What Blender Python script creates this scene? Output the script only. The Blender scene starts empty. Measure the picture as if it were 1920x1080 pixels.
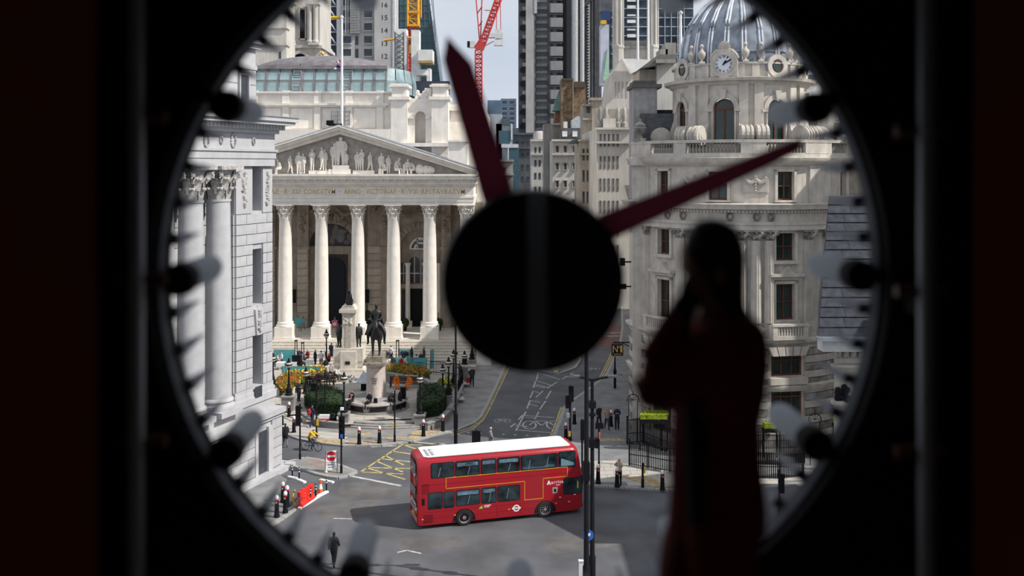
import bpy, bmesh, math, random
from mathutils import Vector, Matrix
RND = random.Random(11)
SC = bpy.context.scene
COL = SC.collection
PI = math.pi
# ---------------------------------------------------------------- camera, sky, sun, exposure
F, H, YH = 1800.0, 20.5, 310.0          # focal length in pixels, eye height above the street, horizon row
cd = bpy.data.cameras.new('camera')
cam = bpy.data.objects.new('camera', cd)
COL.objects.link(cam)
cam.location = (0, 0, H)
cam.rotation_euler = (PI / 2, 0, 0)
cd.sensor_width = 36.0
cd.lens = 36.0 * F / 1920.0
cd.shift_y = -(540.0 - YH) / 1920.0
cd.clip_start, cd.clip_end = 0.05, 3000
cd.dof.use_dof = True
cd.dof.focus_distance = 76.0
cd.dof.aperture_fstop = 1.02
SC.camera = cam
SC.view_settings.view_transform = 'Standard'
SC.view_settings.look = 'None'
SC.view_settings.gamma = 1.0
SC.view_settings.use_curve_mapping = False
SC.view_settings.exposure = 0.0
try:
    SC.cycles.use_denoising = True
    SC.cycles.max_bounces = 8
    SC.cycles.transparent_max_bounces = 12
except Exception:
    pass

def make_world():
    w = bpy.data.worlds.new('sky')
    SC.world = w
    w.use_nodes = True
    nt = w.node_tree
    nt.nodes.clear()
    out = nt.nodes.new('ShaderNodeOutputWorld')
    bg = nt.nodes.new('ShaderNodeBackground')
    tc = nt.nodes.new('ShaderNodeTexCoord')
    mp = nt.nodes.new('ShaderNodeMapping')
    mp.inputs['Scale'].default_value = (1.0, 1.0, 2.6)
    nz = nt.nodes.new('ShaderNodeTexNoise')
    nz.inputs['Scale'].default_value = 2.4
    nz.inputs['Detail'].default_value = 6
    nz.inputs['Roughness'].default_value = 0.55
    cr = nt.nodes.new('ShaderNodeValToRGB')
    cr.color_ramp.elements[0].position = 0.36
    cr.color_ramp.elements[0].color = (0.60, 0.675, 0.80, 1)
    cr.color_ramp.elements[1].position = 0.66
    cr.color_ramp.elements[1].color = (0.80, 0.83, 0.88, 1)
    nt.links.new(tc.outputs['Generated'], mp.inputs['Vector'])
    nt.links.new(mp.outputs['Vector'], nz.inputs['Vector'])
    nt.links.new(nz.outputs['Fac'], cr.inputs['Fac'])
    nt.links.new(cr.outputs['Color'], bg.inputs['Color'])
    bg.inputs['Strength'].default_value = 0.98
    nt.links.new(bg.outputs['Background'], out.inputs['Surface'])
make_world()
SUN_DIR = Vector((0.68, -0.21, 0.70)).normalized()
sl = bpy.data.lights.new('sun', 'SUN')
sl.energy = 4.9
sl.angle = 0.009
sl.color = (1.0, 0.955, 0.89)
so = bpy.data.objects.new('sun', sl)
so.location = (60, -10, 90)
so.rotation_euler = SUN_DIR.to_track_quat('Z', 'Y').to_euler()
COL.objects.link(so)

# ---------------------------------------------------------------- photograph -> place
def PX(px, D): return (px - 960.0) / F * D
def PZ(py, D): return H - (py - YH) / F * D
def GD(py, z=0.0): return (H - z) * F / (py - YH)
def G(px, py, z=0.0):
    D = GD(py, z)
    return Vector((PX(px, D), D, z))

# ---------------------------------------------------------------- materials
MATS = {}
def M(name, col, rough=0.8, metal=0.0, var=0.10, scale=2.0, bump=0.0, spec=0.3, rand=0.0, streak=0.0, dark=None, emit=0.0, alpha=1.0):
    if name in MATS: return MATS[name]
    m = bpy.data.materials.new(name)
    m.use_nodes = True
    nt = m.node_tree
    b = nt.nodes['Principled BSDF']
    b.inputs['Roughness'].default_value = rough
    b.inputs['Metallic'].default_value = metal
    b.inputs['Specular IOR Level'].default_value = spec
    c = (col[0], col[1], col[2], 1)
    tc = nt.nodes.new('ShaderNodeTexCoord')
    nz = nt.nodes.new('ShaderNodeTexNoise')
    nz.inputs['Scale'].default_value = scale
    nz.inputs['Detail'].default_value = 5
    nt.links.new(tc.outputs['Object'], nz.inputs['Vector'])
    mx = nt.nodes.new('ShaderNodeMix')
    mx.data_type = 'RGBA'
    d = dark if dark else tuple(max(0, x * (1 - 2 * var)) for x in col)
    mx.inputs[6].default_value = (d[0], d[1], d[2], 1)
    mx.inputs[7].default_value = tuple(min(1, x * (1 + var)) for x in col) + (1,)
    rp = nt.nodes.new('ShaderNodeMapRange')
    rp.inputs[1].default_value = 0.32
    rp.inputs[2].default_value = 0.68
    nt.links.new(nz.outputs['Fac'], rp.inputs[0])
    nt.links.new(rp.outputs[0], mx.inputs[0])
    last = mx.outputs[2]
    if streak > 0:
        mp = nt.nodes.new('ShaderNodeMapping')
        mp.inputs['Scale'].default_value = (1.6, 1.6, 0.18)
        n2 = nt.nodes.new('ShaderNodeTexNoise')
        n2.inputs['Scale'].default_value = 1.5
        n2.inputs['Detail'].default_value = 4
        nt.links.new(tc.outputs['Object'], mp.inputs['Vector'])
        nt.links.new(mp.outputs['Vector'], n2.inputs['Vector'])
        r2 = nt.nodes.new('ShaderNodeMapRange')
        r2.inputs[1].default_value = 0.35
        r2.inputs[2].default_value = 0.62
        r2.inputs[3].default_value = 1 - streak
        r2.inputs[4].default_value = 1.0
        nt.links.new(n2.outputs['Fac'], r2.inputs[0])
        hv = nt.nodes.new('ShaderNodeHueSaturation')
        nt.links.new(r2.outputs[0], hv.inputs['Value'])
        nt.links.new(last, hv.inputs['Color'])
        last = hv.outputs['Color']
    if rand > 0:
        oi = nt.nodes.new('ShaderNodeObjectInfo')
        r3 = nt.nodes.new('ShaderNodeMapRange')
        r3.inputs[3].default_value = 1 - rand
        r3.inputs[4].default_value = 1 + rand
        nt.links.new(oi.outputs['Random'], r3.inputs[0])
        h3 = nt.nodes.new('ShaderNodeHueSaturation')
        nt.links.new(r3.outputs[0], h3.inputs['Value'])
        nt.links.new(last, h3.inputs['Color'])
        last = h3.outputs['Color']
    nt.links.new(last, b.inputs['Base Color'])
    if bump > 0:
        bp = nt.nodes.new('ShaderNodeBump')
        bp.inputs['Strength'].default_value = bump
        bp.inputs['Distance'].default_value = 0.05
        nt.links.new(nz.outputs['Fac'], bp.inputs['Height'])
        nt.links.new(bp.outputs['Normal'], b.inputs['Normal'])
    if emit > 0:
        b.inputs['Emission Color'].default_value = c
        b.inputs['Emission Strength'].default_value = emit
    MATS[name] = m
    return m

def glass_pane(name, alpha, tint=(1, 1, 1), gloss=0.06, rough=0.02):
    m = bpy.data.materials.new(name)
    m.use_nodes = True
    nt = m.node_tree
    nt.nodes.clear()
    o = nt.nodes.new('ShaderNodeOutputMaterial')
    t = nt.nodes.new('ShaderNodeBsdfTransparent')
    t.inputs['Color'].default_value = tint + (1,)
    g = nt.nodes.new('ShaderNodeBsdfGlossy')
    g.inputs['Roughness'].default_value = rough
    mx = nt.nodes.new('ShaderNodeMixShader')
    mx.inputs[0].default_value = gloss
    nt.links.new(t.outputs[0], mx.inputs[1])
    nt.links.new(g.outputs[0], mx.inputs[2])
    nt.links.new(mx.outputs[0], o.inputs['Surface'])
    MATS[name] = m
    return m

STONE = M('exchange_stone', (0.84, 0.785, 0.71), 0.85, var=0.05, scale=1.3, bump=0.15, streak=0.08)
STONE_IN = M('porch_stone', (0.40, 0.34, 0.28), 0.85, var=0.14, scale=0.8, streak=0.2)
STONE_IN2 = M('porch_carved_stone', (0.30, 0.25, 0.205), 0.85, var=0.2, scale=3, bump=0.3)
STONE_W = M('bank_stone', (0.46, 0.46, 0.475), 0.85, var=0.04, scale=1.6, bump=0.1, streak=0.06, rand=0.04)
STONE_WD = M('bank_carved_stone', (0.46, 0.44, 0.42), 0.85, var=0.25, scale=4, bump=0.3)
STONE_B = M('corner_stone', (0.57, 0.525, 0.465), 0.85, var=0.08, scale=1.5, bump=0.15, streak=0.16, rand=0.04)
STONE_BD = M('corner_stone_weathered', (0.36, 0.335, 0.30), 0.9, var=0.3, scale=1.6, bump=0.3, streak=0.35, rand=0.08)
STONE_L = M('memorial_stone', (0.66, 0.61, 0.53), 0.85, var=0.08, scale=2, streak=0.1)
GRANITE = M('pink_granite', (0.64, 0.54, 0.50), 0.6, var=0.08, scale=6)
LEAD = M('roof_lead', (0.26, 0.28, 0.32), 0.55, metal=0.3, var=0.12, scale=1.2)
LEAD_L = M('roof_lead_light', (0.66, 0.69, 0.74), 0.55, metal=0.1, var=0.1, scale=1.2)
LEAD_V = M('vault_lead', (0.19, 0.175, 0.185), 0.6, var=0.15, scale=1.2)
BLACK = M('black_iron', (0.009, 0.009, 0.011), 0.6, var=0.1, spec=0.15)
BLACKP = M('black_paint', (0.009, 0.009, 0.012), 0.6, var=0.1, spec=0.15)
BRONZE = M('dark_bronze', (0.028, 0.028, 0.028), 0.45, metal=0.4, var=0.25, scale=4, spec=0.5)
GLASSD = M('dark_window_glass', (0.022, 0.045, 0.043), 0.08, var=0.3, scale=0.7, spec=0.6)
GLASSB = M('blue_window_glass', (0.03, 0.045, 0.06), 0.1, var=0.3, scale=0.7, spec=0.6)
WOODF = M('brown_window_frame', (0.13, 0.05, 0.03), 0.6, var=0.15)
WHITE = M('white_paint', (0.80, 0.80, 0.80), 0.5, var=0.04)
RED = M('red_paint', (0.45, 0.012, 0.02), 0.3, var=0.05, scale=1, spec=0.5)
GOLD = M('gold_leaf', (0.74, 0.50, 0.19), 0.45, var=0.05)
YELLOW = M('yellow_paint', (0.75, 0.45, 0.02), 0.5, var=0.06)
ORANGE = M('orange_cloth', (0.90, 0.20, 0.015), 0.8, var=0.1)
TEAL = M('teal_canvas', (0.10, 0.38, 0.40), 0.8, var=0.08)
GREENH = M('hedge_green', (0.022, 0.045, 0.014), 0.9, var=0.4, scale=5)
LIMEH = M('box_plant_green', (0.26, 0.33, 0.02), 0.9, var=0.3, scale=6)

# ---------------------------------------------------------------- mesh builder
class MB:
    def __init__(s):
        s.v, s.f, s.mi, s.sm = [], [], [], []
        s.m = 0
        s.X = None
    def add(s, vs, fs, smooth=False):
        n = len(s.v)
        if s.X is not None:
            vs = [s.X @ Vector(p) for p in vs]
        s.v.extend([tuple(p) for p in vs])
        for f in fs:
            s.f.append(tuple(i + n for i in f))
            s.mi.append(s.m)
            s.sm.append(smooth)
        return s
    def box(s, x0, x1, y0, y1, z0, z1):
        vs = [(x0, y0, z0), (x1, y0, z0), (x1, y1, z0), (x0, y1, z0), (x0, y0, z1), (x1, y0, z1), (x1, y1, z1), (x0, y1, z1)]
        return s.add(vs, [(3, 2, 1, 0), (4, 5, 6, 7), (0, 1, 5, 4), (1, 2, 6, 5), (2, 3, 7, 6), (3, 0, 4, 7)])
    def cbox(s, cx, cy, cz, sx, sy, sz, rz=0.0):
        c, n = math.cos(rz), math.sin(rz)
        vs = []
        for dz in (-.5, .5):
            for dx, dy in ((-.5, -.5), (.5, -.5), (.5, .5), (-.5, .5)):
                a, b = dx * sx, dy * sy
                vs.append((cx + a * c - b * n, cy + a * n + b * c, cz + dz * sz))
        return s.add(vs, [(3, 2, 1, 0), (4, 5, 6, 7), (0, 1, 5, 4), (1, 2, 6, 5), (2, 3, 7, 6), (3, 0, 4, 7)])
    def prism(s, poly, z0, z1):           # outline in plan, counter-clockwise
        n = len(poly)
        vs = [(x, y, z0) for x, y in poly] + [(x, y, z1) for x, y in poly]
        fs = [tuple(range(n - 1, -1, -1)), tuple(range(n, 2 * n))]
        fs += [(i, (i + 1) % n, n + (i + 1) % n, n + i) for i in range(n)]
        return s.add(vs, fs)
    def prism_y(s, poly, y0, y1):         # outline in elevation (x, z), counter-clockwise seen from -y
        n = len(poly)
        vs = [(x, y0, z) for x, z in poly] + [(x, y1, z) for x, z in poly]
        fs = [tuple(range(n)), tuple(range(2 * n - 1, n - 1, -1))]
        fs += [(i, n + i, n + (i + 1) % n, (i + 1) % n) for i in range(n)]
        return s.add(vs, fs)
    def prism_x(s, poly, x0, x1):         # outline (y, z)
        n = len(poly)
        vs = [(x0, y, z) for y, z in poly] + [(x1, y, z) for y, z in poly]
        fs = [tuple(range(n)), tuple(range(2 * n - 1, n - 1, -1))]
        fs += [(i, n + i, n + (i + 1) % n, (i + 1) % n) for i in range(n)]
        return s.add(vs, fs)
    def lathe(s, prof, cx=0, cy=0, n=16, a0=0.0, a1=2 * PI, smooth=True, sy=1.0, caps=True):
        full = abs(a1 - a0 - 2 * PI) < 1e-6
        k = n if full else n + 1
        vs = []
        for r, z in prof:
            for i in range(k):
                a = a0 + (a1 - a0) * i / n
                vs.append((cx + r * math.cos(a), cy + r * math.sin(a) * sy, z))
        fs = []
        for j in range(len(prof) - 1):
            for i in range(n):
                i2 = (i + 1) % k
                fs.append((j * k + i, j * k + i2, (j + 1) * k + i2, (j + 1) * k + i))
        s.add(vs, fs, smooth)
        if full and caps:
            m = len(prof)
            if prof[0][0] > 1e-4: s.add(vs[:k], [tuple(range(k - 1, -1, -1))])
            if prof[-1][0] > 1e-4: s.add(vs[(m - 1) * k:], [tuple(range(k))])
        return s
    def tube(s, pts, r, n=6, smooth=True):
        pts = [Vector(p) for p in pts]
        rs = r if isinstance(r, (list, tuple)) else [r] * len(pts)
        vs = []
        for i, p in enumerate(pts):
            d = (pts[min(i + 1, len(pts) - 1)] - pts[max(i - 1, 0)])
            d = d.normalized() if d.length > 1e-9 else Vector((0, 0, 1))
            up = Vector((0, 0, 1)) if abs(d.z) < 0.9 else Vector((1, 0, 0))
            a = d.cross(up).normalized()
            b = d.cross(a)
            for k in range(n):
                t = 2 * PI * k / n
                vs.append(p + a * (rs[i] * math.cos(t)) + b * (rs[i] * math.sin(t)))
        fs = []
        for i in range(len(pts) - 1):
            for k in range(n):
                fs.append((i * n + k, (i + 1) * n + k, (i + 1) * n + (k + 1) % n, i * n + (k + 1) % n))
        s.add(vs, fs, smooth)
        s.add(vs[:n], [tuple(range(n))])
        s.add(vs[-n:], [tuple(range(n - 1, -1, -1))])
        return s
    def ball(s, c, r, n=10, m=6):
        rx, ry, rz = r if isinstance(r, (list, tuple)) else (r, r, r)
        vs = [(c[0], c[1], c[2] - rz)]
        for j in range(1, m):
            t = -PI / 2 + PI * j / m
            for i in range(n):
                a = 2 * PI * i / n
                vs.append((c[0] + rx * math.cos(t) * math.cos(a), c[1] + ry * math.cos(t) * math.sin(a), c[2] + rz * math.sin(t)))
        vs.append((c[0], c[1], c[2] + rz))
        fs = [(0, 1 + (i + 1) % n, 1 + i) for i in range(n)]
        for j in range(m - 2):
            for i in range(n):
                a, b = 1 + j * n + i, 1 + j * n + (i + 1) % n
                fs.append((a, b, b + n, a + n))
        L = len(vs) - 1
        fs += [(L, 1 + (m - 2) * n + i, 1 + (m - 2) * n + (i + 1) % n) for i in range(n)]
        return s.add(vs, fs, True)
    def mesh(s, name, mats):
        me = bpy.data.meshes.new(name)
        me.from_pydata(s.v, [], s.f)
        if not isinstance(mats, (list, tuple)): mats = [mats]
        for m in mats: me.materials.append(m)
        me.polygons.foreach_set('material_index', s.mi)
        me.polygons.foreach_set('use_smooth', s.sm)
        me.update()
        if any(s.sm):
            me.set_sharp_from_angle(angle=0.7)
        return me
    def build(s, name, mats, parent=None, kind=None, local=False, label=None):
        if parent is not None and not local:
            iv = INV.get(parent.name)
            if iv is not None:
                s.v = [tuple(iv @ Vector(p)) for p in s.v]
        o = link(name, s.mesh(name, mats), parent)
        if kind: o['kind'] = kind
        if label: o['label'] = label
        return o

INV = {}
def link(name, data, parent=None, loc=None, rot=None, scl=None):
    o = bpy.data.objects.new(name, data)
    COL.objects.link(o)
    if parent is not None:
        o.parent = parent
        if parent.name in INV and loc is None: INV[o.name] = INV[parent.name]
    if loc is not None: o.location = loc
    if rot is not None: o.rotation_euler = rot
    if scl is not None: o.scale = scl
    return o
def tag(o, label, cat, group=None):
    o['label'] = label
    o['category'] = cat
    if group: o['group'] = group
    return o
def thing(name, label, cat, loc=(0, 0, 0), rz=0.0, group=None):
    o = bpy.data.objects.new(name, None)
    COL.objects.link(o)
    o.empty_display_size = 0.2
    o.location = loc
    o.rotation_euler = (0, 0, rz)
    INV[o.name] = (Matrix.Translation(Vector(loc)) @ Matrix.Rotation(rz, 4, 'Z')).inverted()
    return tag(o, label, cat, group)
def copy_tree(root, loc, rz=None, label=None):
    kids = {}
    r = root.copy()
    COL.objects.link(r)
    r.location = loc
    if rz is not None: r.rotation_euler = (0, 0, rz)
    if label: r['label'] = label
    for ch in list(root.children):
        c = ch.copy()
        COL.objects.link(c)
        c.parent = r
        for g in list(ch.children):
            d = g.copy()
            COL.objects.link(d)
            d.parent = c
    return r
def at(parent, p):                       # a place in the world, as the parent sees it
    return INV[parent.name] @ Vector(p)
def marks(name, par, c, w, h, mat, n, dy=.006, kind=None):
    """a line of writing too small to read: n uneven strokes about the point c, upright and facing -y"""
    m = MB(); r = random.Random(int(w * 1e4) + n); x = c[0] - w / 2; s = w / n
    for k in range(n): m.box(x + k * s, x + k * s + s * r.uniform(.45, .8), c[1] - dy, c[1] + dy, c[2] - h / 2, c[2] + h * r.uniform(.2, .5))
    o = m.build(name, mat, par, 'stuff', local=True)
    return o
def text_mesh(name, body, mat, width=None, height=None, depth=0.01, bold=0.0):
    cu = bpy.data.curves.new(name, 'FONT')
    cu.body = body
    cu.size = 1.0
    cu.extrude = 0.0
    cu.offset = bold
    cu.space_character = 1.1
    cu.align_x = 'CENTER'
    cu.align_y = 'CENTER'
    cu.resolution_u = 2
    ob = bpy.data.objects.new(name, cu)
    COL.objects.link(ob)
    dg = bpy.context.evaluated_depsgraph_get()
    me = bpy.data.meshes.new_from_object(ob.evaluated_get(dg))
    bpy.data.objects.remove(ob)
    bpy.data.curves.remove(cu)
    xs = [v.co.x for v in me.vertices]
    ys = [v.co.y for v in me.vertices]
    w, h = max(xs) - min(xs), max(ys) - min(ys)
    sx = (width / w) if width else None
    sy = (height / h) if height else None
    if sx is None: sx = sy
    if sy is None: sy = sx
    cx, cy = (max(xs) + min(xs)) / 2, (max(ys) + min(ys)) / 2
    for v in me.vertices:
        v.co = Vector(((v.co.x - cx) * sx, 0.0, (v.co.y - cy) * sy))     # stands upright, faces -y
    bm = bmesh.new()
    bm.from_mesh(me)
    r = bmesh.ops.extrude_face_region(bm, geom=list(bm.faces))
    for e in r['geom']:
        if isinstance(e, bmesh.types.BMVert): e.co.y -= depth
    bmesh.ops.recalc_face_normals(bm, faces=bm.faces)
    bm.to_mesh(me)
    bm.free()
    me.materials.clear()
    me.materials.append(mat)
    me.name = name
    return me
# ================================================================ GROUND
ASPHALT = M('asphalt', (0.11, 0.112, 0.122), 0.85, var=0.16, scale=0.35, bump=0.1)
ASPHALT_P = M('asphalt_patch', (0.125, 0.12, 0.118), 0.9, var=0.15, scale=0.7)
PAVE = M('paving_stone', (0.26, 0.25, 0.24), 0.85, var=0.12, scale=0.8, bump=0.1, rand=0.06)
PAVE_G = M('grey_paving_stone', (0.20, 0.20, 0.205), 0.85, var=0.12, scale=0.8, rand=0.05)
KERB = M('granite_kerb', (0.36, 0.35, 0.34), 0.8, var=0.12, scale=3)
TACT = M('tactile_paving', (0.42, 0.32, 0.19), 0.85, var=0.2, scale=4)
LINEW = M('white_line_paint', (0.50, 0.50, 0.50), 0.8, var=0.25, scale=3)
LINEY = M('yellow_line_paint', (0.52, 0.42, 0.17), 0.8, var=0.25, scale=3)
REDROAD = M('red_asphalt', (0.16, 0.085, 0.085), 0.9, var=0.15)
def structure(o):
    o['kind'] = 'structure'
    return o
road = structure(MB().add([(-150, 25, 0), (150, 25, 0), (150, 700, 0), (-150, 700, 0)], [(0, 1, 2, 3)]).build('road', ASPHALT))
def gp(pts, z=0.0): return [tuple(G(x, y, z)[:2]) for x, y in pts]
def ccw(poly):
    a = sum(poly[i][0] * poly[(i + 1) % len(poly)][1] - poly[(i + 1) % len(poly)][0] * poly[i][1] for i in range(len(poly)))
    return poly if a > 0 else poly[::-1]
def strip(mb, p, q, w, z=0.006, h=0.004):
    p, q = Vector(p[:2]), Vector(q[:2])
    d = (q - p)
    L = d.length
    n = Vector((-d.y, d.x)) / L * (w / 2)
    vs = [(*(p - n), z), (*(q - n), z), (*(q + n), z), (*(p + n), z)]
    mb.add(vs, [(0, 1, 2, 3)])
def pavement(name, poly, z1, mat, kerbline=None):
    o = structure(MB().prism(ccw(poly), 0.0, z1).build(name, mat))
    if kerbline:                                     # kerb stones, one by one
        pts = [Vector(p) for p in kerbline]
        me = MB().box(-0.5, 0.5, -0.5, 0.5, -0.5, 0.5).mesh('kerb_stone', KERB)
        for a, b in zip(pts, pts[1:]):
            L = (b - a).length
            n = max(1, round(L / 1.1))
            ang = math.atan2(b.y - a.y, b.x - a.x)
            for i in range(n):
                c = a + (b - a) * ((i + .5) / n)
                link('kerb_stone', me, o, (c.x, c.y, z1 / 2 + 0.005), (0, 0, ang), (L / n - 0.03, 0.26, z1 + 0.012))
    return o
# plaza pavement in front of the exchange
kl = gp([(470, 778), (510, 799), (533, 813), (561, 823), (600, 831), (643, 836), (715, 835), (773, 828), (807, 818), (857, 806), (887, 794), (901, 783), (911, 764), (928, 730), (946, 689), (958, 655), (972, 610)], 0.06)
plaza_poly = kl + [(1.5, 150), (-75, 150), (-75, kl[0][1])]
pavement('pavement_plaza', plaza_poly, 0.12, PAVE, kl)
kr = gp([(1165, 560), (1167, 614), (1163, 643), (1152, 671), (1135, 707), (1100, 733), (1074, 751), (1059, 764), (1050, 790), (1039, 819), (1052, 860), (1092, 904), (1112, 911), (1200, 916), (1255, 919), (1430, 915), (1520, 905), (1640, 900)], 0.06)
pr = pavement('pavement_corner', kr + [(45, kr[-1][1]), (45, 150), (20, 150)], 0.12, PAVE_G, kr)
# sunlight on that pavement's front, put into paler slabs laid one by one
def slabs(parent, poly, z, mat, size=(1.0, 0.8), ang=0.0, name='paving_slab', cap=220):
    bb = ccw(poly)
    def inside(p):
        r = False
        for i in range(len(bb)):
            (x1, y1), (x2, y2) = bb[i], bb[(i + 1) % len(bb)]
            if (y1 > p[1]) != (y2 > p[1]) and p[0] < (x2 - x1) * (p[1] - y1) / (y2 - y1) + x1: r = not r
        return r
    me = MB().box(-0.5, 0.5, -0.5, 0.5, 0, 1).mesh(name, mat)
    xs = [p[0] for p in bb]; ys = [p[1] for p in bb]
    c, s_ = math.cos(ang), math.sin(ang)
    cx, cy = (min(xs) + max(xs)) / 2, (min(ys) + max(ys)) / 2
    R_ = max(max(xs) - min(xs), max(ys) - min(ys))
    n = 0
    j = -int(R_ / size[1])
    while j < R_ / size[1]:
        i = -int(R_ / size[0])
        while i < R_ / size[0]:
            u, v = (i + (0.5 if j % 2 else 0)) * size[0], j * size[1]
            p = (cx + u * c - v * s_, cy + u * s_ + v * c)
            if inside(p) and n < cap:
                link(name, me, parent, (p[0], p[1], z), (0, 0, ang), (size[0] - 0.025, size[1] - 0.025, 0.014 + RND.random() * 0.006))
                n += 1
            i += 1
        j += 1
PAVE_SUN = M('sunlit_paving_stone', (0.44, 0.41, 0.37), 0.85, var=0.1, scale=0.8, rand=0.07)  # paving tone raised to stand for sunlight
slabs(pr, gp([(1085, 862), (1100, 898), (1115, 905), (1250, 911), (1440, 907), (1500, 896), (1250, 885), (1178, 868)], 0.12), 0.12, PAVE_SUN, (1.1, 0.75), 0.03)
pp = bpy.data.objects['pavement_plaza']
slabs(pp, gp([(510, 795), (561, 817), (600, 825), (643, 829), (643, 818), (600, 806), (560, 786), (515, 770)], 0.12), 0.12, PAVE_SUN, (1.15, 0.8), -0.3)  # the sunlit strip of the plaza pavement, painted with the same paler slabs
for pts in ([(585, 828), (645, 833), (648, 826), (600, 822)], [(652, 833), (716, 832), (716, 827), (654, 826)], [(664, 814), (690, 810), (700, 813), (680, 817)], [(722, 823), (760, 822), (763, 819), (724, 820)], [(764, 823), (775, 807), (838, 806), (805, 815), (778, 823)]):
    MB().prism(ccw(gp(pts, 0.14)), 0.115, 0.140).build('tactile_paving', TACT, pp)
MB().prism(ccw(gp([(1160, 893), (1215, 893), (1262, 912), (1225, 913)], 0.14)), 0.125, 0.145).build('tactile_paving', TACT, pr)
MB().prism(ccw(gp([(1108, 822), (1170, 822), (1172, 827), (1106, 827)], 0.14)), 0.118, 0.135).build('tactile_paving', TACT, pr)
# traffic island with the no-entry board, and the fenced-off corner by the bank
isl = gp([(536, 866), (572, 858), (600, 862), (643, 874), (668, 884), (652, 892), (634, 895), (617, 893), (595, 888), (554, 874)], 0.1)
pavement('pavement_island', isl, 0.12, PAVE, isl + isl[:1])
MB().prism(ccw(gp([(572, 866), (600, 863), (622, 871), (595, 874)], 0.13)), 0.11, 0.128).build('patch', M('red_tarmac', (0.30, 0.21, 0.18), 0.9), bpy.data.objects['pavement_island'])
cor = gp([(470, 960), (505, 925), (541, 897), (530, 880), (450, 940), (440, 1000), (480, 1005), (524, 974), (545, 950)], 0.06)
pavement('pavement_bank', gp([(430, 985), (470, 1010), (500, 990), (530, 972), (548, 955), (520, 930), (538, 900), (515, 885), (470, 915), (430, 950)], 0.06), 0.1, PAVE_G, gp([(470, 1010), (500, 990), (530, 972), (552, 955)], 0.06))
mk = MB()
def line_white(*pts, w=0.16):
    m = MB()
    P = [G(x, y) for x, y in pts]
    for a, b in zip(P, P[1:]): strip(m, a, b, w)
    m.build('lane_marking', LINEW, road)
def line_yellow(*pts, w=0.14):
    m = MB()
    P = [G(x, y) for x, y in pts]
    for a, b in zip(P, P[1:]): strip(m, a, b, w)
    m.build('lane_marking', LINEY, road)
# white kerb of the fenced corner
for pts in ([(541, 895), (556, 899), (572, 906)], [(600, 901), (625, 906)], [(561, 955), (580, 943), (600, 930), (614, 923)]):
    m = MB()
    P = [G(x, y) for x, y in pts]
    for a, b in zip(P, P[1:]):
        d = b - a
        m.cbox(*((a + b) / 2 + Vector((0, 0, 0.05))), d.length, 0.22, 0.1, math.atan2(d.y, d.x))
    m.build('white_kerb', WHITE, road)
# stop line, yellow box, double yellows, hatching, cycle boxes
line_white((660, 893), (752, 911), w=0.25)
for a, b in (((676, 885), (752, 835)), ((687, 877), (790, 879)), ((687, 877), (760, 899)), ((706, 865), (755, 885)), ((712, 860), (800, 869)), ((722, 854), (757, 872)), ((735, 846), (800, 856)), ((752, 835), (835, 832)), ((752, 833), (790, 845)), ((676, 885), (756, 889))):
    line_yellow(a, b, w=0.16)
line_white((696, 838), (743, 836))
line_white((777, 829), (838, 834))
for off in (0, 4):
    line_yellow((845 + off, 812 + off), (881 + off, 803 + off * .6), (901 + off, 789), (914 + off, 766), (931 + off, 730), (950 + off, 690), w=0.12)
    line_yellow((1036 - off, 818), (1047 - off, 790), (1056 - off, 764), w=0.12)
    line_yellow((1128 - off, 709), (1144 - off, 676), (1153 - off, 657), w=0.12)
for a, b in (((968, 806), (1040, 812)), ((967, 808), (986, 772)), ((984, 779), (1039, 783)), ((1004, 697), (1050, 712)), ((1009, 700), (1006, 712)), ((1004, 715), (1000, 727)), ((1000, 733), (994, 746)), ((994, 751), (988, 766)),
             ((1003, 713), (1038, 724)), ((1006, 721), (1030, 728)), ((1002, 723), (1022, 728)), ((997, 733), (1014, 737)), ((1005, 745), (1018, 733)), ((993, 751), (1012, 754)), ((993, 758), (1008, 762)), ((1033, 733), (1024, 748)), ((1023, 752), (1012, 768)),
             ((1010, 772), (1003, 786)), ((1025, 728), (1045, 716)), ((1054, 711), (1075, 699)), ((957, 801), (966, 794)), ((972, 787), (980, 778)), ((967, 797), (990, 800)), ((985, 782), (1005, 784))):
    line_white(a, b, w=0.13)
for i in range(9):
    line_white((876 + 22 * i, 811 + i * 1.0), (880 + 22 * i, 812 + i * 1.0), w=0.2)
def bike(x, y, sc):
    c = G(x, y)
    m = MB()
    def ring(cx, cy, r):
        for k in range(14):
            a, b = 2 * PI * k / 14, 2 * PI * (k + 1) / 14
            strip(m, (cx + r * math.cos(a), cy + r * 2.2 * math.sin(a)), (cx + r * math.cos(b), cy + r * 2.2 * math.sin(b)), 0.1 * sc)
    ring(c.x - 0.75 * sc, c.y, 0.42 * sc); ring(c.x + 0.75 * sc, c.y, 0.42 * sc)
    q = [(-.75, 0), (-.35, 1.0), (.45, .9), (.75, 0)]
    for a, b in zip(q, q[1:]): strip(m, (c.x + a[0] * sc, c.y + a[1] * sc), (c.x + b[0] * sc, c.y + b[1] * sc), 0.1 * sc)
    strip(m, (c.x - .35 * sc, c.y + 1.0 * sc), (c.x, c.y - .1 * sc), 0.1 * sc)
    strip(m, (c.x, c.y - .1 * sc), (c.x + .45 * sc, c.y + .9 * sc), 0.1 * sc)
    m.build('cycle_marking', LINEW, road)
bike(1015, 797, 1.25); bike(942, 789, 0.55); bike(1113, 692, 0.55)
MB().prism(ccw(gp([(1118, 652), (1160, 652), (1164, 614), (1140, 600), (1128, 615)])), 0, 0.004).build('red_surface', REDROAD, road)
for x0, y0 in ((1137, 624), (1137, 630)):
    for k in range(6): line_white((x0 + k * 4.2, y0), (x0 + k * 4.2 + 2.4, y0 + 0.4), w=0.5)
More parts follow.
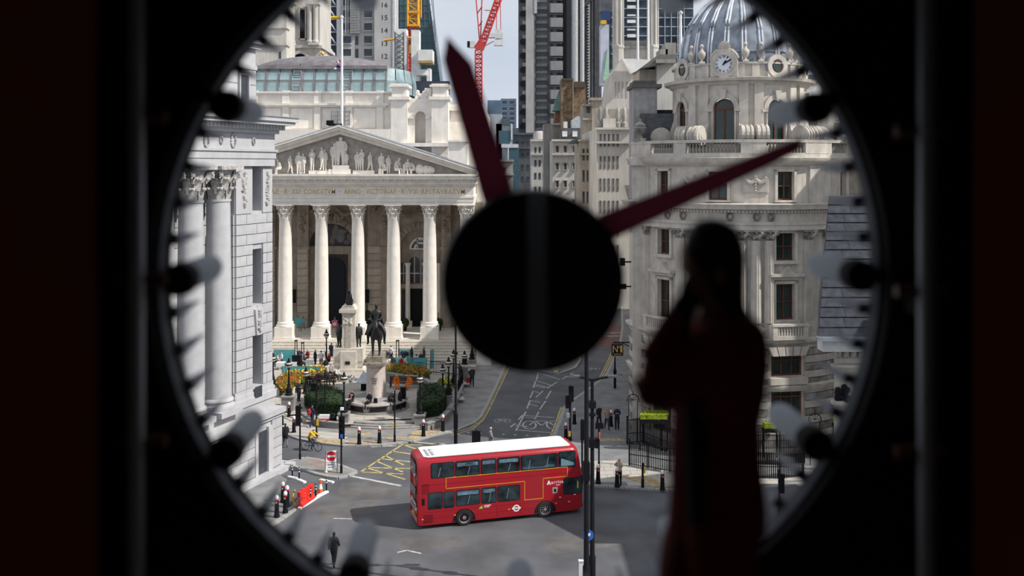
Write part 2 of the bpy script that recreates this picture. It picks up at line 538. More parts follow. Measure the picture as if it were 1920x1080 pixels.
# tarmac repairs
for pts in ([(640, 905), (750, 903), (750, 935), (630, 940)], [(590, 950), (700, 940), (720, 960), (600, 975)], [(1000, 1010), (1120, 1000), (1180, 1020), (1040, 1040)], [(740, 1010), (860, 1006), (880, 1025), (750, 1032)]):
    MB().prism(ccw(gp(pts)), 0.0, 0.003).build('tarmac_patch', ASPHALT_P, road)
line_white((745, 1036), (763, 1032), (790, 1038), w=0.12)
line_white((625, 972), (660, 973), w=0.1)
# traffic island up the street
ci = gp([(1000, 688), (1020, 697), (1050, 700), (1078, 690), (1088, 676), (1084, 660), (1060, 640), (1040, 640)], 0.06)
pavement('pavement_refuge', ci, 0.12, PAVE_G, ci + ci[:1])
# ================================================================ ROYAL EXCHANGE PORTICO (classical portico with pediment)
RD = 104.4
rx = lambda px, D=RD: PX(px, D)
rz = lambda py, D=RD: PZ(py, D)
ex = thing('portico_building', 'cream stone temple-fronted building with columns, carved pediment and glass vault roof', 'building', (rx(638), RD, 0))
FLOOR_Z = 1.72
# steps
STEPS = M('step_stone', (0.54, 0.495, 0.425), .85, var=.06, streak=.1)
y_bot, y_top = GD(690, 0.15), 102.9
for i in range(9):
    y0 = y_bot + (y_top - y_bot) * i / 9
    MB().box(-34, PX(893 - i * 1.2, y0), y0, y_top + 1.2, 0.12 + i * (FLOOR_Z - 0.12) / 9, 0.12 + (i + 1) * (FLOOR_Z - 0.12) / 9).build('step', STEPS, ex)
MB().box(-34, PX(890, 104), y_top + 1.2, 113, 0, FLOOR_Z).build('porch_floor', STONE, ex)
for px0, px1, zt in ((893, 921, 2.6),):
    MB().box(PX(px0, 98), PX(px1, 98), 98, 106, 0, zt).box(PX(px0 - 1, 98), PX(px1 + 1, 98), 97.8, 106, zt, zt + .25).build('stair_pedestal', STONE, ex)
# columns: plinth, base, fluted shaft, capital with leaves
def column_meshes():
    pl = MB().box(-.96, .96, -.96, .96, 0, 1.32).box(-1.02, 1.02, -1.02, 1.02, 0, .25).mesh('plinth', STONE)
    ba = MB().lathe([(.98, 1.32), (1.0, 1.42), (.98, 1.52), (.86, 1.56), (.84, 1.64), (.9, 1.70), (.88, 1.78), (.78, 1.82)], n=24).mesh('base', STONE)
    m = MB()
    prof = [(.76, 1.82), (.755, 4.5), (.735, 7.5), (.69, 10.5), (.645, 12.95), (.68, 13.0), (.68, 13.12)]
    nf = 20
    vs, fs = [], []
    K = nf * 2
    for r, z in prof:
        for i in range(K):
            a = 2 * PI * i / K
            rr = r * (1.0 if i % 2 == 0 else 0.965)
            vs.append((rr * math.cos(a), rr * math.sin(a), z))
    for j in range(len(prof) - 1):
        for i in range(K): fs.append((j * K + i, j * K + (i + 1) % K, (j + 1) * K + (i + 1) % K, (j + 1) * K + i))
    m.add(vs, fs, True)
    sh = m.mesh('shaft', STONE)
    c = MB()
    c.lathe([(.60, 13.1), (.62, 13.8), (.72, 14.3), (.8, 14.42)], n=16)
    for row, (z0, h, n, r0) in enumerate(((13.12, .5, 8, .66), (13.5, .55, 8, .69))):
        for i in range(n):
            a = 2 * PI * (i + .5 * row) / n
            ca, sa = math.cos(a), math.sin(a)
            for k, (rr, zz, w) in enumerate(((r0, z0, .18), (r0 + .06, z0 + h * .7, .2), (r0 + .2, z0 + h, .12))):
                pass
            P = [(r0, z0, .2), (r0 + .05, z0 + h * .65, .22), (r0 + .2, z0 + h, .16), (r0 + .24, z0 + h * .82, .06)]
            vs = []
            for rr, zz, w in P:
                vs += [(rr * ca + w * sa, rr * sa - w * ca, zz), (rr * ca - w * sa, rr * sa + w * ca, zz)]
            c.add(vs, [(2 * k, 2 * k + 1, 2 * k + 3, 2 * k + 2) for k in range(3)])
    for i in range(4):
        a = PI / 4 + PI / 2 * i
        ca, sa = math.cos(a), math.sin(a)
        c.tube([(.6 * ca, .6 * sa, 13.9), (.85 * ca, .85 * sa, 14.25), (1.08 * ca, 1.08 * sa, 14.3), (1.08 * ca, 1.08 * sa, 14.1), (.98 * ca, .98 * sa, 14.12)], [.06, .09, .1, .08, .05], 5)
        b = PI / 2 * i
        c.ball((.82 * math.cos(b), .82 * math.sin(b), 14.38), (.14, .14, .13), 6, 4)
        c.ball((.78 * math.cos(b), .78 * math.sin(b), 14.05), (.12, .12, .16), 6, 4)
    c.box(-.95, .95, -.95, .95, 14.42, 14.56)
    return pl, ba, sh, c.mesh('capital', STONE)
CM = column_meshes()
for px in (400, 468, 535, 603, 671, 738, 806, 874):
    X = rx(px)
    for nm, me in zip(('plinth', 'base', 'shaft', 'capital'), CM):
        link('column_' + nm if nm != 'capital' else 'capital', me, ex, at(ex, (X, RD, FLOOR_Z)))
# entablature
YF = RD - .78
X0, X1 = rx(388), rx(888)
yf = RD - .78
arch = MB().box(X0, X1, yf, 112, rz(384), rz(378)).box(X0 - .05, X1 + .05, yf - .06, 112, rz(378), rz(371)).box(X0 - .1, X1 + .1, yf - .12, 112, rz(371), rz(367.5))
arch.build('architrave', STONE, ex)
MB().box(X0, X1, yf, 112, rz(367.5), rz(349)).build('frieze', STONE, ex)
MB().box(X0 - .15, X1 + .15, yf - .2, 112, rz(349), rz(345.5)).box(X0 - .3, X1 + .3, yf - .42, 112, rz(345.5), rz(339.5)).box(X0 - .4, X1 + .4, yf - .55, 112, rz(339.5), rz(335.9)).box(X0 - .5, X1 + .5, yf - .95, 112, rz(336), rz(330)).box(X0 - .6, X1 + .6, yf - 1.1, 112, rz(330), rz(326)).build('cornice', STONE, ex)
md = MB().box(-.15, .15, -.75, 0, -.2, 0).mesh('modillion', STONE)
x = X0 + .2
while x < X1:
    link('modillion', md, ex, at(ex, (x, yf, rz(336))))
    x += .787
for body, a, b in (('HAE', 500, 526.5), ('R', 536, 543), ('XIII', 549, 566), ('CONDITVM', 572.5, 631), ('ANNO', 647, 678), ('VICTORIAE', 688, 744), ('R', 754, 760.5), ('VIII', 767, 784), ('RESTAVRATVM', 792, 872)):
    me = text_mesh('inscription', body, GOLD, rx(b) - rx(a), .54, .03, .004)
    link('inscription', me, ex, at(ex, ((rx(a) + rx(b)) / 2, yf, rz(358.5))))
for px in (531, 546, 639, 683, 749, 763.5, 788):
    MB().cbox(rx(px), yf - .02, rz(358.5), .1, .05, .1).build('inscription_dot', GOLD, ex)
# pediment
apx = rx(640)
tz0, tz1 = rz(326), rz(252)
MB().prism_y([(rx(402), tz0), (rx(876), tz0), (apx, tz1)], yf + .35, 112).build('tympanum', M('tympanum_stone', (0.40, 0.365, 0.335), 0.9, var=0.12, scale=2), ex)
def rake(side, off0, off1, yfr, name):
    ex_px = 388 - 8 if side < 0 else 896
    za0, za1 = rz(252 - off0), rz(252 - off1)
    zb0, zb1 = rz(331 - off0 * .8), rz(331 - off1 * .8)
    xe = rx(ex_px)
    pts = [(xe, zb0), (apx, za0), (apx, za1), (xe, zb1)]
    if side > 0: pts = pts[::-1]
    MB().prism_y(pts, yfr, 112).build(name, STONE, ex)
for sd in (-1, 1):
    rake(sd, 0, 8, yf - .3, 'raking_moulding')
    rake(sd, 8, 13, yf - .9, 'raking_cornice')
    rake(sd, 13, 16, yf - 1.1, 'raking_cornice')
    MB().prism_y([(rx(378 if sd < 0 else 898), rz(331 - 13)), (apx, rz(252 - 16)), (apx, rz(252 - 17.5)), (rx(378 if sd < 0 else 898), rz(331 - 14.5))][::(1 if sd < 0 else -1)], yf - 1.0, 113).build('pediment_roof', LEAD, ex)
# carved ledge blocks in the pediment
led = MB()
for a, b, t in ((582, 628, 319.5), (619, 660, 317), (627, 657, 310), (664, 704, 319.5)):
    led.box(rx(a), rx(b), yf - .1 - (t < 318) * .08 - (t < 312) * .08, yf + .4, tz0 - (t < 318) * .02, rz(t))
led.build('figure_plinth', STONE, ex)
# porch back wall with arches
BD = 111.5
bx = lambda px: PX(px, BD)
bz = lambda py: PZ(py, BD)
def arch_wall(name, px0, px1, pcx, pr_, pys, ybot, y0, y1, mat, ztop=None):
    """wall with an arched opening: built as two jambs and a head"""
    x0, x1, cx, r, zs, zb = bx(px0), bx(px1), bx(pcx), bx(pcx + pr_) - bx(pcx), bz(pys), bz(ybot)
    zt = ztop or rz(384)
    m = MB()
    if cx - r > x0: m.box(x0, cx - r, y0, y1, FLOOR_Z, zs)
    if x1 > cx + r: m.box(cx + r, x1, y0, y1, FLOOR_Z, zs)
    n = 16
    xs = [x0] + [cx - r * math.cos(PI * i / n) for i in range(n + 1)] + [x1]
    zz = [zs] + [zs + r * math.sin(PI * i / n) for i in range(n + 1)] + [zs]
    for i in range(len(xs) - 1):
        if xs[i + 1] - xs[i] < 1e-4: continue
        m.prism_y([(xs[i], zz[i]), (xs[i + 1], zz[i + 1]), (xs[i + 1], zt), (xs[i], zt)], y0, y1)
    return m.build(name, mat, ex)
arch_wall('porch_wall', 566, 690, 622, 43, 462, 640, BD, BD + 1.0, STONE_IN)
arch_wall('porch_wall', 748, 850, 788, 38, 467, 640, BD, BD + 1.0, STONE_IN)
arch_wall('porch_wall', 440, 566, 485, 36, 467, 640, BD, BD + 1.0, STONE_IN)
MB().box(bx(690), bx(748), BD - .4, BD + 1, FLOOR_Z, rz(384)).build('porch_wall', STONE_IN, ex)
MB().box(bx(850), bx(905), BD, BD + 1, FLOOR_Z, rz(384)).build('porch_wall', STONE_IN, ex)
# pilasters, impost bands, arch rims
for a, b in ((507, 519), (560, 581), (662, 681), (716, 731), (828, 846)):
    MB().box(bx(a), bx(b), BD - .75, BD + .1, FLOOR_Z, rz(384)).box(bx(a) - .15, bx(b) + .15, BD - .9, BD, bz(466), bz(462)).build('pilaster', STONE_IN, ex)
    cb = MB()
    for k in range(5):
        cb.ball((bx((a + b) / 2) + RND.uniform(-.3, .3), BD - .8, bz(400 + k * 8)), (.32, .15, .3), 6, 4)
    cb.build('carved_drop', STONE_IN2, ex)
for cx, r, zs in ((622, 43, 462), (788, 38, 467), (485, 36, 467)):
    m = MB()
    rr = bx(cx + r) - bx(cx)
    for k in range(16):
        a0, a1 = PI * k / 16, PI * (k + 1) / 16 - .02
        P = [(bx(cx) + q * math.cos(a), bz(zs) + q * math.sin(a)) for q, a in ((rr, a0), (rr + .75, a0), (rr + .75, a1), (rr, a1))]
        m.prism_y(P, BD - .12, BD + .2)
    m.build('arch_ring', STONE_IN, ex)
# festoons and lion-and-shield over the middle arch
for a, b, t, s in ((560, 600, 385, 12), (630, 668, 388, 14), (695, 735, 388, 6), (740, 790, 390, 14), (780, 830, 392, 12), (508, 560, 388, 10)):
    pts = []
    for k in range(9):
        u = k / 8
        pts.append((bx(a + (b - a) * u), BD - .35, bz(t + s * math.sin(PI * u))))
    MB().tube(pts, [.12 + .14 * math.sin(PI * k / 8) for k in range(9)], 6).build('carved_festoon', STONE_IN2, ex)
fs = MB()
for k in range(26):
    fs.ball((bx(612 + RND.uniform(0, 32)), BD - .3, bz(405 + RND.uniform(-3, 8))), RND.uniform(.15, .4), 6, 4)
for k in range(20):
    fs.ball((bx(695 + RND.uniform(0, 36)), BD - .55, bz(392 + RND.uniform(-4, 8))), RND.uniform(.15, .35), 6, 4)
fs.build('carved_trophies', STONE_IN2, ex, 'stuff')
# middle doorway: dark lunette, lintel, recessed inner arch and door
MB().box(bx(578), bx(666), BD + .8, BD + .95, bz(462), bz(416)).build('lunette_panel', M('lunette_slate', (0.085, 0.08, 0.085), 0.6), ex)
lr = MB()
for k in range(9): lr.ball((bx(634 + RND.uniform(-14, 22)), BD + .72, bz(440 + RND.uniform(-16, 16))), (RND.uniform(.3, .7), .12, RND.uniform(.3, .9)), 8, 5)
lr.build('lunette_relief', M('lunette_carving', (0.19, 0.18, 0.175), 0.7), ex)
MB().box(bx(578), bx(666), BD + .3, BD + .9, bz(477), bz(462)).build('lintel', STONE_IN, ex)
for a, b in ((578, 588), (652, 666)):
    MB().box(bx(a), bx(b), BD + .3, BD + .9, FLOOR_Z, bz(477)).build('door_jamb', STONE_IN, ex)
MB().box(bx(578), bx(668), BD + 2.2, BD + 2.4, FLOOR_Z, bz(462)).build('vestibule_wall', M('vestibule', (0.16, 0.135, 0.115), 0.9), ex)
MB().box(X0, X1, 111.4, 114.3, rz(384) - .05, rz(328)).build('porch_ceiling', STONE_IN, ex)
m = MB()
cx, r = bx(620), bx(642) - bx(620)
P = [(bx(598), FLOOR_Z), (bx(642), FLOOR_Z), (bx(642), bz(509))] + [(cx + r * math.cos(a), bz(509) + r * math.sin(a)) for a in [PI * k / 12 for k in range(1, 12)]] + [(bx(598), bz(509))]
m.prism_y(P, BD + 2.0, BD + 2.2)
m.build('vestibule_door', M('blue_black_door', (0.012, 0.016, 0.028), 0.3), ex)
# right bay: lunette window, venetian window, black door
m = MB()
m.prism_y([(bx(788) + (bx(808) - bx(788)) * math.cos(PI * k / 14), bz(467) + (bx(808) - bx(788)) * math.sin(PI * k / 14)) for k in range(15)], BD + .5, BD + .6)
m.build('lunette_window', GLASSB, ex)
MB().box(bx(750), bx(826), BD + .6, BD + .9, FLOOR_Z, bz(428)).build('bay_wall', STONE_IN, ex)
m = MB()
for rr, w in ((19.5, .12), (11, .1)):
    for k in range(14):
        a0, a1 = PI * k / 14, PI * (k + 1) / 14
        q0, q1 = (bx(788 + rr) - bx(788)) - w, (bx(788 + rr) - bx(788)) + w
        m.prism_y([(bx(788) + q * math.cos(a), bz(467) + q * math.sin(a)) for q, a in ((q0, a0), (q1, a0), (q1, a1), (q0, a1))], BD + .38, BD + .5)
m.box(bx(768), bx(808), BD + .35, BD + .5, bz(468.5), bz(466)).box(bx(781), bx(783), BD + .38, BD + .5, bz(466), bz(448)).box(bx(793), bx(795), BD + .38, BD + .5, bz(466), bz(448)).box(bx(782), bx(794), BD + .38, BD + .5, bz(451), bz(449))
m.build('window_tracery', STONE, ex)
for a, b, top, arched in ((767, 786, 483, 1), (790, 809, 483, 1), (750, 762, 494, 0), (815, 826, 494, 0)):
    m = MB()
    if arched:
        c_, r_ = bx((a + b) / 2), (bx(b) - bx(a)) / 2
        m.prism_y([(bx(a), bz(531)), (bx(b), bz(531))] + [(c_ + r_ * math.cos(PI * k / 8), bz(top + 9) + r_ * math.sin(PI * k / 8)) for k in range(9)], BD + .5, BD + .58)
    else:
        m.box(bx(a), bx(b), BD + .5, BD + .58, bz(531), bz(top))
    w = m.build('window', GLASSB, ex)
    MB().box(bx((a + b) / 2 - .5), bx((a + b) / 2 + .5), BD + .42, BD + .5, bz(531), bz(top)).box(bx(a), bx(b), BD + .42, BD + .5, bz(514), bz(512.5)).build('glazing_bar', STONE, w)
MB().box(bx(767), bx(795), BD + .4, BD + .58, FLOOR_Z, bz(543)).build('door', BLACK, ex)
for a, b in ((753, 763), (811, 819)):
    MB().box(bx(a), bx(b), BD + .45, BD + .58, FLOOR_Z + 1, bz(545)).build('dark_pane', GLASSB, ex)
for a in (764.5, 797, 764.5 + 59):
    MB().lathe([(.32, bz(602)), (.3, bz(596)), (.27, bz(500)), (.36, bz(496)), (.4, bz(493))], bx(a), BD + .1, 12).box(bx(a) - .5, bx(a) + .5, BD - .4, BD + .5, FLOOR_Z, bz(602)).build('half_column', STONE, ex)
MB().box(bx(750), bx(826), BD + .1, BD + .6, bz(541), bz(533)).build('transom', STONE_IN, ex)
# notice boards on the porch wall
for a, b, t, u in ((548, 558, 541, 566), (685, 694, 541, 566)):
    MB().box(bx(a), bx(b), BD - .85, BD - .76, bz(u), bz(t)).build('notice_board', BLACKP, ex)
# small blocks on the rusticated porch walls (courses)
blk = MB().box(-.5, .5, -.5, .5, -.5, .5).mesh('ashlar_block', M('porch_block', (0.42, 0.36, 0.30), 0.85, var=0.12, scale=0.8, rand=0.1))
for a, b, yb in ((560, 580, BD - .78), (520, 530, BD - .04), (676, 682, BD - .78), (690, 716, BD - .44), (507, 518, BD - .78)):
    k = 0
    z = FLOOR_Z + .1
    while z < bz(468):
        w = bx(b) - bx(a)
        link('ashlar_block', blk, ex, at(ex, ((bx(a) + bx(b)) / 2, yb, z + .42)), None, (w - .04, .1, .8))
        z += .85
# main block behind the portico
AD = 114.0
ax = lambda px: PX(px, AD)
az = lambda py: PZ(py, AD)
MB().box(ax(380), ax(735), AD, 150, 0, az(174)).build('main_block', STONE, ex)
MB().box(ax(380), ax(733), AD - .35, AD + .2, az(175), az(171.5)).build('parapet_coping', STONE, ex)
MB().box(ax(380), ax(730), AD - .6, AD + .2, az(198), az(194)).box(ax(380), ax(725), AD - .4, AD + .2, az(201), az(198)).build('attic_cornice', STONE, ex)
MB().box(ax(380), ax(735), AD - 1.6, AD + .2, az(300), az(243)).build('attic_base', STONE, ex)
pil = MB().box(ax(638) - ax(644), ax(644) - ax(638), -.3, .1, az(245), az(201)).mesh('pilaster', STONE)
pil2 = MB().box(ax(638) - ax(644.5), ax(644.5) - ax(638), -.25, .1, az(194), az(174)).box(ax(638) - ax(644), ax(644) - ax(638), -.3, .3, az(174), az(170)).mesh('parapet_pier', STONE)
for px in (420, 478, 536.5, 596, 655, 713):
    link('pilaster', pil, ex, at(ex, (ax(px), AD, 0)))
    link('parapet_pier', pil2, ex, at(ex, (ax(px), AD, 0)))
pan = MB()
for px in (449, 507, 566, 625, 684):
    pan.box(ax(px - 20), ax(px + 20), AD - .08, AD + .05, az(240), az(203))
pan.build('attic_panel', STONE, ex)
# tall end piers with the arched niche
ED = 112.6
ex_ = lambda px: PX(px, ED)
ez = lambda py: PZ(py, ED)
for a, b in ((733, 764), (809, 840)):
    MB().box(ex_(a), ex_(b), ED, ED + 4, 10, ez(187)).build('end_pier', STONE, ex)
    MB().box(ex_(a) - .25, ex_(b) + .25, ED - .3, ED + 4, ez(187), ez(181)).build('pier_cornice', STONE, ex)
    MB().box(ex_(a) + .1, ex_(b) - .1, ED - .05, ED + 3, ez(181), ez(163)).box(ex_(a) - .2, ex_(b) + .2, ED - .3, ED + 3, ez(163), ez(159)).box(ex_(a), ex_(b), ED - .1, ED + 2.5, ez(159), ez(157)).build('pier_cap', STONE, ex)
m = MB()
x0, x1, cx, r, zs, zt = ex_(764), ex_(809), ex_(787), ex_(797) - ex_(787), ez(218), ez(184)
m.box(x0, cx - r, ED + .6, ED + 2, 10, zs).box(cx + r, x1, ED + .6, ED + 2, 10, zs).box(cx - r, cx + r, ED + .6, ED + 2, 10, ez(268))
xs = [x0] + [cx - r * math.cos(PI * k / 12) for k in range(13)] + [x1]
zz = [zs] + [zs + r * math.sin(PI * k / 12) for k in range(13)] + [zs]
for k in range(14): m.prism_y([(xs[k], zz[k]), (xs[k + 1], zz[k + 1]), (xs[k + 1], zt), (xs[k], zt)], ED + .6, ED + 2)
m.box(cx - r - .1, cx + r + .1, ED + 2, ED + 2.2, 10, zt)
m.build('niche_wall', STONE, ex)
MB().box(ex_(762), ex_(775), ED + .3, ED + .8, ez(222), ez(218)).box(ex_(797), ex_(806), ED + .3, ED + .8, ez(222), ez(218)).build('niche_impost', STONE, ex)
MB().box(ex_(731), ex_(842), ED - .5, ED + 2, ez(275), ez(268)).build('pier_base', STONE, ex)
MB().box(ex_(840), ex_(905), ED + 3, 150, 0, ez(192)).box(ex_(838), ex_(905), ED + 2.6, ED + 4, ez(205), ez(198)).build('flank_block', STONE, ex)
MB().box(ex_(846), ex_(880), 107.5, 111.8, rz(330), ez(268)).box(ex_(844), ex_(882), 107.2, 111.8, ez(268), ez(265)).build('flank_pedestal', STONE, ex)
MB().box(PX(880, 112), PX(890, 112), 106, 150, 0, rz(326)).build('flank_wall', STONE, ex)
# carved pieces between the end piers
cv = MB()
for k in range(12): cv.ball((ex_(RND.uniform(778, 800)), ED + .8, ez(RND.uniform(172, 183))), (.25, .2, .3), 6, 4)
cv.box(ex_(795), ex_(808), ED + .8, ED + 2, ez(184), ez(164))
cv.build('carved_crest', STONE, ex)
# glazed vault
VD = 121.0
vx = lambda px: PX(px, VD)
vz = lambda py: PZ(py, VD)
zb, zk, zt = vz(174), vz(127), vz(120)
xl, xr = vx(380), vx(724)
PANE = M('vault_glass', (0.25, 0.35, 0.37), 0.25, var=0.25, scale=0.5, spec=0.6)
prof = [(0.0, zb), (.15, zb + (zk - zb) * .5), (.9, zk), (3.2, zk + (zt - zk) * .6), (8.5, zt)]
rowz = [0, 1, 2]
for r_ in range(2):
    (ya, za), (yb, zb_) = prof[r_], prof[r_ + 1]
    x = xr
    pw = vx(622.5) - vx(600)
    me = MB().add([(0, ya, za), (-pw + .12, ya, za), (-pw + .12, yb, zb_), (0, yb, zb_), (0, ya + .06, za), (-pw + .12, ya + .06, za), (-pw + .12, yb + .06, zb_), (0, yb + .06, zb_)], [(1, 0, 3, 2), (0, 4, 7, 3), (1, 2, 6, 5)]).mesh('glass_pane', PANE)
    for k in range(16):
        link('glass_pane', me, ex, at(ex, (x - k * pw, VD, 0)))
rb = MB()
for k in range(17):
    x = xr - k * pw
    w = .16 if k % 3 == 1 else .07
    for (ya, za), (yb, zb_) in zip(prof[:2], prof[1:3]):
        rb.add([(x - w, VD + ya - .08, za), (x + w, VD + ya - .08, za), (x + w, VD + yb - .08, zb_), (x - w, VD + yb - .08, zb_), (x - w, VD + ya + .1, za), (x + w, VD + ya + .1, za), (x + w, VD + yb + .1, zb_), (x - w, VD + yb + .1, zb_)], [(0, 1, 2, 3), (0, 3, 7, 4), (1, 5, 6, 2)])
rb.box(xl, xr, VD - .1, VD + .3, zb - .15, zb + .15).box(xl, xr, VD + .05, VD + .3, prof[1][1] - .06, prof[1][1] + .06)
rb.build('vault_rib', LEAD_V, ex)
rf = MB()
for (ya, za), (yb, zb_) in zip(prof[2:], prof[3:]):
    rf.add([(xl, VD + ya, za), (xr, VD + ya, za), (xr, VD + yb, zb_), (xl, VD + yb, zb_)], [(0, 1, 2, 3)])
rf.box(xl, xr, VD + .5, VD + 1.2, zk - .1, zk + .35)
rf.ball((vx(585), VD + 9, zk), (9.8, 8.2, PZ(107, 130) - zk), 32, 12)
n = 8                                    # rounded end of the vault
for (ra, za), (rb_, zb_) in zip(prof[2:], prof[3:]):
    for k in range(n):
        a0, a1 = -PI / 2 + PI * k / n, -PI / 2 + PI * (k + 1) / n
        P = []
        for q, z, a in ((8.5 - ra, za, a0), (8.5 - ra, za, a1), (8.5 - rb_, zb_, a1), (8.5 - rb_, zb_, a0)):
            P.append((xr + q * math.cos(a) * .36, VD + 8.5 + q * math.sin(a), z))
        rf.add(P, [(0, 1, 2, 3)])
rf.build('vault_roof', LEAD_V, ex)
for (ra, za), (rb_, zb_) in zip(prof[:2], prof[1:3]):
    for k in range(5):
        a0, a1 = -PI / 2 + PI * k / n, -PI / 2 + PI * (k + 1) / n - .04
        P = [(xr + q * math.cos(a) * .36, VD + 8.5 + q * math.sin(a), z) for q, z, a in ((8.5 - ra, za, a0), (8.5 - ra, za, a1), (8.5 - rb_, zb_, a1), (8.5 - rb_, zb_, a0))]
        MB().add(P, [(0, 1, 2, 3)]).build('glass_pane', PANE, ex)
for px in (556, 652):                    # maintenance ladders on the glass
    m = MB()
    for dx in (-.45, .45):
        m.tube([(vx(px) + dx, VD - .15, zb), (vx(px) + dx, VD + .7, zk), (vx(px) + dx, VD + 1.2, zk + .9)], .07, 4)
    for k in range(9):
        z = zb + (zk - zb) * k / 8
        m.box(vx(px) - .45, vx(px) + .45, VD - .2 + .09 * k, VD - .1 + .09 * k, z, z + .07)
    m.build('roof_ladder', LEAD, ex)
MB().box(vx(380), vx(740), VD + 1, 150, zb - 6, zb).build('vault_base', STONE, ex)
# camera box and lattice frame behind the pediment tip
MB().box(PX(613, 113), PX(625, 113), 112.6, 113.4, PZ(235, 113), PZ(226, 113)).box(PX(616, 113), PX(642, 113), 112.8, 113.2, PZ(236, 113), PZ(232, 113)).build('roof_camera', BLACKP, ex)
lt = MB()
for k in range(4):
    lt.box(PX(621 + k * 11.3, 113.6), PX(622 + k * 11.3, 113.6), 113.6, 113.7, PZ(235, 113.6), PZ(208, 113.6))
    lt.box(PX(621, 113.6), PX(656, 113.6), 113.6, 113.7, PZ(209.5 + k * 8, 113.6), PZ(208.8 + k * 8, 113.6))
lt.build('roof_frame', LEAD, ex)
# flagpole with a furled flag
fp = thing('flagpole', 'tall white flagpole standing behind the tip of the carved pediment', 'flagpole', (PX(641, 113), 113, PZ(238, 113)))
MB().tube([(PX(641, 113), 113, PZ(238, 113)), (PX(641, 113), 113, PZ(34, 113))], [.17, .12], 8).build('pole', WHITE, fp)
MB().ball((PX(641, 113), 113, PZ(32, 113)), .2).build('finial', WHITE, fp)
fl = thing('flag', 'limp red, white and blue flag hanging on the tall white flagpole', 'flag', (PX(640, 113), 113, PZ(113, 113)))
cols = (M('flag_blue', (0.02, 0.03, 0.2), 0.8), M('flag_white', (0.8, 0.8, 0.8), 0.8), M('flag_red', (0.6, 0.02, 0.05), 0.8))
m = MB()
seq = [0, 1, 2, 1, 0, 1, 2, 0]
for k in range(8):
    m.m = seq[k]
    u0, u1 = k / 8, (k + 1) / 8
    def q(u, b): return (PX(640 - 1 - 12 * (b) * (.5 + .5 * u), 113) + .12 * math.sin(u * 9 + b * 3), 113 + .15 * math.sin(u * 7 + b * 5), PZ(112 + 14 * u + 6 * b * u, 113))
    for i in range(4):
        b0, b1 = i / 4, (i + 1) / 4
        m.m = seq[(k + i) % 8]
        m.add([q(u0, b0), q(u1, b0), q(u1, b1), q(u0, b1)], [(0, 1, 2, 3)], True)
m.build('cloth', cols, fl)
MB().tube([(PX(641, 112.8), 112.8, PZ(112, 113)), (PX(641, 112.8), 112.8, PZ(127, 113))], .03, 4).build('halyard', WHITE, fl)
# ================================================================ BANK ON THE LEFT
ANG = math.atan2(0.935, 0.354)
C0 = Vector((PX(440, 61.0), 61.0, 0))
bk = thing('colonnaded_bank', 'grey stone bank wall with giant columns and slit windows left of the street', 'building', C0, ANG)
def L(name, mb, mat=None, parent=None): return mb.build(name, mat or STONE_W, parent or bk, local=True)
# local frame: x runs away from us along the wall, y goes into the building
ZB, ZC, ZA = 5.4, 20.45, 23.7        # top of the podium, underside of the architrave, top of the cornice
EX = 3.95
# podium
L('podium', MB().box(-30, EX + .35, -.55, 12, 0, ZB - 1.5), STONE_W)
L('podium_ledge', MB().box(-30, EX + .5, -.85, 12, ZB - 1.5, ZB - 1.15).box(-30, EX + .42, -.7, 12, ZB - 1.75, ZB - 1.5))
L('podium_top', MB().box(-30, EX + .1, -.15, 12, ZB - 1.15, ZB - .45))
L('pavement_ledge', MB().box(-30, EX + 1.1, -1.2, 12, 0, .35))
def blocks(x0, x1, z0, z1, y, hgt, wid, skip=(), name='stone_block', par=None, depth=.16, face='y'):
    me = MB().box(-.5, .5, -.5, .5, -.5, .5).mesh(name, STONE_W)
    n = max(1, round((z1 - z0) / hgt))
    h = (z1 - z0) / n
    for j in range(n):
        za, zb = z0 + j * h, z0 + (j + 1) * h
        off = 0 if j % 2 else wid / 2
        segs = [(x0, x1)]
        for sx0, sx1, sz0, sz1 in skip:
            if za < sz1 - .05 and zb > sz0 + .05:
                ns = []
                for a, b in segs:
                    if sx1 <= a or sx0 >= b: ns.append((a, b)); continue
                    if sx0 > a: ns.append((a, sx0))
                    if sx1 < b: ns.append((sx1, b))
                segs = ns
        for a, b in segs:
            cuts = [a]
            q = x0 + off
            while q < b - .35:
                if q > a + .35: cuts.append(q)
                q += wid
            cuts.append(b)
            for c, d in zip(cuts, cuts[1:]):
                if face == 'y': link(name, me, par or bk, ((c + d) / 2, y, (za + zb) / 2), None, (d - c - .035, depth, h - .05))
                else: link(name, me, par or bk, (y, (c + d) / 2, (za + zb) / 2), None, (depth, d - c - .035, h - .05))
# the end pier: core, openings, blocks
WX0, WX1 = 1.75, 2.85
wins = [(WX0, WX1, PZ(395, 63.4), PZ(312, 63.4) + .25), (WX0, WX1, PZ(570, 63.4), PZ(466, 63.4)), (WX0, WX1, PZ(735, 63.4), PZ(626, 63.4))]
zz = [ZB - .45]
m = MB()
segz = []
prev = ZB - .45
for w in sorted(wins, key=lambda q: q[2]):
    segz.append((prev, w[2])); prev = w[3]
segz.append((prev, ZC))
for a, b in segz:
    if b > a: m.box(WX0, WX1, 0, 1, a, b)
m.box(0, WX0, 0, 1, ZB - .45, ZC).box(WX1, EX, 0, 1, ZB - .45, ZC).box(0, EX, .95, 6, ZB - .45, ZC)
L('pier_core', m)
for w in wins:
    L('window', MB().box(w[0] + .05, w[1] - .02, .8, .9, w[2], w[3]), M('bank_window', (0.05, 0.055, 0.065), 0.2))
blocks(0, EX, ZB + .6, ZC - 3.1, -.03, .66, 2.2, wins)
blocks(0, EX, ZC - 3.1, ZC - .05, -.01, 3.05, 4.0, wins)
blocks(.02, .75, ZB + .6, ZC - 3.1, -.03, .66, 2.0, (), face='x')
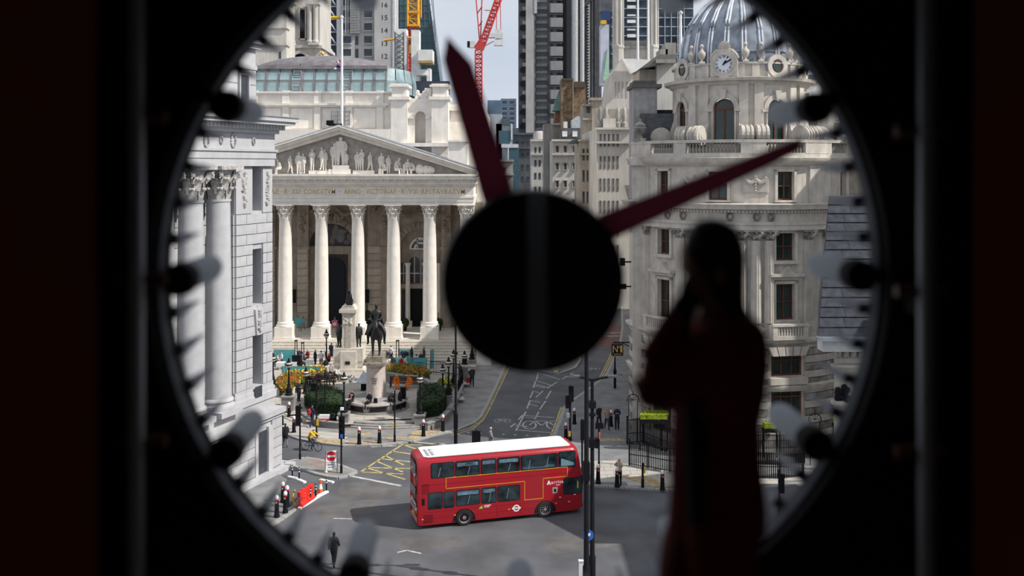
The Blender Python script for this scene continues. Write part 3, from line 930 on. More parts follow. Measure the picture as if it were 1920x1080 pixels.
L('base_moulding', MB().box(-.25, EX + .25, -.25, 1, ZB - .45, ZB).box(-.17, EX + .17, -.17, 1, ZB, ZB + .3).box(-.1, EX + .1, -.1, 1, ZB + .3, ZB + .6))
for w in wins[2:]:                        # cut through the base moulding again: dark slit and reveal
    L('sill_recess', MB().box(WX0 + .05, WX1 - .3, -.27, -.24, ZB - .1, ZB + .62), M('bank_window', None) if False else MATS['bank_window'])
# carved drops on the pier and the keystone
for lx in (.85, 3.35):
    d = MB()
    for k in range(16): d.ball((lx + RND.uniform(-.16, .16), -.1, ZC - .5 - k * .135), (RND.uniform(.1, .2), .14, RND.uniform(.1, .2)), 6, 4)
    L('carved_drop', d, STONE_WD)
L('keystone', MB().prism_y([(WX0 + .3, wins[2][3]), (WX1 - .3, wins[2][3]), (WX1 - .1, wins[2][3] + 1.7), (WX0 + .1, wins[2][3] + 1.7)], -.25, 0))
d = MB()
for k in range(9): d.ball((WX0 + .55 + RND.uniform(-.12, .12), -.28, wins[2][3] + .3 + k * .16), (.16, .12, .14), 6, 4)
L('keystone_carving', d, STONE_WD)
# ground-floor doorway
L('doorway', MB().box(WX0 - .2, WX1 - .1, -.58, -.5, .35, ZB - 2.3), MATS['bank_window'])
L('door_reveal', MB().box(WX1 - .25, WX1 + .25, -.75, -.5, .35, ZB - 2.1).box(WX0 - .5, WX0 - .2, -.7, -.5, .35, ZB - 2.1))
blocks(-8, EX + .3, .4, ZB - 1.8, -.58, .62, 1.7, [(WX0 - .5, WX1 + .25, 0, ZB - 2.1)])
# giant columns
sh = MB().lathe([(.80, ZB + .62), (.80, 9), (.775, 13), (.71, ZC - 2.25), (.76, ZC - 2.2), (.76, ZC - 2.05)], n=28).mesh('column_shaft', STONE_W)
ba = MB().box(-1.05, 1.05, -1.05, 1.05, ZB - .45, ZB - .1).lathe([(1.02, ZB - .1), (1.05, ZB + .05), (1.0, ZB + .2), (.9, ZB + .26), (.88, ZB + .36), (.95, ZB + .44), (.9, ZB + .55), (.8, ZB + .62)], n=28).mesh('column_base', STONE_W)
c = MB().lathe([(.68, ZC - 2.05), (.70, ZC - 1.0), (.8, ZC - .35), (.95, ZC - .22)], n=20)
for row, (z0, h, n, r0) in enumerate(((ZC - 2.05, .75, 8, .72), (ZC - 1.5, .8, 8, .76))):
    for i in range(n):
        a = 2 * PI * (i + .5 * row) / n
        ca, sa = math.cos(a), math.sin(a)
        P = [(r0, z0, .2), (r0 + .06, z0 + h * .65, .26), (r0 + .24, z0 + h, .2), (r0 + .32, z0 + h * .8, .1)]
        vs = []
        for rr, zq, w in P: vs += [(rr * ca + w * sa, rr * sa - w * ca, zq), (rr * ca - w * sa, rr * sa + w * ca, zq)]
        c.add(vs, [(2 * k, 2 * k + 1, 2 * k + 3, 2 * k + 2) for k in range(3)])
        c.ball(((r0 + .26) * ca, (r0 + .26) * sa, z0 + h * .9), (.13, .13, .1), 6, 4)
for i in range(4):
    a = PI / 4 + PI / 2 * i
    ca, sa = math.cos(a), math.sin(a)
    c.tube([(.7 * ca, .7 * sa, ZC - 1.0), (1.0 * ca, 1.0 * sa, ZC - .5), (1.3 * ca, 1.3 * sa, ZC - .4), (1.3 * ca, 1.3 * sa, ZC - .7), (1.15 * ca, 1.15 * sa, ZC - .68)], [.08, .13, .14, .12, .07], 6)
    for k in range(5): c.ball(((.85 + .1 * k) * math.cos(a), (.85 + .1 * k) * math.sin(a), ZC - .95 + .1 * k), .14, 6, 4)
c.box(-1.1, 1.1, -1.1, 1.1, ZC - .22, ZC)
ca_ = c.mesh('column_capital', STONE_WD)
for lx in (-1.15, -3.75, -6.35, -8.95):
    for me in (sh, ba, ca_): link(me.name.split('.')[0], me, bk, (lx, .35, 0))
L('colonnade_wall', MB().box(-30, 0, 2.2, 12, ZB - .45, ZC))
blocks(-11, -.1, ZB, ZC - .05, 2.18, 1.3, 2.6)
L('pier_return', MB().box(-.01, .4, .02, 2.3, ZB - .45, ZC))
# entablature
L('architrave', MB().box(-30, EX, -.30, 12, ZC, ZC + .5).box(-30, EX + .05, -.36, 12, ZC + .5, ZC + .95).box(-30, EX + .14, -.45, 12, ZC + .95, ZC + 1.1))
L('frieze', MB().box(-30, EX, -.28, 12, ZC + 1.1, ZC + 2.15))
for lx, big in ((1.55, 0), (-.55, 1), (-1.75, 0), (-3.15, 1), (-4.5, 0), (-5.9, 1)):
    d = MB()
    ry = .36 if big else .22
    for k in range(14):
        a = 2 * PI * k / 14
        d.ball((lx + .6 * ry * math.cos(a), -.34, ZC + 1.62 + ry * math.sin(a) * (1.2 if big else 1)), .075 if big else .05, 6, 4)
    L('wreath', d, STONE_WD)
L('bed_moulding', MB().box(-30, EX + .2, -.5, 12, ZC + 2.15, ZC + 2.4))
den = MB().box(-.13, .13, -.28, 0, 0, .32).mesh('dentil', STONE_W)
for k in range(40): link('dentil', den, bk, (EX + .35 - k * .36, -.5, ZC + 2.4))
for k in range(9): link('dentil', den, bk, (EX + .2, -.35 + k * .36, ZC + 2.4), (0, 0, PI / 2))
L('cornice', MB().box(-30, EX + .2, -.5, 12, ZC + 2.4, ZC + 2.72).box(-30, EX + 1.0, -1.25, 12, ZC + 2.72, ZC + 2.95).box(-30, EX + 1.15, -1.4, 12, ZC + 2.95, ZC + 3.2))
L('cornice_lead', MB().box(-30, EX + 1.2, -1.45, 12, ZC + 3.2, ZC + 3.27), LEAD)
# attic storeys stepping back
A1 = ZC + 3.27
L('attic_wall', MB().box(-30, EX - .35, 1.0, 12, A1, 28.3))
L('attic_cornice', MB().box(-30, EX - .1, .7, 12, 28.3, 28.6).box(-30, EX + .1, .45, 12, 28.6, 28.85))
L('attic_band', MB().box(-30, EX - .3, .9, 12, 26.9, 27.2).box(-30, EX - .25, .9, 12, 28.85, 30.4))
for lx0, lx1, z0, z1 in ((1.75, 2.6, PZ(188, 64), PZ(142, 64)), (-2.2, -.9, PZ(212, 61), PZ(172, 61))):
    w = L('attic_window', MB().box(lx0, lx1, .93, .99, z0, z1), MATS['bank_window'])
    MB().box(lx0 - .12, lx0, .8, .99, z0, z1).box(lx1, lx1 + .12, .8, .99, z0, z1).box(lx0 - .12, lx1 + .12, .8, .99, z1, z1 + .15).build('window_frame', STONE_W, w, local=True)
L('upper_wall', MB().box(-30, EX - .3, 2.4, 12, 30.4, 37))
blocks(-3, EX - .36, A1 + .1, 26.9, .98, 1.1, 2.4, [(1.6, 2.75, PZ(188, 64) - .1, PZ(142, 64) + .2), (-2.4, -.8, PZ(212, 61), PZ(172, 61) + .2)], depth=.06)
# ================================================================ DOMED CORNER BUILDING
TC = Vector((17.94, 76.0, 0)); TR = 8.6
nb = thing('domed_corner_building', 'grey stone corner building with ribbed lead dome, clock and balustrade', 'building', TC)
tz = lambda py, D=67.4: PZ(py, D)
def TL(name, mb, mat=None, parent=None): return mb.build(name, mat or STONE_B, parent or nb, local=True)
TH0 = -13.3                                             # th = 0 faces the clock we look from, positive to its right
def RZ(th): return math.radians(th + TH0)
def ang(th): return -PI / 2 + RZ(th)
A0, A1_ = ang(-78), ang(118)
def ring(name, prof, mat=None, n=48, a0=A0, a1=A1_): return TL(name, MB().lathe(prof, 0, 0, n, a0, a1, smooth=True), mat)
def pol(th, r): return (r * math.cos(ang(th)), r * math.sin(ang(th)))
def TM(th, r=0.0, z=0.0):                               # frame on the wall: x along it, -y outwards
    x, y = pol(th, r)
    return Matrix.Translation((x, y, z)) @ Matrix.Rotation(RZ(th), 4, 'Z')
def wallbox(m, th, r, x0, x1, y0, y1, z0, z1):
    m.X = TM(th, r); m.box(x0, x1, y0, y1, z0, z1); m.X = None
    return m
zG, zS1, zL, zE, zC1, zAt, zBal0, zBal1 = 0.12, tz(726), tz(640), tz(432), tz(383), tz(310), tz(293), tz(261)
# wall rings with window holes cut as angular gaps
WIN = (-41, -10, 23, 58)
def wall_ring(name, r, z0, z1, holes, thick=.7, mat=None, a_lo=-78, a_hi=118, step=4):
    """curved wall: holes = (theta, half width in m, zlow, zhigh)"""
    zs = sorted({z0, z1} | {h[2] for h in holes} | {h[3] for h in holes})
    m = MB()
    cuts = set()
    for h in holes:
        d = math.degrees(h[1] / r)
        cuts |= {h[0] - d, h[0] + d}
    ths = sorted(cuts | {a_lo, a_hi} | {a_lo + k * step for k in range(1, int((a_hi - a_lo) / step))})
    for za, zb in zip(zs, zs[1:]):
        if za < z0 - 1e-6 or zb > z1 + 1e-6: continue
        for ta, tb in zip(ths, ths[1:]):
            if tb - ta < .05: continue
            tm, zm = (ta + tb) / 2, (za + zb) / 2
            if any(abs(tm - h[0]) < math.degrees(h[1] / r) and h[2] < zm < h[3] for h in holes): continue
            P = []
            for z in (za, zb):
                for t, q in ((ta, r), (tb, r), (tb, r - thick), (ta, r - thick)): P.append((*pol(t, q), z))
            m.add(P, [(3, 2, 1, 0), (4, 5, 6, 7), (0, 1, 5, 4), (1, 2, 6, 5), (2, 3, 7, 6), (3, 0, 4, 7)])
    return TL(name, m, mat)
# ground + first floor (banded masonry)
h0 = [(-41, .95, tz(836), tz(738)), (-41, .95, tz(706), tz(664)), (23, 1.15, tz(800), tz(722)), (23, 1.15, tz(706), tz(664)), (-10, 1.3, .1, tz(740)), (-10, 1.1, tz(706), tz(664))]
wall_ring('lower_wall', TR - .12, zG, zL, h0)
# proud courses, alternately plain and vermiculated
hz = (zL - zG) / 15
for j in range(15):
    za = zG + j * hz
    cid = STONE_BD if j % 2 else STONE_B
    hs = [h for h in h0 if za < h[3] + .1 and za + hz > h[2] - .1]
    edges = [(-78, 118)]
    for h in hs:
        d = math.degrees((h[1] + .25) / TR)
        ne = []
        for a, b in edges:
            if h[0] + d <= a or h[0] - d >= b: ne.append((a, b)); continue
            if h[0] - d > a: ne.append((a, h[0] - d))
            if h[0] + d < b: ne.append((h[0] + d, b))
        edges = ne
    for a, b in edges:
        k = max(1, round((b - a) / 13))
        for i in range(k):
            ta, tb = a + (b - a) * i / k + .12, a + (b - a) * (i + 1) / k - .12
            m = MB()
            ts = [ta, (ta + tb) / 2, tb]
            for t0, t1 in zip(ts, ts[1:]):
                P = []
                for z in (za + .03, za + hz - .03):
                    for t, q in ((t0, TR + .05), (t1, TR + .05), (t1, TR - .15), (t0, TR - .15)): P.append((*pol(t, q), z))
                m.add(P, [(3, 2, 1, 0), (4, 5, 6, 7), (0, 1, 5, 4), (1, 2, 6, 5), (2, 3, 7, 6), (3, 0, 4, 7)])
            TL('masonry_course', m, cid)
ring('string_course', [(TR, zS1 - .35), (TR + .15, zS1 - .3), (TR + .3, zS1), (TR + .3, zS1 + .12), (TR, zS1 + .2)])
def window(th, r, hw, z0, z1, sash=True, frame=WOODF, mull=1, back=.35, arched=False, glass=None):
    m = MB()
    m.X = TM(th, r - back)
    if arched:
        P = [(-hw, z0), (hw, z0)] + [(hw * math.cos(PI * k / 10), z1 - hw + hw * math.sin(PI * k / 10)) for k in range(11)]
        m.prism_y(P, 0, .08)
    else:
        m.box(-hw, hw, 0, .08, z0, z1)
    w = TL('window', m, glass or GLASSD)
    f = MB()
    f.X = TM(th, r - back + .10)
    t = .15 if hw > .9 else .1
    f.box(-hw, -hw + t, 0, .1, z0, z1 - (hw if arched else 0)).box(hw - t, hw, 0, .1, z0, z1 - (hw if arched else 0)).box(-hw, hw, 0, .1, z0, z0 + .12)
    if arched:
        for k in range(10):
            a0, a1 = PI * k / 10, PI * (k + 1) / 10
            f.prism_y([(q * math.cos(a), z1 - hw + q * math.sin(a)) for q, a in ((hw - t, a0), (hw, a0), (hw, a1), (hw - t, a1))], 0, .1)
        f.box(-hw, hw, 0, .1, z1 - hw - .08, z1 - hw + .1)
    else:
        f.box(-hw, hw, 0, .1, z1 - t, z1)
        if sash: f.box(-hw, hw, 0, .1, (z0 + z1) / 2 - .04, (z0 + z1) / 2 + .04)
    for k in range(mull):
        x = -hw + 2 * hw * (k + 1) / (mull + 1)
        f.box(x - .045, x + .045, 0, .1, z0, z1 - (hw if arched else 0))
    f.build('window_frame', frame, w, local=True)
    return w
for h in h0:
    if h[2] < .5: continue
    w = window(h[0], TR, h[1], h[2], h[3], False, mull=2 if h[1] > 1 else 1)
    m = MB(); m.X = TM(h[0], TR - .26)
    m.box(-h[1], h[1], -.02, .08, h[2] + (h[3] - h[2]) * .68, h[2] + (h[3] - h[2]) * .72)
    m.build('transom', WOODF, w, local=True)
m = MB(); m.X = TM(-10, TR - .6); m.box(-1.3, 1.3, 0, .1, .12, tz(740)); TL('entrance_door', m, BLACKP)
m = MB(); m.X = TM(-10, TR - .6); m.box(-1.1, 1.1, 0, .1, tz(706), tz(664)); TL('window', m, GLASSD)
for th in (-41, 23):                                   # carved keystones and first-floor sills
    m = MB(); m.X = TM(th, TR)
    for k in range(-2, 3):
        a = math.radians(k * 14)
        m.prism_y([(k * .5 - .22, tz(664) - .1), (k * .5 + .22, tz(664) - .1), (k * .62 + .27, tz(650)), (k * .62 - .27, tz(650))], -.3, .1)
    m.box(-1.4, 1.4, -.3, .1, tz(722) + .05, tz(708))
    TL('window_keystones', m)
ring('ledge', [(TR - .1, zL - .35), (TR + .1, zL - .3), (TR + .35, zL - .05), (TR + .35, zL + .1), (TR - .2, zL + .25)])
# giant-order storeys
hw_ = [(-41, .62, tz(622), tz(536)), (-41, .60, tz(486), tz(436)), (23, .70, tz(602), tz(534)), (23, .70, tz(490), tz(438)), (-10, .8, tz(602), tz(534)), (-10, .7, tz(490), tz(438)), (58, .7, tz(602), tz(534)), (58, .7, tz(490), tz(438))]
TR2 = TR - .45
wall_ring('order_wall', TR2, zL, zE, hw_)
for h in hw_:
    window(h[0], TR2, h[1], h[2], h[3], True, mull=1)
    s = MB(); s.X = TM(h[0], TR2)
    s.box(-h[1] - .22, -h[1], -.14, .05, h[2] - .1, h[3] + .2).box(h[1], h[1] + .22, -.14, .05, h[2] - .1, h[3] + .2).box(-h[1] - .22, h[1] + .22, -.14, .05, h[3], h[3] + .22).box(-h[1] - .3, h[1] + .3, -.28, .05, h[2] - .22, h[2])
    if h[3] < tz(500):
        s.box(-h[1] - .55, h[1] + .55, -.55, .05, h[3] + .55, h[3] + .75).box(-h[1] - .4, h[1] + .4, -.3, .05, h[3] + .3, h[3] + .55)
    TL('window_surround', s)
    if h[3] < tz(500):                                # shell on the hood, balcony below
        sh_ = MB(); sh_.X = TM(h[0], TR2 - .0)
        sh_.prism_y([(-.55, h[3] + .75), (.55, h[3] + .75), (.3, h[3] + 1.0), (.15, h[3] + 1.3), (-.2, h[3] + 1.05)], -.45, .05)
        TL('hood_shell', sh_)
        b = MB(); b.X = TM(h[0], TR2)
        z0 = zL + .25
        b.box(-1.3, 1.3, -.95, .05, z0 - .1, z0 + .2).box(-1.35, 1.35, -1.0, -.7, z0 + .85, z0 + 1.02).box(-1.3, -.95, -.95, .05, z0 + .2, z0 + .85).box(.95, 1.3, -.95, .05, z0 + .2, z0 + .85)
        bo = TL('balcony', b)
        me = MB().lathe([(.06, 0), (.09, .12), (.05, .3), (.085, .45), (.06, .65)], n=8).mesh('baluster', STONE_B)
        for k in range(9):
            p = TM(h[0], TR2) @ Vector((-.84 + k * .21, -.83, z0 + .2))
            link('baluster', me, bo, p)
def pilaster_mesh(w, half_round):
    m = MB()
    z0, z1 = zL + .25, zE
    m.box(-w / 2 - .14, w / 2 + .14, -.34, .1, z0, z0 + .75).box(-w / 2 - .08, w / 2 + .08, -.28, .1, z0 + .75, z0 + 1.0)
    if half_round:
        m.lathe([(w / 2, z0 + 1.0), (w / 2 * .86, z1 - .75), (w / 2 * 1.0, z1 - .7)], 0, -.1, 16, PI, 2 * PI)
        for k in range(7):
            a = PI + PI * (k + .5) / 7
            m.tube([(w / 2 * 1.0 * math.cos(a), -.1 + w / 2 * math.sin(a), z0 + 1.05), (w / 2 * .88 * math.cos(a), -.1 + w / 2 * .88 * math.sin(a), z1 - .85)], .028, 4)
    else:
        m.box(-w / 2, w / 2, -.18, .1, z0 + 1.0, z1 - .7)
        for k in range(6):
            x = -w / 2 + w * (k + .5) / 6
            m.box(x - .03, x + .03, -.215, -.17, z0 + 1.1, z1 - .85)
    sh = m.mesh('pilaster_shaft', STONE_B)
    c = MB().box(-w / 2, w / 2, -.25, .1, z1 - .7, z1 - .5).box(-w / 2 - .2, w / 2 + .2, -.45, .1, z1 - .14, z1)
    for s in (-1, 1):
        c.tube([(s * w * .2, -.3, z1 - .62), (s * w * .55, -.42, z1 - .2), (s * w * .72, -.44, z1 - .3), (s * w * .6, -.42, z1 - .42)], [.08, .12, .11, .08], 6)
        c.ball((s * w * .28, -.3, z1 - .4), (.16, .12, .2), 6, 4)
    c.ball((0, -.36, z1 - .2), (.12, .1, .1), 6, 4); c.ball((0, -.3, z1 - .45), (.15, .12, .2), 6, 4)
    return sh, c.mesh('pilaster_capital', STONE_BD)
PF, PH = pilaster_mesh(.75, False), pilaster_mesh(.74, True)
for th, hr in ((-66, 0), (-56, 0), (-30, 0), (-23, 0), (1.5, 1), (8.4, 1), (14.8, 1), (36, 0), (49, 0), (68, 0)):
    for me in (PH if hr else PF):
        p = TM(th, TR2)
        link(me.name.split('.')[0], me, nb, p.translation, (0, 0, RZ(th)))
# entablature of the order
ring('architrave', [(TR2, zE), (TR + .05, zE), (TR + .05, zE + .35), (TR + .12, zE + .36), (TR + .16, zE + .6), (TR2, zE + .62)])
ring('frieze', [(TR - .02, zE + .6), (TR - .02, zE + 1.25)])
for th in (-52, -36, -27, -4, 8.4, 14.8, 48, 54):
    d = MB(); d.X = TM(th, TR)
    for k in range(11):
        a = 2 * PI * k / 11
        d.ball((.2 * math.cos(a), -.06, zE + .95 + .24 * math.sin(a)), (.09, .08, .09), 6, 4)
    TL('wreath', d, STONE_BD)
ring('cornice', [(TR, zE + 1.2), (TR + .12, zE + 1.25), (TR + .15, zE + 1.42), (TR + .55, zE + 1.48), (TR + .62, zC1 - .12), (TR + .7, zC1), (TR - .4, zC1 + .06)])
dn = MB().box(-.06, .06, -.14, 0, 0, .15).mesh('dentil', STONE_B)
for k in range(96):
    th = -70 + k * 1.6
    p = TM(th, TR + .13, zE + 1.26)
    link('dentil', dn, nb, p.translation, (0, 0, RZ(th)))
# attic storey
TR3 = TR - .35
ha = [(-41, .55, tz(376), tz(321)), (23, .62, tz(376), tz(322)), (-10, .66, tz(376), tz(322)), (64, .6, tz(376), tz(322))]
wall_ring('attic_wall', TR3, zC1, zAt, ha)
for h in ha:
    window(h[0], TR3, h[1], h[2], h[3], True, mull=1)
    s = MB(); s.X = TM(h[0], TR3)
    s.box(-h[1] - .2, -h[1], -.12, .05, h[2] - .1, h[3] + .16).box(h[1], h[1] + .2, -.12, .05, h[2] - .1, h[3] + .16).box(-h[1] - .2, h[1] + .2, -.12, .05, h[3], h[3] + .2).box(-h[1] - .25, h[1] + .25, -.2, .05, h[2] - .14, h[2])
    TL('window_surround', s)
for th in (-22, 8):
    s = MB(); s.X = TM(th, TR3)
    s.box(-.95, .95, -.05, .05, tz(362), tz(324)).box(-.85, .85, -.09, .05, tz(360), tz(326))
    TL('carved_panel', s)
    d = MB(); d.X = TM(th, TR3 - .0)
    for sd in (-1, 1):
        for k in range(9):
            u = k / 8
            d.ball((sd * .68 * u, -.17, tz(334) - .32 * math.sin(PI * u) * 1.0), (.12 + .05 * math.sin(PI * u),) * 3, 6, 4)
        for k in range(3): d.ball((sd * .7, -.16, tz(336) - k * .13), .07, 6, 4)
    for k in range(6): d.ball((0, -.2, tz(331) - k * .2), .15 - .013 * k, 6, 4)
    TL('garland', d, STONE_B)
for a, b in ((36, 50), (-62, -52)):
    m = MB(); n = 4
    for k in range(n):
        P = []
        for z in (zC1, zAt):
            for t, q in ((a + (b - a) * k / n, TR3 + .18), (a + (b - a) * (k + 1) / n, TR3 + .18), (a + (b - a) * (k + 1) / n, TR3 - .1), (a + (b - a) * k / n, TR3 - .1)): P.append((*pol(t, q), z))
        m.add(P, [(0, 1, 5, 4), (1, 2, 6, 5), (3, 0, 4, 7), (4, 5, 6, 7)])
    TL('attic_pier', m)
ring('attic_cornice', [(TR3, zAt - .1), (TR3 + .15, zAt), (TR + .1, zAt + .12), (TR + .25, zAt + .35), (TR + .3, zBal0 - .1), (TR3 - .5, zBal0)])
# balustrade: pedestals, rails, balusters
ring('balustrade_base', [(TR - .1, zBal0 - .15), (TR - .1, zBal0 + .25), (TR - .55, zBal0 + .25)])
ring('balustrade_rail', [(TR - .55, zBal1 - .22), (TR - .05, zBal1 - .22), (TR - .05, zBal1), (TR - .55, zBal1)])
bl = MB().lathe([(.07, 0), (.11, .1), (.12, .25), (.06, .5), (.07, .6), (.1, .68), (.07, zBal1 - zBal0 - .47)], n=8).mesh('baluster', STONE_BD)
for c_, k_ in ((-41, 8), (-13, 14), (23, 10), (58, 8)):
    for k in range(k_):
        th = c_ + (k - (k_ - 1) / 2) * 1.75
        link('baluster', bl, nb, (*pol(th, TR - .32), zBal0 + .25))
for a, b in ((-78, -49), (-33, -26), (1, 13), (33, 50), (66, 118)):
    m = MB(); n = max(1, round((b - a) / 5))
    for k in range(n):
        P = []
        for z in (zBal0 + .2, zBal1 - .15):
            for t, q in ((a + (b - a) * k / n, TR - .08), (a + (b - a) * (k + 1) / n, TR - .08), (a + (b - a) * (k + 1) / n, TR - .5), (a + (b - a) * k / n, TR - .5)): P.append((*pol(t, q), z))
        m.add(P, [(0, 1, 5, 4), (1, 2, 6, 5), (2, 3, 7, 6), (3, 0, 4, 7)])
    TL('balustrade_pedestal', m)
TL('terrace', MB().lathe([(0.1, zBal0 + .1), (TR - .3, zBal0 + .1)], 0, 0, 40), LEAD)
# drum
DR = 5.15
dD = 76.0 - DR
zd0, zd1 = zBal0 + .1, PZ(153, dD)
hd = [(-56, .62, PZ(255, dD) - .6, PZ(203, dD)), (-12, .78, PZ(255, dD) - .6, PZ(205, dD)), (32, .76, PZ(255, dD) - .6, PZ(207, dD)), (76, .76, PZ(255, dD) - .6, PZ(207, dD))]
wall_ring('drum_wall', DR, zd0, zd1, [(t, w, a, b + w + .1) for t, w, a, b in hd], .6, a_lo=-100, a_hi=110)
for t, w, a, b in hd:
    b2 = b + w + .1
    # wall head over the arch is closed by the spandrel
    window(t, DR, w, a, b2 - .05, False, mull=1, back=.28, arched=True)
    s = MB(); s.X = TM(t, DR)
    for k in range(12):
        a0, a1 = PI * k / 12, PI * (k + 1) / 12
        s.prism_y([(q * math.cos(x), b2 - w + q * math.sin(x)) for q, x in ((w, a0), (w + .36, a0), (w + .36, a1), (w, a1))], -.14, .1)
    s.box(-w - .5, -w, -.12, .1, b - .12, b + .1).box(w, w + .5, -.12, .1, b - .12, b + .1)
    s.prism_y([(-.16, b2 - .05), (.16, b2 - .05), (.26, b2 + .62), (-.26, b2 + .62)], -.3, .1)
    s.box(-w - .14, -w, -.06, .1, a, b).box(w, w + .14, -.06, .1, a, b)
    TL('arch_surround', s)
for t in (-40, -28, 4, 16, 48, 60):
    m = MB(); m.X = TM(t, DR); m.box(-.34, .34, -.22, .1, zd0, zd1); TL('drum_pilaster', m)
ring('drum_cornice', [(DR, zd1 - .25), (DR + .2, zd1 - .15), (DR + .3, zd1), (DR + .62, zd1 + .08), (DR + .68, zd1 + .3), (DR - .2, zd1 + .42)], a0=ang(-100), a1=ang(110))
zp0, zp1 = zd1 + .4, PZ(119, dD)
wall_ring('drum_parapet', DR - .12, zp0, zp1, [], .5, a_lo=-100, a_hi=110)
ring('parapet_coping', [(DR - .12, zp1), (DR + .08, zp1), (DR + .08, zp1 + .14), (DR - .7, zp1 + .16)], a0=ang(-100), a1=ang(110))
for t in (-42, -28, 2, 14, 50, 62):
    m = MB(); m.X = TM(t, DR - .12); m.box(-.28, .28, -.14, .1, zp0, zp1); TL('parapet_pier', m)
# urns on the parapet, in pairs
ur = MB().box(-.22, .22, -.22, .22, 0, .14).lathe([(.13, .14), (.09, .26), (.22, .42), (.31, .66), (.3, .82), (.16, .98), (.11, 1.06), (.09, 1.16), (.15, 1.24), (.16, 1.34), (.06, 1.48)], n=12).mesh('urn', STONE_B)
for t in (-44, -32.5, 5.5, 18.5, 47, 56):
    link('urn', ur, nb, (*pol(t, DR - .1), zp1 + .14))
# round dormer windows and the clock
def disc_ring(m, cz, r0, r1, y0, y1, n=20):
    for k in range(n):
        a0, a1 = 2 * PI * k / n, 2 * PI * (k + 1) / n
        m.prism_y([(q * math.cos(a), cz + q * math.sin(a)) for q, a in ((r0, a0), (r1, a0), (r1, a1), (r0, a1))], y0, y1)
for t in (-55, 33, 78):
    cz = PZ(123, dD)
    m = MB(); m.X = TM(t, DR - .1)
    m.box(-.82, .82, -.1, .5, zp0, cz)
    disc_ring(m, cz, .5, .86, -.16, .5)
    TL('oculus_surround', m)
    m = MB(); m.X = TM(t, DR - .1); m.prism_y([(.52 * math.cos(2 * PI * k / 16), cz + .52 * math.sin(2 * PI * k / 16)) for k in range(16)], -.15, .2)
    o = TL('oculus_window', m, GLASSD)
    m = MB(); m.X = TM(t, DR - .1); disc_ring(m, cz, .36, .42, -.2, -.14, 16); m.build('window_frame', WOODF, o, local=True)
    m = MB(); m.X = TM(t, DR - .1); disc_ring(m, cz, .86, .93, -.1, 1.0); TL('dormer_lead', m, LEAD)
CKT = -11.5
cz = PZ(119, dD)
m = MB(); m.X = TM(CKT, DR)
m.box(-1.0, 1.0, -.12, .4, zp0, cz)
disc_ring(m, cz, .72, 1.02, -.22, .4, 24)
disc_ring(m, cz, .66, .74, -.3, .0, 24)
TL('clock_surround', m)
m = MB(); m.X = TM(CKT, DR); m.prism_y([(.7 * math.cos(2 * PI * k / 28), cz + .7 * math.sin(2 * PI * k / 28)) for k in range(28)], -.18, .2)
dial = TL('clock_dial', m, M('white_dial', (0.72, 0.74, 0.80), 0.5, var=0.03))
RN = ('XII', 'I', 'II', 'III', 'IIII', 'V', 'VI', 'VII', 'VIII', 'IX', 'X', 'XI')
for k, s in enumerate(RN):
    a = PI / 2 - 2 * PI * k / 12
    me = text_mesh('numeral', s, BLACK, min(.2, .055 * len(s) + .02), .17, .02)
    X = TM(CKT, DR) @ Matrix.Translation((.54 * math.cos(a), -.185, cz + .54 * math.sin(a))) @ Matrix.Rotation(-(a - PI / 2), 4, 'Y')
    o = link('numeral', me, dial); o.matrix_local = X
for a, l, w in ((math.radians(90 - 35), .36, .075), (math.radians(90 - 60), .64, .05)):
    m = MB(); m.X = TM(CKT, DR) @ Matrix.Translation((0, -.22, cz)) @ Matrix.Rotation(-(a - PI / 2), 4, 'Y')
    m.prism_y([(-w * .5, -.12), (w * .5, -.12), (w, l * .6), (0, l), (-w, l * .6)], -.03, 0)
    m.build('clock_hand', BLACK, dial, local=True)
m = MB(); m.X = TM(CKT, DR)
for k in range(9):
    a = PI * (k + .5) / 9
    m.tube([(0, .05, cz + 1.0), (.2 * math.cos(a), -.05, cz + 1.12 + .2 * math.sin(a)), (.46 * math.cos(a), 0, cz + 1.2 + .52 * math.sin(a))], [.05, .075, .09], 6)
m.box(-.55, .55, -.12, .3, cz + .9, cz + 1.1)
for sd in (-1, 1): m.tube([(sd * .35, 0, cz + 1.1), (sd * .6, 0, cz + 1.0), (sd * .85, 0, cz + .75), (sd * 1.05, 0, cz + .4)], [.1, .12, .12, .1], 6)
TL('clock_shell', m)
# dome with raised ribs
DP = [(4.58, zp1 - .3), (4.60, zp1 + .6), (4.52, zp1 + 1.6), (4.30, zp1 + 2.6), (3.92, zp1 + 3.5), (3.35, zp1 + 4.35), (2.7, zp1 + 5.0), (2.0, zp1 + 5.5), (1.3, zp1 + 5.9), (1.2, zp1 + 6.0)]
TL('dome', MB().lathe(DP, 0, 0, 48), M('dome_lead', (0.25, 0.28, 0.335), 0.6, var=0.16, scale=1.4, streak=0.2))
for k in range(22):
    a = 2 * PI * k / 22
    if math.sin(a) > .35: continue
    m = MB()
    for d in (-.028, .028):
        P = [((r + .03) * math.cos(a + d), (r + .03) * math.sin(a + d), z) for r, z in DP]
        m.tube(P, .085, 5)
    TL('dome_rib', m, LEAD_L)
TL('dome_band', MB().lathe([(4.62, zp1 + .95), (4.66, zp1 + 1.0), (4.62, zp1 + 1.05)], 0, 0, 48), LEAD)
TL('lantern', MB().lathe([(1.3, zp1 + 5.9), (1.35, zp1 + 6.2), (1.0, zp1 + 6.3), (.9, zp1 + 8.5), (1.2, zp1 + 8.7), (.6, zp1 + 9.6), (.1, zp1 + 10.4)], 0, 0, 16), STONE_B)
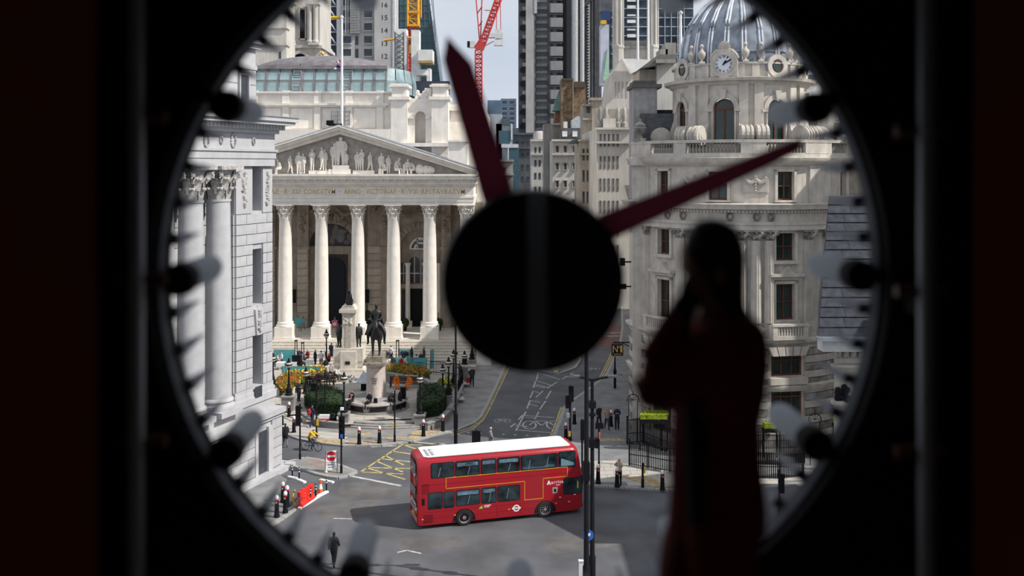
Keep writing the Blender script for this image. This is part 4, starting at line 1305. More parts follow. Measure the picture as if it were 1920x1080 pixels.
# scroll buttresses round the foot of the drum
sc = MB()
for dx in (-.56, .56):
    for r_, x0, x1 in ((.70, -.46, .46), (.77, -.40, -.26), (.77, -.07, .07), (.77, .26, .40), (.42, -.50, .50), (.2, -.53, .53)):
        sc.prism_x([(-.72 + r_ * math.cos(2 * PI * k / 18), .78 + r_ * math.sin(2 * PI * k / 18)) for k in range(18)], dx + x0, dx + x1)
    sc.prism_x([(-.3, .2), (.5, .2), (.5, 2.6), (.3, 2.0), (.1, 1.4)], dx - .36, dx + .36)
scm = sc.mesh('scroll_buttress', STONE_B)
for t in (-78, -34, 10, 53, 66):
    p = TM(t, DR + .35, zBal1 - .42)
    link('scroll_buttress', scm, nb, p.translation, (0, 0, RZ(t)))
# big vases on the balustrade corners
vs_ = MB().box(-.4, .4, -.4, .4, 0, .25).lathe([(.25, .25), (.16, .5), (.45, .8), (.52, 1.05), (.42, 1.2), (.5, 1.25), (.3, 1.4), (.12, 1.55), (.14, 1.65), (.02, 1.8)], n=14).mesh('vase', STONE_BD)
for t in (-64, 62): link('vase', vs_, nb, (*pol(t, TR - .35), zBal1))
# rear blocks: chimney stack, slate mansard, wings
def WB(m): return m
MB().box(PX(1188, 77), PX(1232, 77), 77, 80, 15, PZ(165, 77)).build('chimney_stack', M('stack_stone', (0.36, 0.35, 0.34), 0.9, var=0.1, streak=0.15), nb)
MB().box(PX(1184, 77), PX(1240, 77), 76.7, 80.2, PZ(165, 77), PZ(158, 77)).box(PX(1189, 77), PX(1230, 77), 77, 80, PZ(158, 77), PZ(151, 77)).build('stack_cap', M('stack_cap_stone', (0.12, 0.115, 0.11), 0.9), nb)
m = MB()
xa, xb, xc, xd = PX(1222, 79), PX(1264, 79), PX(1228, 79), PX(1264, 79)
m.prism_y([(xa, PZ(258, 79)), (xb, PZ(258, 79)), (xd, PZ(206, 79)), (xc, PZ(206, 79))], 79, 83)
m.build('slate_mansard', M('dark_slate', (0.07, 0.075, 0.08), 0.8, var=0.35, scale=6), nb)
# left wing along the narrow street, stepping with it
SLATE_W = M('wing_slate', (.10, .105, .115), .8, var=.2)
wl = MB()
wl.prism([(PX(1186, 73), 73), (TC.x, 73), (TC.x + 12, 132), (PX(1180, 132), 132)], 0, zAt)
wl.build('street_wing', STONE_B, nb)
MB().prism([(PX(1181, 73), 72.6), (TC.x, 72.6), (TC.x + 12, 132), (PX(1173, 132), 132)], zAt, zBal0).build('street_wing_cornice', STONE_B, nb)
MB().prism([(PX(1179, 73), 72.6), (TC.x, 72.6), (TC.x + 12, 132), (PX(1171, 132), 132)], zC1 - .25, zC1).build('street_wing_band', STONE_BD, nb)
MB().prism([(PX(1200, 76), 76), (TC.x, 76), (TC.x + 12, 132), (PX(1186, 132), 132)], zBal0, 24.6).build('wing_roof', SLATE_W, nb)
MB().prism([(24, 82), (48, 80), (50, 100), (26, 132)], 0, zAt).build('far_wing', STONE_B, nb)
MB().prism([(25.5, 80), (48, 78), (48, 80), (25.5, 82)], zBal0, zBal1).build('far_parapet', STONE_B, nb)
me = MB().lathe([(.07, 0), (.12, .25), (.06, .5), (.1, .7), (.07, 1.0)], n=8).mesh('baluster', STONE_B)
# ================================================================ CITY BEHIND
CONC = M('tower_concrete', (0.50, 0.485, 0.465), 0.85, var=0.08, scale=0.15, streak=0.1)
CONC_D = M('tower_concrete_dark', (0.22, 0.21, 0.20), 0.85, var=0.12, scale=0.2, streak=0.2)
STEEL = M('stair_pod_steel', (0.34, 0.335, 0.33), 0.42, metal=0.5, var=0.06, scale=0.3)
STEEL_D = M('steel_dark', (0.12, 0.125, 0.14), 0.5, metal=0.3, var=0.15, scale=0.5)
NAVY = M('navy_cladding', (0.035, 0.05, 0.085), 0.5, var=0.15, scale=0.2)
GLT = M('teal_tower_glass', (0.05, 0.105, 0.125), 0.25, var=0.3, scale=0.06, spec=0.5)
GLB = M('pale_blue_glass', (0.22, 0.33, 0.44), 0.3, var=0.2, scale=0.1)
CITYW = M('white_city_stone', (0.56, 0.53, 0.485), 0.85, var=0.08, scale=0.3, streak=0.15)
CITYT = M('tan_city_stone', (0.44, 0.39, 0.325), 0.85, var=0.14, scale=0.3, streak=0.25)
CITYG = M('grey_city_stone', (0.36, 0.34, 0.315), 0.85, var=0.14, scale=0.3, streak=0.25)
SLATE = M('city_slate', (0.10, 0.105, 0.115), 0.8, var=0.2, scale=0.8)
BRICK = M('stack_brick', (0.23, 0.155, 0.095), 0.9, var=0.3, scale=1.2)
COPPER = M('green_copper', (0.17, 0.32, 0.27), 0.8, var=0.2, scale=0.5)
CRED = M('crane_red', (0.62, 0.06, 0.05), 0.5, var=0.08)
CYEL = M('crane_yellow', (0.75, 0.36, 0.02), 0.5, var=0.08)
SHEET = M('white_sheeting', (0.74, 0.74, 0.72), 0.8, var=0.08, scale=0.6)
WINC = M('city_window', (0.06, 0.07, 0.08), 0.25, var=0.4, scale=0.3)
def pbox(mb, x0, x1, y0, y1, D, dep=1.0):           # a box at depth D whose face shows at those rows and columns
    return mb.box(PX(x0, D), PX(x1, D), D, D + dep, PZ(y1, D), PZ(y0, D))
def B(name, label, cat, px, D, group=None): return thing(name, label, cat, (PX(px, D), D, 0), 0, group)
def part(par, name, mat, D, rects, dep=1.0):
    m = MB()
    for r in rects: pbox(m, *r, D, dep)
    return m.build(name, mat, par)
def grid(par, name, mat, D, xs, ys, w, h, dep=.3, frame=None):
    me = MB().box(-PX(960 + w / 2, D), PX(960 + w / 2, D), -.06, dep, -h / 2 * D / F, h / 2 * D / F).mesh(name, mat)
    fm = None
    if frame:
        hw, hh, t = PX(960 + w / 2, D), h / 2 * D / F, .16
        fm = MB().box(-hw - t, hw + t, -.3, 0, hh, hh + t).box(-hw - t, hw + t, -.4, 0, -hh - t, -hh).box(-hw - t, -hw, -.2, 0, -hh, hh).box(hw, hw + t, -.2, 0, -hh, hh).mesh(name + '_frame', frame)
    for y in ys:
        for x in xs:
            o = link(name, me, par, at(par, (PX(x, D), D, PZ(y, D))))
            if fm: link(name + '_frame', fm, o)
# church tower behind the exchange
D = 165
ch = B('church_tower', 'white baroque stone church tower with paired columns above the glass vault roof', 'church', 563, D)
part(ch, 'shaft', CITYW, D, [(533, 600, -160, 84)], 10)
m = MB(); pbox(m, 524, 604, 84, 90, D - .6, 12); pbox(m, 527, 601, 90, 190, D - .2, 12); m.build('base', CITYW, ch)
col = MB().lathe([(.55, 0), (.6, .3), (.45, .45), (.42, PZ(8, D) - PZ(81, D) - 1.0), (.6, PZ(8, D) - PZ(81, D))], n=12).mesh('column', CITYW)
for px in (541, 549, 582, 592.5): link('column', col, ch, at(ch, (PX(px, D), D - .5, PZ(81, D))))
part(ch, 'plinth', CITYW, D - 1.2, [(535, 553, 80, 84), (577, 598, 80, 84), (535, 553, 3, 8), (577, 598, 3, 8)], 2)
m = MB(); pbox(m, 563, 571, 18, 72, D - .1, .5); sl_ = m.build('slot_window', BLACK, ch)
m = MB(); pbox(m, 560, 562, 14, 74, D - .3, .4); pbox(m, 572, 574, 14, 74, D - .3, .4); pbox(m, 560, 574, 12, 15, D - .3, .4); pbox(m, 560, 574, 72, 75, D - .3, .4); m.build('slot_frame', CITYW, sl_)
m = MB()
cx, cz = PX(564, D), PZ(116, D)
for k in range(12):
    a0, a1 = PI * k / 12, PI * (k + 1) / 12
    m.prism_y([(cx + q * math.cos(a), cz + q * math.sin(a)) for q, a in ((1.35, a0), (1.85, a0), (1.85, a1), (1.35, a1))], D - .7, D)
m.build('arch', CITYW, ch)
m = MB(); m.prism_y([(cx + 1.35 * math.cos(PI * k / 12), cz + 1.35 * math.sin(PI * k / 12)) for k in range(13)], D - .3, D); m.build('arch_opening', BLACK, ch)
m = MB(); m.ball((PX(606, D), D - .5, PZ(101, D)), .35); m.tube([(PX(606, D), D - .5, PZ(107, D)), (PX(606, D), D - .5, PZ(97, D))], .08, 5)
for k in range(4): m.tube([(PX(606, D), D - .5, PZ(101, D)), (PX(606 + 8 * math.cos(k * .8), D), D - .5, PZ(101 - 5 * math.sin(k * .8), D))], .09, 5)
m.build('gilt_finial', GOLD, ch)
D = 150
gl = B('plain_stone_block', 'plain pale grey stone block left of the white church tower', 'building', 515, D)
part(gl, 'wall', CITYW, D, [(440, 537, 8, 200)], 6)
part(gl, 'string_course', CITYG, D - .3, [(440, 538, 52, 54), (440, 538, 84, 86)], 2)
part(gl, 'slit', WINC, D - .06, [(523, 527, 97, 110)], 1)
# braced dark office tower
D = 330
lt = B('braced_office_tower', 'dark blue office tower with white zigzag steel bracing', 'tower', 617, D)
part(lt, 'facade', NAVY, D, [(590, 636, -150, 200)], 20)
for k in range(8):
    y1 = 106 - 24 * k
    m = MB()
    for a, b in (((598, y1), (614, y1 - 22)), ((614, y1 - 22), (630, y1))):
        m.tube([(PX(a[0], D), D - .5, PZ(a[1], D)), (PX(b[0], D), D - .5, PZ(b[1], D))], .32, 5)
    pbox(m, 598, 632, y1 - 23, y1 - 21, D - .7, .6)
    m.build('zigzag_brace', M('brace_steel', (0.42, 0.44, 0.47), 0.5), lt)
part(lt, 'corner_column', M('brace_steel', (0.42, 0.44, 0.47)), D - 1, [(631, 637, -150, 130)], 2)
m = MB(); m.tube([(PX(597, 300), 300, PZ(33, 300)), (PX(637, 300), 300, PZ(33, 300))], .48, 10)
ym = m.build('yellow_boom', YELLOW); tag(ym, 'yellow horizontal boom crossing the dark blue braced tower', 'boom')
# numbered concrete core
D = 300
nt_ = B('numbered_concrete_core', 'grey concrete lift core with black floor numbers 12 to 16', 'tower', 690, D)
part(nt_, 'core', CONC, D, [(637, 703, -150, 200)], 14)
part(nt_, 'number_pier', CONC, D - 2, [(702, 737, -150, 200)], 14)
part(nt_, 'edge_strip', M('pale_strip', (0.55, 0.56, 0.57)), D - 2.2, [(736, 740, -150, 200)], 3)
for s, y in (('12', 105.5), ('13', 81.5), ('14', 57), ('15', 33), ('16', 9), ('17', -15)):
    me = text_mesh('floor_number', s, BLACK, None, 9 * D / F, .05)
    link('floor_number', me, nt_, at(nt_, (PX(721.5, D - 2), D - 2, PZ(y, D - 2))))
grid(nt_, 'window', GLASSB, D, (651, 690.5), (100 - 24.2, 100, 100 - 48.4, 100 - 72.6, 100 - 96.8), 15, 16, .3, CONC)
grid(nt_, 'small_window', GLASSB, D, (669,), (100 - 24.2, 100), 6, 17)
grid(nt_, 'spandrel', M('spandrel_grey', (0.50, 0.50, 0.50)), D - .5, (651, 690.5), (106 - 24.2, 106, 106 - 48.4, 106 - 72.6), 15, 2)
lv = MB()
for k in range(26): pbox(lv, 656, 673, 62 - k * 3.0 - 2, 62 - k * 3.0, D - 1.6, 1.6)
lv.build('louvre_slats', M('louvre_grey', (0.36, 0.36, 0.36)), nt_)
for px in (647.5, 651.5):
    m = MB(); pbox(m, px, px + 1.8, -20, 62, D - 1.2, .6); m.build('riser_pipe', M('spandrel_grey', (0.5, 0.5, 0.5)), nt_)
# leaning glass tower
D = 430
gt = B('leaning_glass_tower', 'tall dark teal glass tower with a sloping right edge behind the yellow crane', 'tower', 785, D)
m = MB(); m.prism_y([(PX(738, D), PZ(200, D)), (PX(833, D), PZ(200, D)), (PX(806, D), PZ(0, D)), (PX(780, D), PZ(-180, D)), (PX(738, D), PZ(-180, D))], D, D + 20); m.build('facade', GLT, gt)
m = MB()
for k in range(16): pbox(m, 739, 806 + (k * 14 - 10) * .12, k * 14 - 20, k * 14 - 19, D - .3, .3)
for k in range(9): m.tube([(PX(742 + k * 8, D), D - .15, PZ(-100, D)), (PX(742 + k * 10.2, D), D - .15, PZ(180, D))], .12, 4)
m.build('glazing_grid', M('teal_mullion', (0.11, 0.17, 0.19), 0.5), gt)
m = MB(); m.tube([(PX(806, D), D, PZ(0, D)), (PX(833, D), D, PZ(200, D))], .35, 5); m.build('edge_rib', LEAD_L, gt)
# scaffolded and sheeted works
D = 235
sw = B('sheeted_scaffold', 'white sheeted scaffolding and site huts beside the red crane mast', 'scaffold', 790, D)
part(sw, 'sheeted_block', SHEET, D, [(741, 762, 54, 160), (771, 786, 56, 175), (800, 807, 128, 152)], 4)
part(sw, 'site_hut', SHEET, D - 2, [(784, 811, 93, 113)], 5)
part(sw, 'hut_base', M('tan_base', (0.45, 0.33, 0.15)), D - 2.2, [(785, 811, 113, 118)], 5)
part(sw, 'round_tank', SHEET, D - 1, [(780, 800, 130, 141)], 4)
m = MB()
for k in range(8):
    y = 62 + k * 10
    m.tube([(PX(741, D), D - .4, PZ(y, D)), (PX(757, D), D - .4, PZ(y + 10, D))], .1, 4)
    m.tube([(PX(757, D), D - .4, PZ(y, D)), (PX(741, D), D - .4, PZ(y + 10, D))], .1, 4)
m.tube([(PX(741, D), D - .4, PZ(60, D)), (PX(741, D), D - .4, PZ(150, D))], .16, 4).tube([(PX(757, D), D - .4, PZ(60, D)), (PX(757, D), D - .4, PZ(150, D))], .16, 4)
m.build('scaffold_bracing', STEEL_D, sw)
part(sw, 'hoarding', M('navy_hoarding', (0.045, 0.055, 0.08), 0.6), 130, [(773, 842, 152, 176)], 2)
# lattice mast helper
def lattice(m, p, q, w, n, r=.13, dep=None):
    p, q = Vector(p), Vector(q)
    d = (q - p).normalized()
    a = d.cross(Vector((0, 1, 0))).normalized() * (w / 2)
    b = Vector((0, 1, 0)) * ((dep or w) / 2)
    cs = [a + b, a - b, -a - b, -a + b]
    for c in cs: m.tube([p + c, q + c], r, 4)
    for k in range(n):
        u, v = p + (q - p) * (k / n), p + (q - p) * ((k + 1) / n)
        for c, e in zip(cs, cs[1:] + cs[:1]):
            m.tube([u + c, v + e] if k % 2 else [u + e, v + c], r * .62, 3)
            m.tube([u + c, u + e], r * .62, 3)
D = 245
yc = B('yellow_and_red_crane', 'tower crane with orange-yellow upper mast on a red lattice mast', 'crane', 772, D)
m = MB(); lattice(m, (PX(772, D), D, PZ(175, D)), (PX(772, D), D, PZ(50, D)), 1.75, 11, .2); m.build('red_mast', CRED, yc)
m = MB(); lattice(m, (PX(775, D), D, PZ(50, D)), (PX(775, D), D, PZ(-60, D)), 2.6, 8, .26); pbox(m, 764, 786, 20, 24, D - 1.5, 3); pbox(m, 764, 786, 45, 49, D - 1.5, 3); m.build('climbing_frame', CYEL, yc)
m = MB(); lattice(m, (PX(788, D), D, PZ(33, D)), (PX(788, D), D, PZ(-40, D)), .5, 8, .12); m.build('side_ladder', CYEL, yc)
m = MB(); m.tube([(PX(721, D), D - 1.5, PZ(77.5, D)), (PX(760, D), D - 1.5, PZ(72, D)), (PX(778, D), D - 1.5, PZ(72.5, D))], .3, 6); pbox(m, 764, 780, 71, 75, D - 1.3, 2.6); m.build('tie_beam', CYEL, yc)
part(yc, 'mast_sign', M('sign_olive', (0.45, 0.35, 0.08)), D - 1, [(767, 775, 84, 100)], .3)
D = 350
rc = B('red_luffing_crane', 'red luffing tower crane with white counterweights against the pale sky', 'crane', 900, D)
m = MB(); lattice(m, (PX(897.5, D), D, PZ(200, D)), (PX(897.5, D), D, PZ(94, D)), 2.3, 13, .26); m.build('mast', CRED, rc)
m = MB(); m.prism_y([(PX(889, D), PZ(88, D)), (PX(893, D), PZ(94, D)), (PX(907, D), PZ(94, D)), (PX(909, D), PZ(86, D)), (PX(903, D), PZ(74, D)), (PX(899, D), PZ(74, D))], D - 1.2, D + 1.2); m.build('slewing_platform', CRED, rc)
m = MB(); lattice(m, (PX(903, D), D, PZ(86, D)), (PX(937, D), D, PZ(-8, D)), 2.0, 14, .28); m.build('jib', CRED, rc)
m = MB()
for a, b in (((899, 74), (892, -10)), ((901, 74), (904, -10)), ((897, 50), (904, 40)), ((895, 25), (904, 12))): m.tube([(PX(a[0], D), D, PZ(a[1], D)), (PX(b[0], D), D, PZ(b[1], D))], .22, 4)
m.build('back_frame', CRED, rc)
m = MB()
for a, b in (((909, 86), (936, 72)), ((908, 71), (942, 71)), ((931, 55), (931, 0)), ((939, 55), (938, 0)), ((908, 19), (920, 20))): m.tube([(PX(a[0], D), D, PZ(a[1], D)), (PX(b[0], D), D, PZ(b[1], D))], .14, 4)
m.build('counter_jib', CRED, rc)
part(rc, 'counterweight', SHEET, D - 1.2, [(928, 943, 55, 72), (926, 943, 74, 85), (919, 927, 62, 70)], 2.4)
part(rc, 'cab', SHEET, D - 1.2, [(881, 890, 77, 89)], 2)
part(rc, 'cab_window', BLACKP, D - 1.3, [(876, 881, 77, 88)], 2.2)
# services-outside steel tower
D = 400
ll = B('steel_pod_tower', 'high-tech tower with stacked steel stair pods and outside pipes', 'tower', 1050, D)
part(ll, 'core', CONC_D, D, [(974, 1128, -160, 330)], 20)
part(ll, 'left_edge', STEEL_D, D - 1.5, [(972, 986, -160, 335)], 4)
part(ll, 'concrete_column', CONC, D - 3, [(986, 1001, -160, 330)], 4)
part(ll, 'column_shade_side', CONC_D, D - 2.6, [(1001, 1004, -160, 330)], 4)  # darker concrete puts the column's shaded side into the colour
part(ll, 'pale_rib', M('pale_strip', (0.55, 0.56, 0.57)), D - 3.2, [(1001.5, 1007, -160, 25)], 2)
pod = MB()
w2, h2 = PX(960 + 12.5, D), 8.6 * D / F
pod.prism([(-w2, 0), (-w2, -2.2), (-w2 * .8, -3.2), (w2 * .8, -3.2), (w2, -2.2), (w2, 0)], -h2, h2)
podm = pod.mesh('stair_pod', STEEL)
lm = MB().box(-w2 * .9, w2 * .9, -2.6, 0, -h2 - .9, -h2 - .2).box(-w2 * .5, w2 * .1, -2.2, 0, h2, h2 + 1.6).mesh('pod_joint', STEEL_D)
for k in range(-6, 8):
    y = 178.5 - k * 26.7
    o = link('stair_pod', podm, ll, at(ll, (PX(1042, D), D - 1.5, PZ(y, D))))
    link('pod_joint', lm, o)
grid(ll, 'window_band', M('band_grey', (0.30, 0.31, 0.33), 0.4, var=.2), D - .4, (1015.5,), [322 - k * 13.35 for k in range(36)], 21, 5.5, .6)
grid(ll, 'dark_band', M('band_dark', (0.07, 0.075, 0.09), 0.3), D - .5, (1015.5,), [316 - k * 26.7 for k in range(18)], 21, 5.5, .6)
for k in range(18):
    y = 315 - k * 26.2
    m = MB(); m.X = Matrix.Translation((PX(980, D), D - 2.2, PZ(y, D))) @ Matrix.Rotation(PI / 2, 4, 'X')
    m.lathe([(1.15, -.5), (1.15, .8)], n=10)
    m.X = None
    o = m.build('vent_drum', BLACK, ll)
    m = MB(); pbox(m, 979, 986, y - 14, y - 7, D - 2.4, 1); m.build('tan_panel', CITYT, o)
part(ll, 'shaft_gap', M('gap_dark', (0.045, 0.047, 0.055)), D - .6, [(1055, 1071, -160, 330)], 2)
for a, b in ((1070.5, 1083), (1086, 1094.5)):
    m = MB(); m.lathe([(PX((a + b) / 2 + (b - a) / 2, D) - PX((a + b) / 2, D), PZ(156, D)), (PX((a + b) / 2 + (b - a) / 2, D) - PX((a + b) / 2, D), PZ(-160, D))], PX((a + b) / 2, D), D - 3.5, 14)
    m.build('service_pipe', M('pipe_steel', (0.62, 0.63, 0.64), 0.4, metal=.4), ll)
for k in range(5):
    m = MB(); pbox(m, 1097 + k * 6, 1100.5 + k * 6, -160, 330, D - 1 - .2 * k, 1.2); m.build('mullion', CONC if k == 1 else STEEL_D, ll)
rung = MB()
for k in range(60): pbox(rung, 1101, 1106, 180 - k * 5.5, 182 - k * 5.5, D - 1.4, .5)
rung.build('mullion_rungs', CONC, ll)
bcx = MB(); bcx.tube([(PX(1094, D), D - 1.5, PZ(12, D)), (PX(1120, D), D - 1.5, PZ(-14, D))], .8, 5); bcx.build('diagonal_brace', STEEL_D, ll)
D = 260
nc = B('netted_scaffold', 'scaffold wrapped in white and green netting right of the steel tower', 'scaffold', 1134, D)
part(nc, 'white_net', M('white_net', (0.52, 0.55, 0.63), 0.9, var=.1, scale=.3), D, [(1126, 1142, 46, 160)], 4)
m = MB(); m.prism_y([(PX(1130, D), PZ(152, D)), (PX(1143, D), PZ(150, D)), (PX(1139, D), PZ(92, D))], D - .3, D); m.build('green_net', M('green_net', (0.36, 0.60, 0.40), 0.9), nc)
part(nc, 'yellow_box', YELLOW, D - .5, [(1127, 1137, 38, 45)], 2)
part(nc, 'blue_box', M('blue_plant', (0.03, 0.06, 0.16)), D, [(1128, 1144, 20, 38)], 3)
part(nc, 'steel_floor', STEEL_D, D + 1, [(1126, 1150, -60, 22)], 3)
# far blue block and roofs between the hour hand and the steel tower
D = 380
bb = B('pale_blue_block', 'pale blue glass office block low on the skyline', 'building', 942, D)
part(bb, 'facade', GLB, D, [(914, 939, 188, 412), (939, 968, 185, 412)], 14)
grid(bb, 'window', M('blue_window_dark', (0.09, 0.13, 0.19), 0.3), D, (946, 960), (192, 204, 213, 222, 231), 10, 6, .2, M('blue_white', (0.6, 0.65, 0.7)))
D = 260
br = B('grey_roof_terrace', 'grey stepped roof terraces below the pale blue block', 'building', 945, D)
part(br, 'block', M('terrace_grey', (0.38, 0.41, 0.44)), D, [(900, 941, 214, 420), (930, 960, 232, 420)], 8)
part(br, 'dark_plant', M('plant_dark', (0.09, 0.11, 0.14)), D - .5, [(941, 956, 222, 234), (958, 972, 240, 252)], 3)
part(br, 'white_trim', M('white_city_trim', (0.62, 0.65, 0.67)), D - .6, [(958, 961, 232, 262), (940, 972, 270, 277), (952, 954, 277, 330)], 2)
part(br, 'glass_front', M('teal_front', (0.06, 0.12, 0.15), .3), D - .4, [(935, 956, 245, 270), (954, 973, 277, 420)], 3)
# the narrow street: facades stepping away
def facade(name, label, px0, px1, ytop, D, mat, xs, ys, w, h, dep=12, cornice=True, frame=None, roof=None, wmat=None):
    o = B(name, label, 'building', (px0 + px1) / 2, D)
    m = MB(); m.box(PX(px0, D), PX(px1, D), D, D + dep, 0, PZ(ytop, D)); m.build('wall', mat, o)
    if cornice:
        for yc_ in (ytop, ytop + 26):
            m = MB(); pbox(m, px0 - 1.5, px1 + 1.5, yc_ - 1, yc_ + 3, D - .8, 2); m.build('cornice', mat, o)
    if xs: grid(o, 'window', wmat or WINC, D, xs, ys, w, h, .3, frame)
    return o
w1 = facade('white_slit_window_building', 'tall white stone building with rows of narrow slit windows beyond the domed corner', 1119, 1186, 240, 138, CITYW, (1126, 1133.5, 1141.5, 1150, 1158), [263 + 41.7 * k for k in range(8)], 3.6, 24, 30, wmat=M('grey_slit_window', (.17, .165, .16), .4, var=.3))
m = MB(); pbox(m, 1131, 1155, 222, 240, 138, 6); pbox(m, 1128, 1158, 240, 243, 137.4, 6); m.build('parapet_block', CITYW, w1)
m = MB(); pbox(m, 1122, 1186, 206, 240, 142, 6); m.build('rear_block', CITYT, w1)
for px in (1126, 1137, 1160, 1172):
    m = MB().lathe([(.5, 0), (.5, .6), (.3, .8), (.42, 1.6), (.28, 2.2), (.33, 2.5), (.1, 2.9)], PX(px, 138), 139, 8)
    m.v = [(x, y, z + PZ(238, 138)) for x, y, z in m.v]
    m.build('roof_statue', CITYG, w1)
m = MB()
m.prism_y([(PX(1137, 150), PZ(205, 150)), (PX(1200, 150), PZ(205, 150)), (PX(1200, 150), PZ(110, 150)), (PX(1166, 150), PZ(110, 150)), (PX(1145, 150), PZ(142, 150))], 150, 160)
m.build('gable_block', CITYW, w1)
grid(w1, 'gable_window', CITYG, 150, (1154, 1160, 1167, 1175), (168,), 2.5, 30)
m = MB(); m.prism_y([(PX(1166, 148), PZ(110, 148)), (PX(1183, 148), PZ(138, 148)), (PX(1200, 148), PZ(130, 148)), (PX(1222, 148), PZ(112, 148))], 148, 149.5); m.build('white_roof', SHEET, w1)
w2_ = facade('tan_columned_building', 'tan stone building with giant columns squeezed beside the white slit-window building', 1086, 1121, 262, 152, CITYT, (1094, 1102, 1110), [290, 330, 370, 410], 4, 22, 12)
for px in (1107, 1113, 1118):
    m = MB().lathe([(.38, PZ(600, 152)), (.34, PZ(272, 152)), (.5, PZ(266, 152))], PX(px, 152), 151.6, 10); m.build('column', CITYT, w2_)
m = MB(); m.prism_y([(PX(1068, 152.5), PZ(268, 152)), (PX(1088, 152.5), PZ(268, 152)), (PX(1088, 152.5), PZ(258, 152)), (PX(1074, 152.5), PZ(262, 152))], 152.5, 158); m.build('low_slate_roof', SLATE, w2_)  # same slate as the other city roofs
w3 = facade('mansard_roof_building', 'pale stone building with a dark mansard roof and white dormers on the narrow street', 1036, 1092, 262, 185, CITYW, (1045, 1060, 1077), [280, 312, 345, 380], 5, 12, 14, True, CITYT)
m = MB(); m.prism_y([(PX(1052, 186), PZ(262, 186)), (PX(1092, 186), PZ(262, 186)), (PX(1088, 186), PZ(240, 186)), (PX(1056, 186), PZ(240, 186))], 186, 196); m.build('mansard_roof', SLATE, w3)
grid(w3, 'dormer', SHEET, 185.5, (1059, 1078), (251,), 9, 10, 2)
m = MB(); m.prism_y([(PX(1072, 190), PZ(240, 190)), (PX(1096, 190), PZ(240, 190)), (PX(1096, 190), PZ(225, 190)), (PX(1084, 190), PZ(217, 190)), (PX(1072, 190), PZ(225, 190))], 190, 194); m.build('roof_lantern', M('roof_lantern_glass', (0.50, 0.55, 0.58), 0.4), w3)
m = MB(); pbox(m, 1057, 1064, 228, 243, 190, 2); m.build('roof_tank', SHEET, w3)
w4 = facade('rounded_corner_bank', 'sunlit pale stone corner building at the far end of the narrow street', 996, 1030, 262, 240, CITYW, (1004, 1012, 1020), [282, 306, 330, 356], 4, 12, 14)
m = MB().lathe([(PX(1023, 240) - PX(1012, 240), PZ(262, 240)), (PX(1023, 240) - PX(1012, 240), PZ(250, 240)), (.8, PZ(244, 240))], PX(1012, 240), 246, 16); m.build('corner_cupola', CITYW, w4)
w5 = facade('red_brick_infill', 'narrow brown brick building between two pale stone ones on the narrow street', 1028, 1040, 290, 210, M('brown_brick', (0.26, 0.16, 0.11), .9, var=.2), (1034,), [306, 330, 354], 4, 10, 12)
w6 = facade('left_street_block', 'grey stone street block showing left of the narrow street', 880, 962, 300, 215, CITYG, (930, 945), [320, 345, 370, 395], 6, 12, 14)
w7 = facade('far_grey_tower_block', 'dark blue-grey office block filling the end of the narrow street', 962, 1000, 250, 280, STEEL_D, (970, 980, 990), [270, 292, 314, 336], 5, 10, 12)
w8 = facade('brown_stack_house', 'brown gabled house with a green copper roof left of the tall brick stack', 1020, 1056, 232, 200, CITYG, (), (), 1, 1, 8, False)
m = MB(); m.prism_y([(PX(1036, 200), PZ(208, 200)), (PX(1052, 200), PZ(208, 200)), (PX(1052, 200), PZ(168, 200)), (PX(1048, 200), PZ(170, 200))], 199, 204); m.build('copper_roof', COPPER, w8)
m = MB(); m.prism_y([(PX(1036, 201), PZ(240, 201)), (PX(1056, 201), PZ(240, 201)), (PX(1056, 201), PZ(180, 201)), (PX(1044, 201), PZ(200, 201))], 200.5, 206); m.build('gable', M('brown_brick', (0.2, 0.15, 0.12)), w8)
m = MB(); pbox(m, 1036, 1054, 231, 234, 199, 1); m.build('gable_coping', CITYW, w8)
bs = B('brick_chimney_stack', 'tall brown brick chimney stack in front of the steel tower', 'chimney', 1074, 195)
part(bs, 'stack', BRICK, 195, [(1052, 1074, 149, 300), (1075, 1098, 164, 300)], 5)
part(bs, 'stack_cap', M('soot_brick', (0.10, 0.075, 0.055), .9), 194.6, [(1053, 1075, 147, 151), (1076, 1097, 153, 164)], 4)
part(bs, 'flaunching', CITYT, 194.4, [(1074, 1075.2, 152, 300)], 1)
w9 = facade('pilastered_tan_house', 'tan stone house with small tower in front of the glass mullions', 1094, 1124, 196, 165, CITYT, (1103,), [206], 7, 12, 8)
m = MB(); pbox(m, 1110, 1133, 186, 290, 164, 5); pbox(m, 1107, 1136, 183, 188, 163.6, 6); m.build('corner_tower', CITYT, w9)
# gothic church turrets
D = 172
gc = B('gothic_church_tower', 'grey gothic church tower with two octagonal corner turrets', 'church', 1193, D)
for px in (1159, 1224):
    m = MB().lathe([(PX(970.5, D), PZ(160, D)), (PX(970.5, D), PZ(92, D)), (PX(971.5, D), PZ(90, D)), (PX(971.5, D), PZ(86, D)), (PX(969.5, D), PZ(84, D)), (PX(969.5, D), PZ(-60, D))], PX(px, D), D, 8, smooth=False)
    m.build('turret', CITYW, gc)
    m = MB()
    for k in range(8): m.tube([(PX(px, D) + PX(969.8, D) * math.cos(k * PI / 4 + .39), D + PX(969.8, D) * math.sin(k * PI / 4 + .39), PZ(84, D)), (PX(px, D) + PX(969.8, D) * math.cos(k * PI / 4 + .39), D + PX(969.8, D) * math.sin(k * PI / 4 + .39), PZ(-50, D))], .14, 4)
    m.build('turret_shaft', CITYW, gc)
part(gc, 'parapet', CITYW, D + .5, [(1168, 1216, 88, 160)], 3)
part(gc, 'parapet_rail', CITYG, D + .2, [(1168, 1216, 86, 91)], 2)
part(gc, 'belfry_screen', CITYG, D + 1, [(1168, 1216, 76, 88)], 1)
D = 360
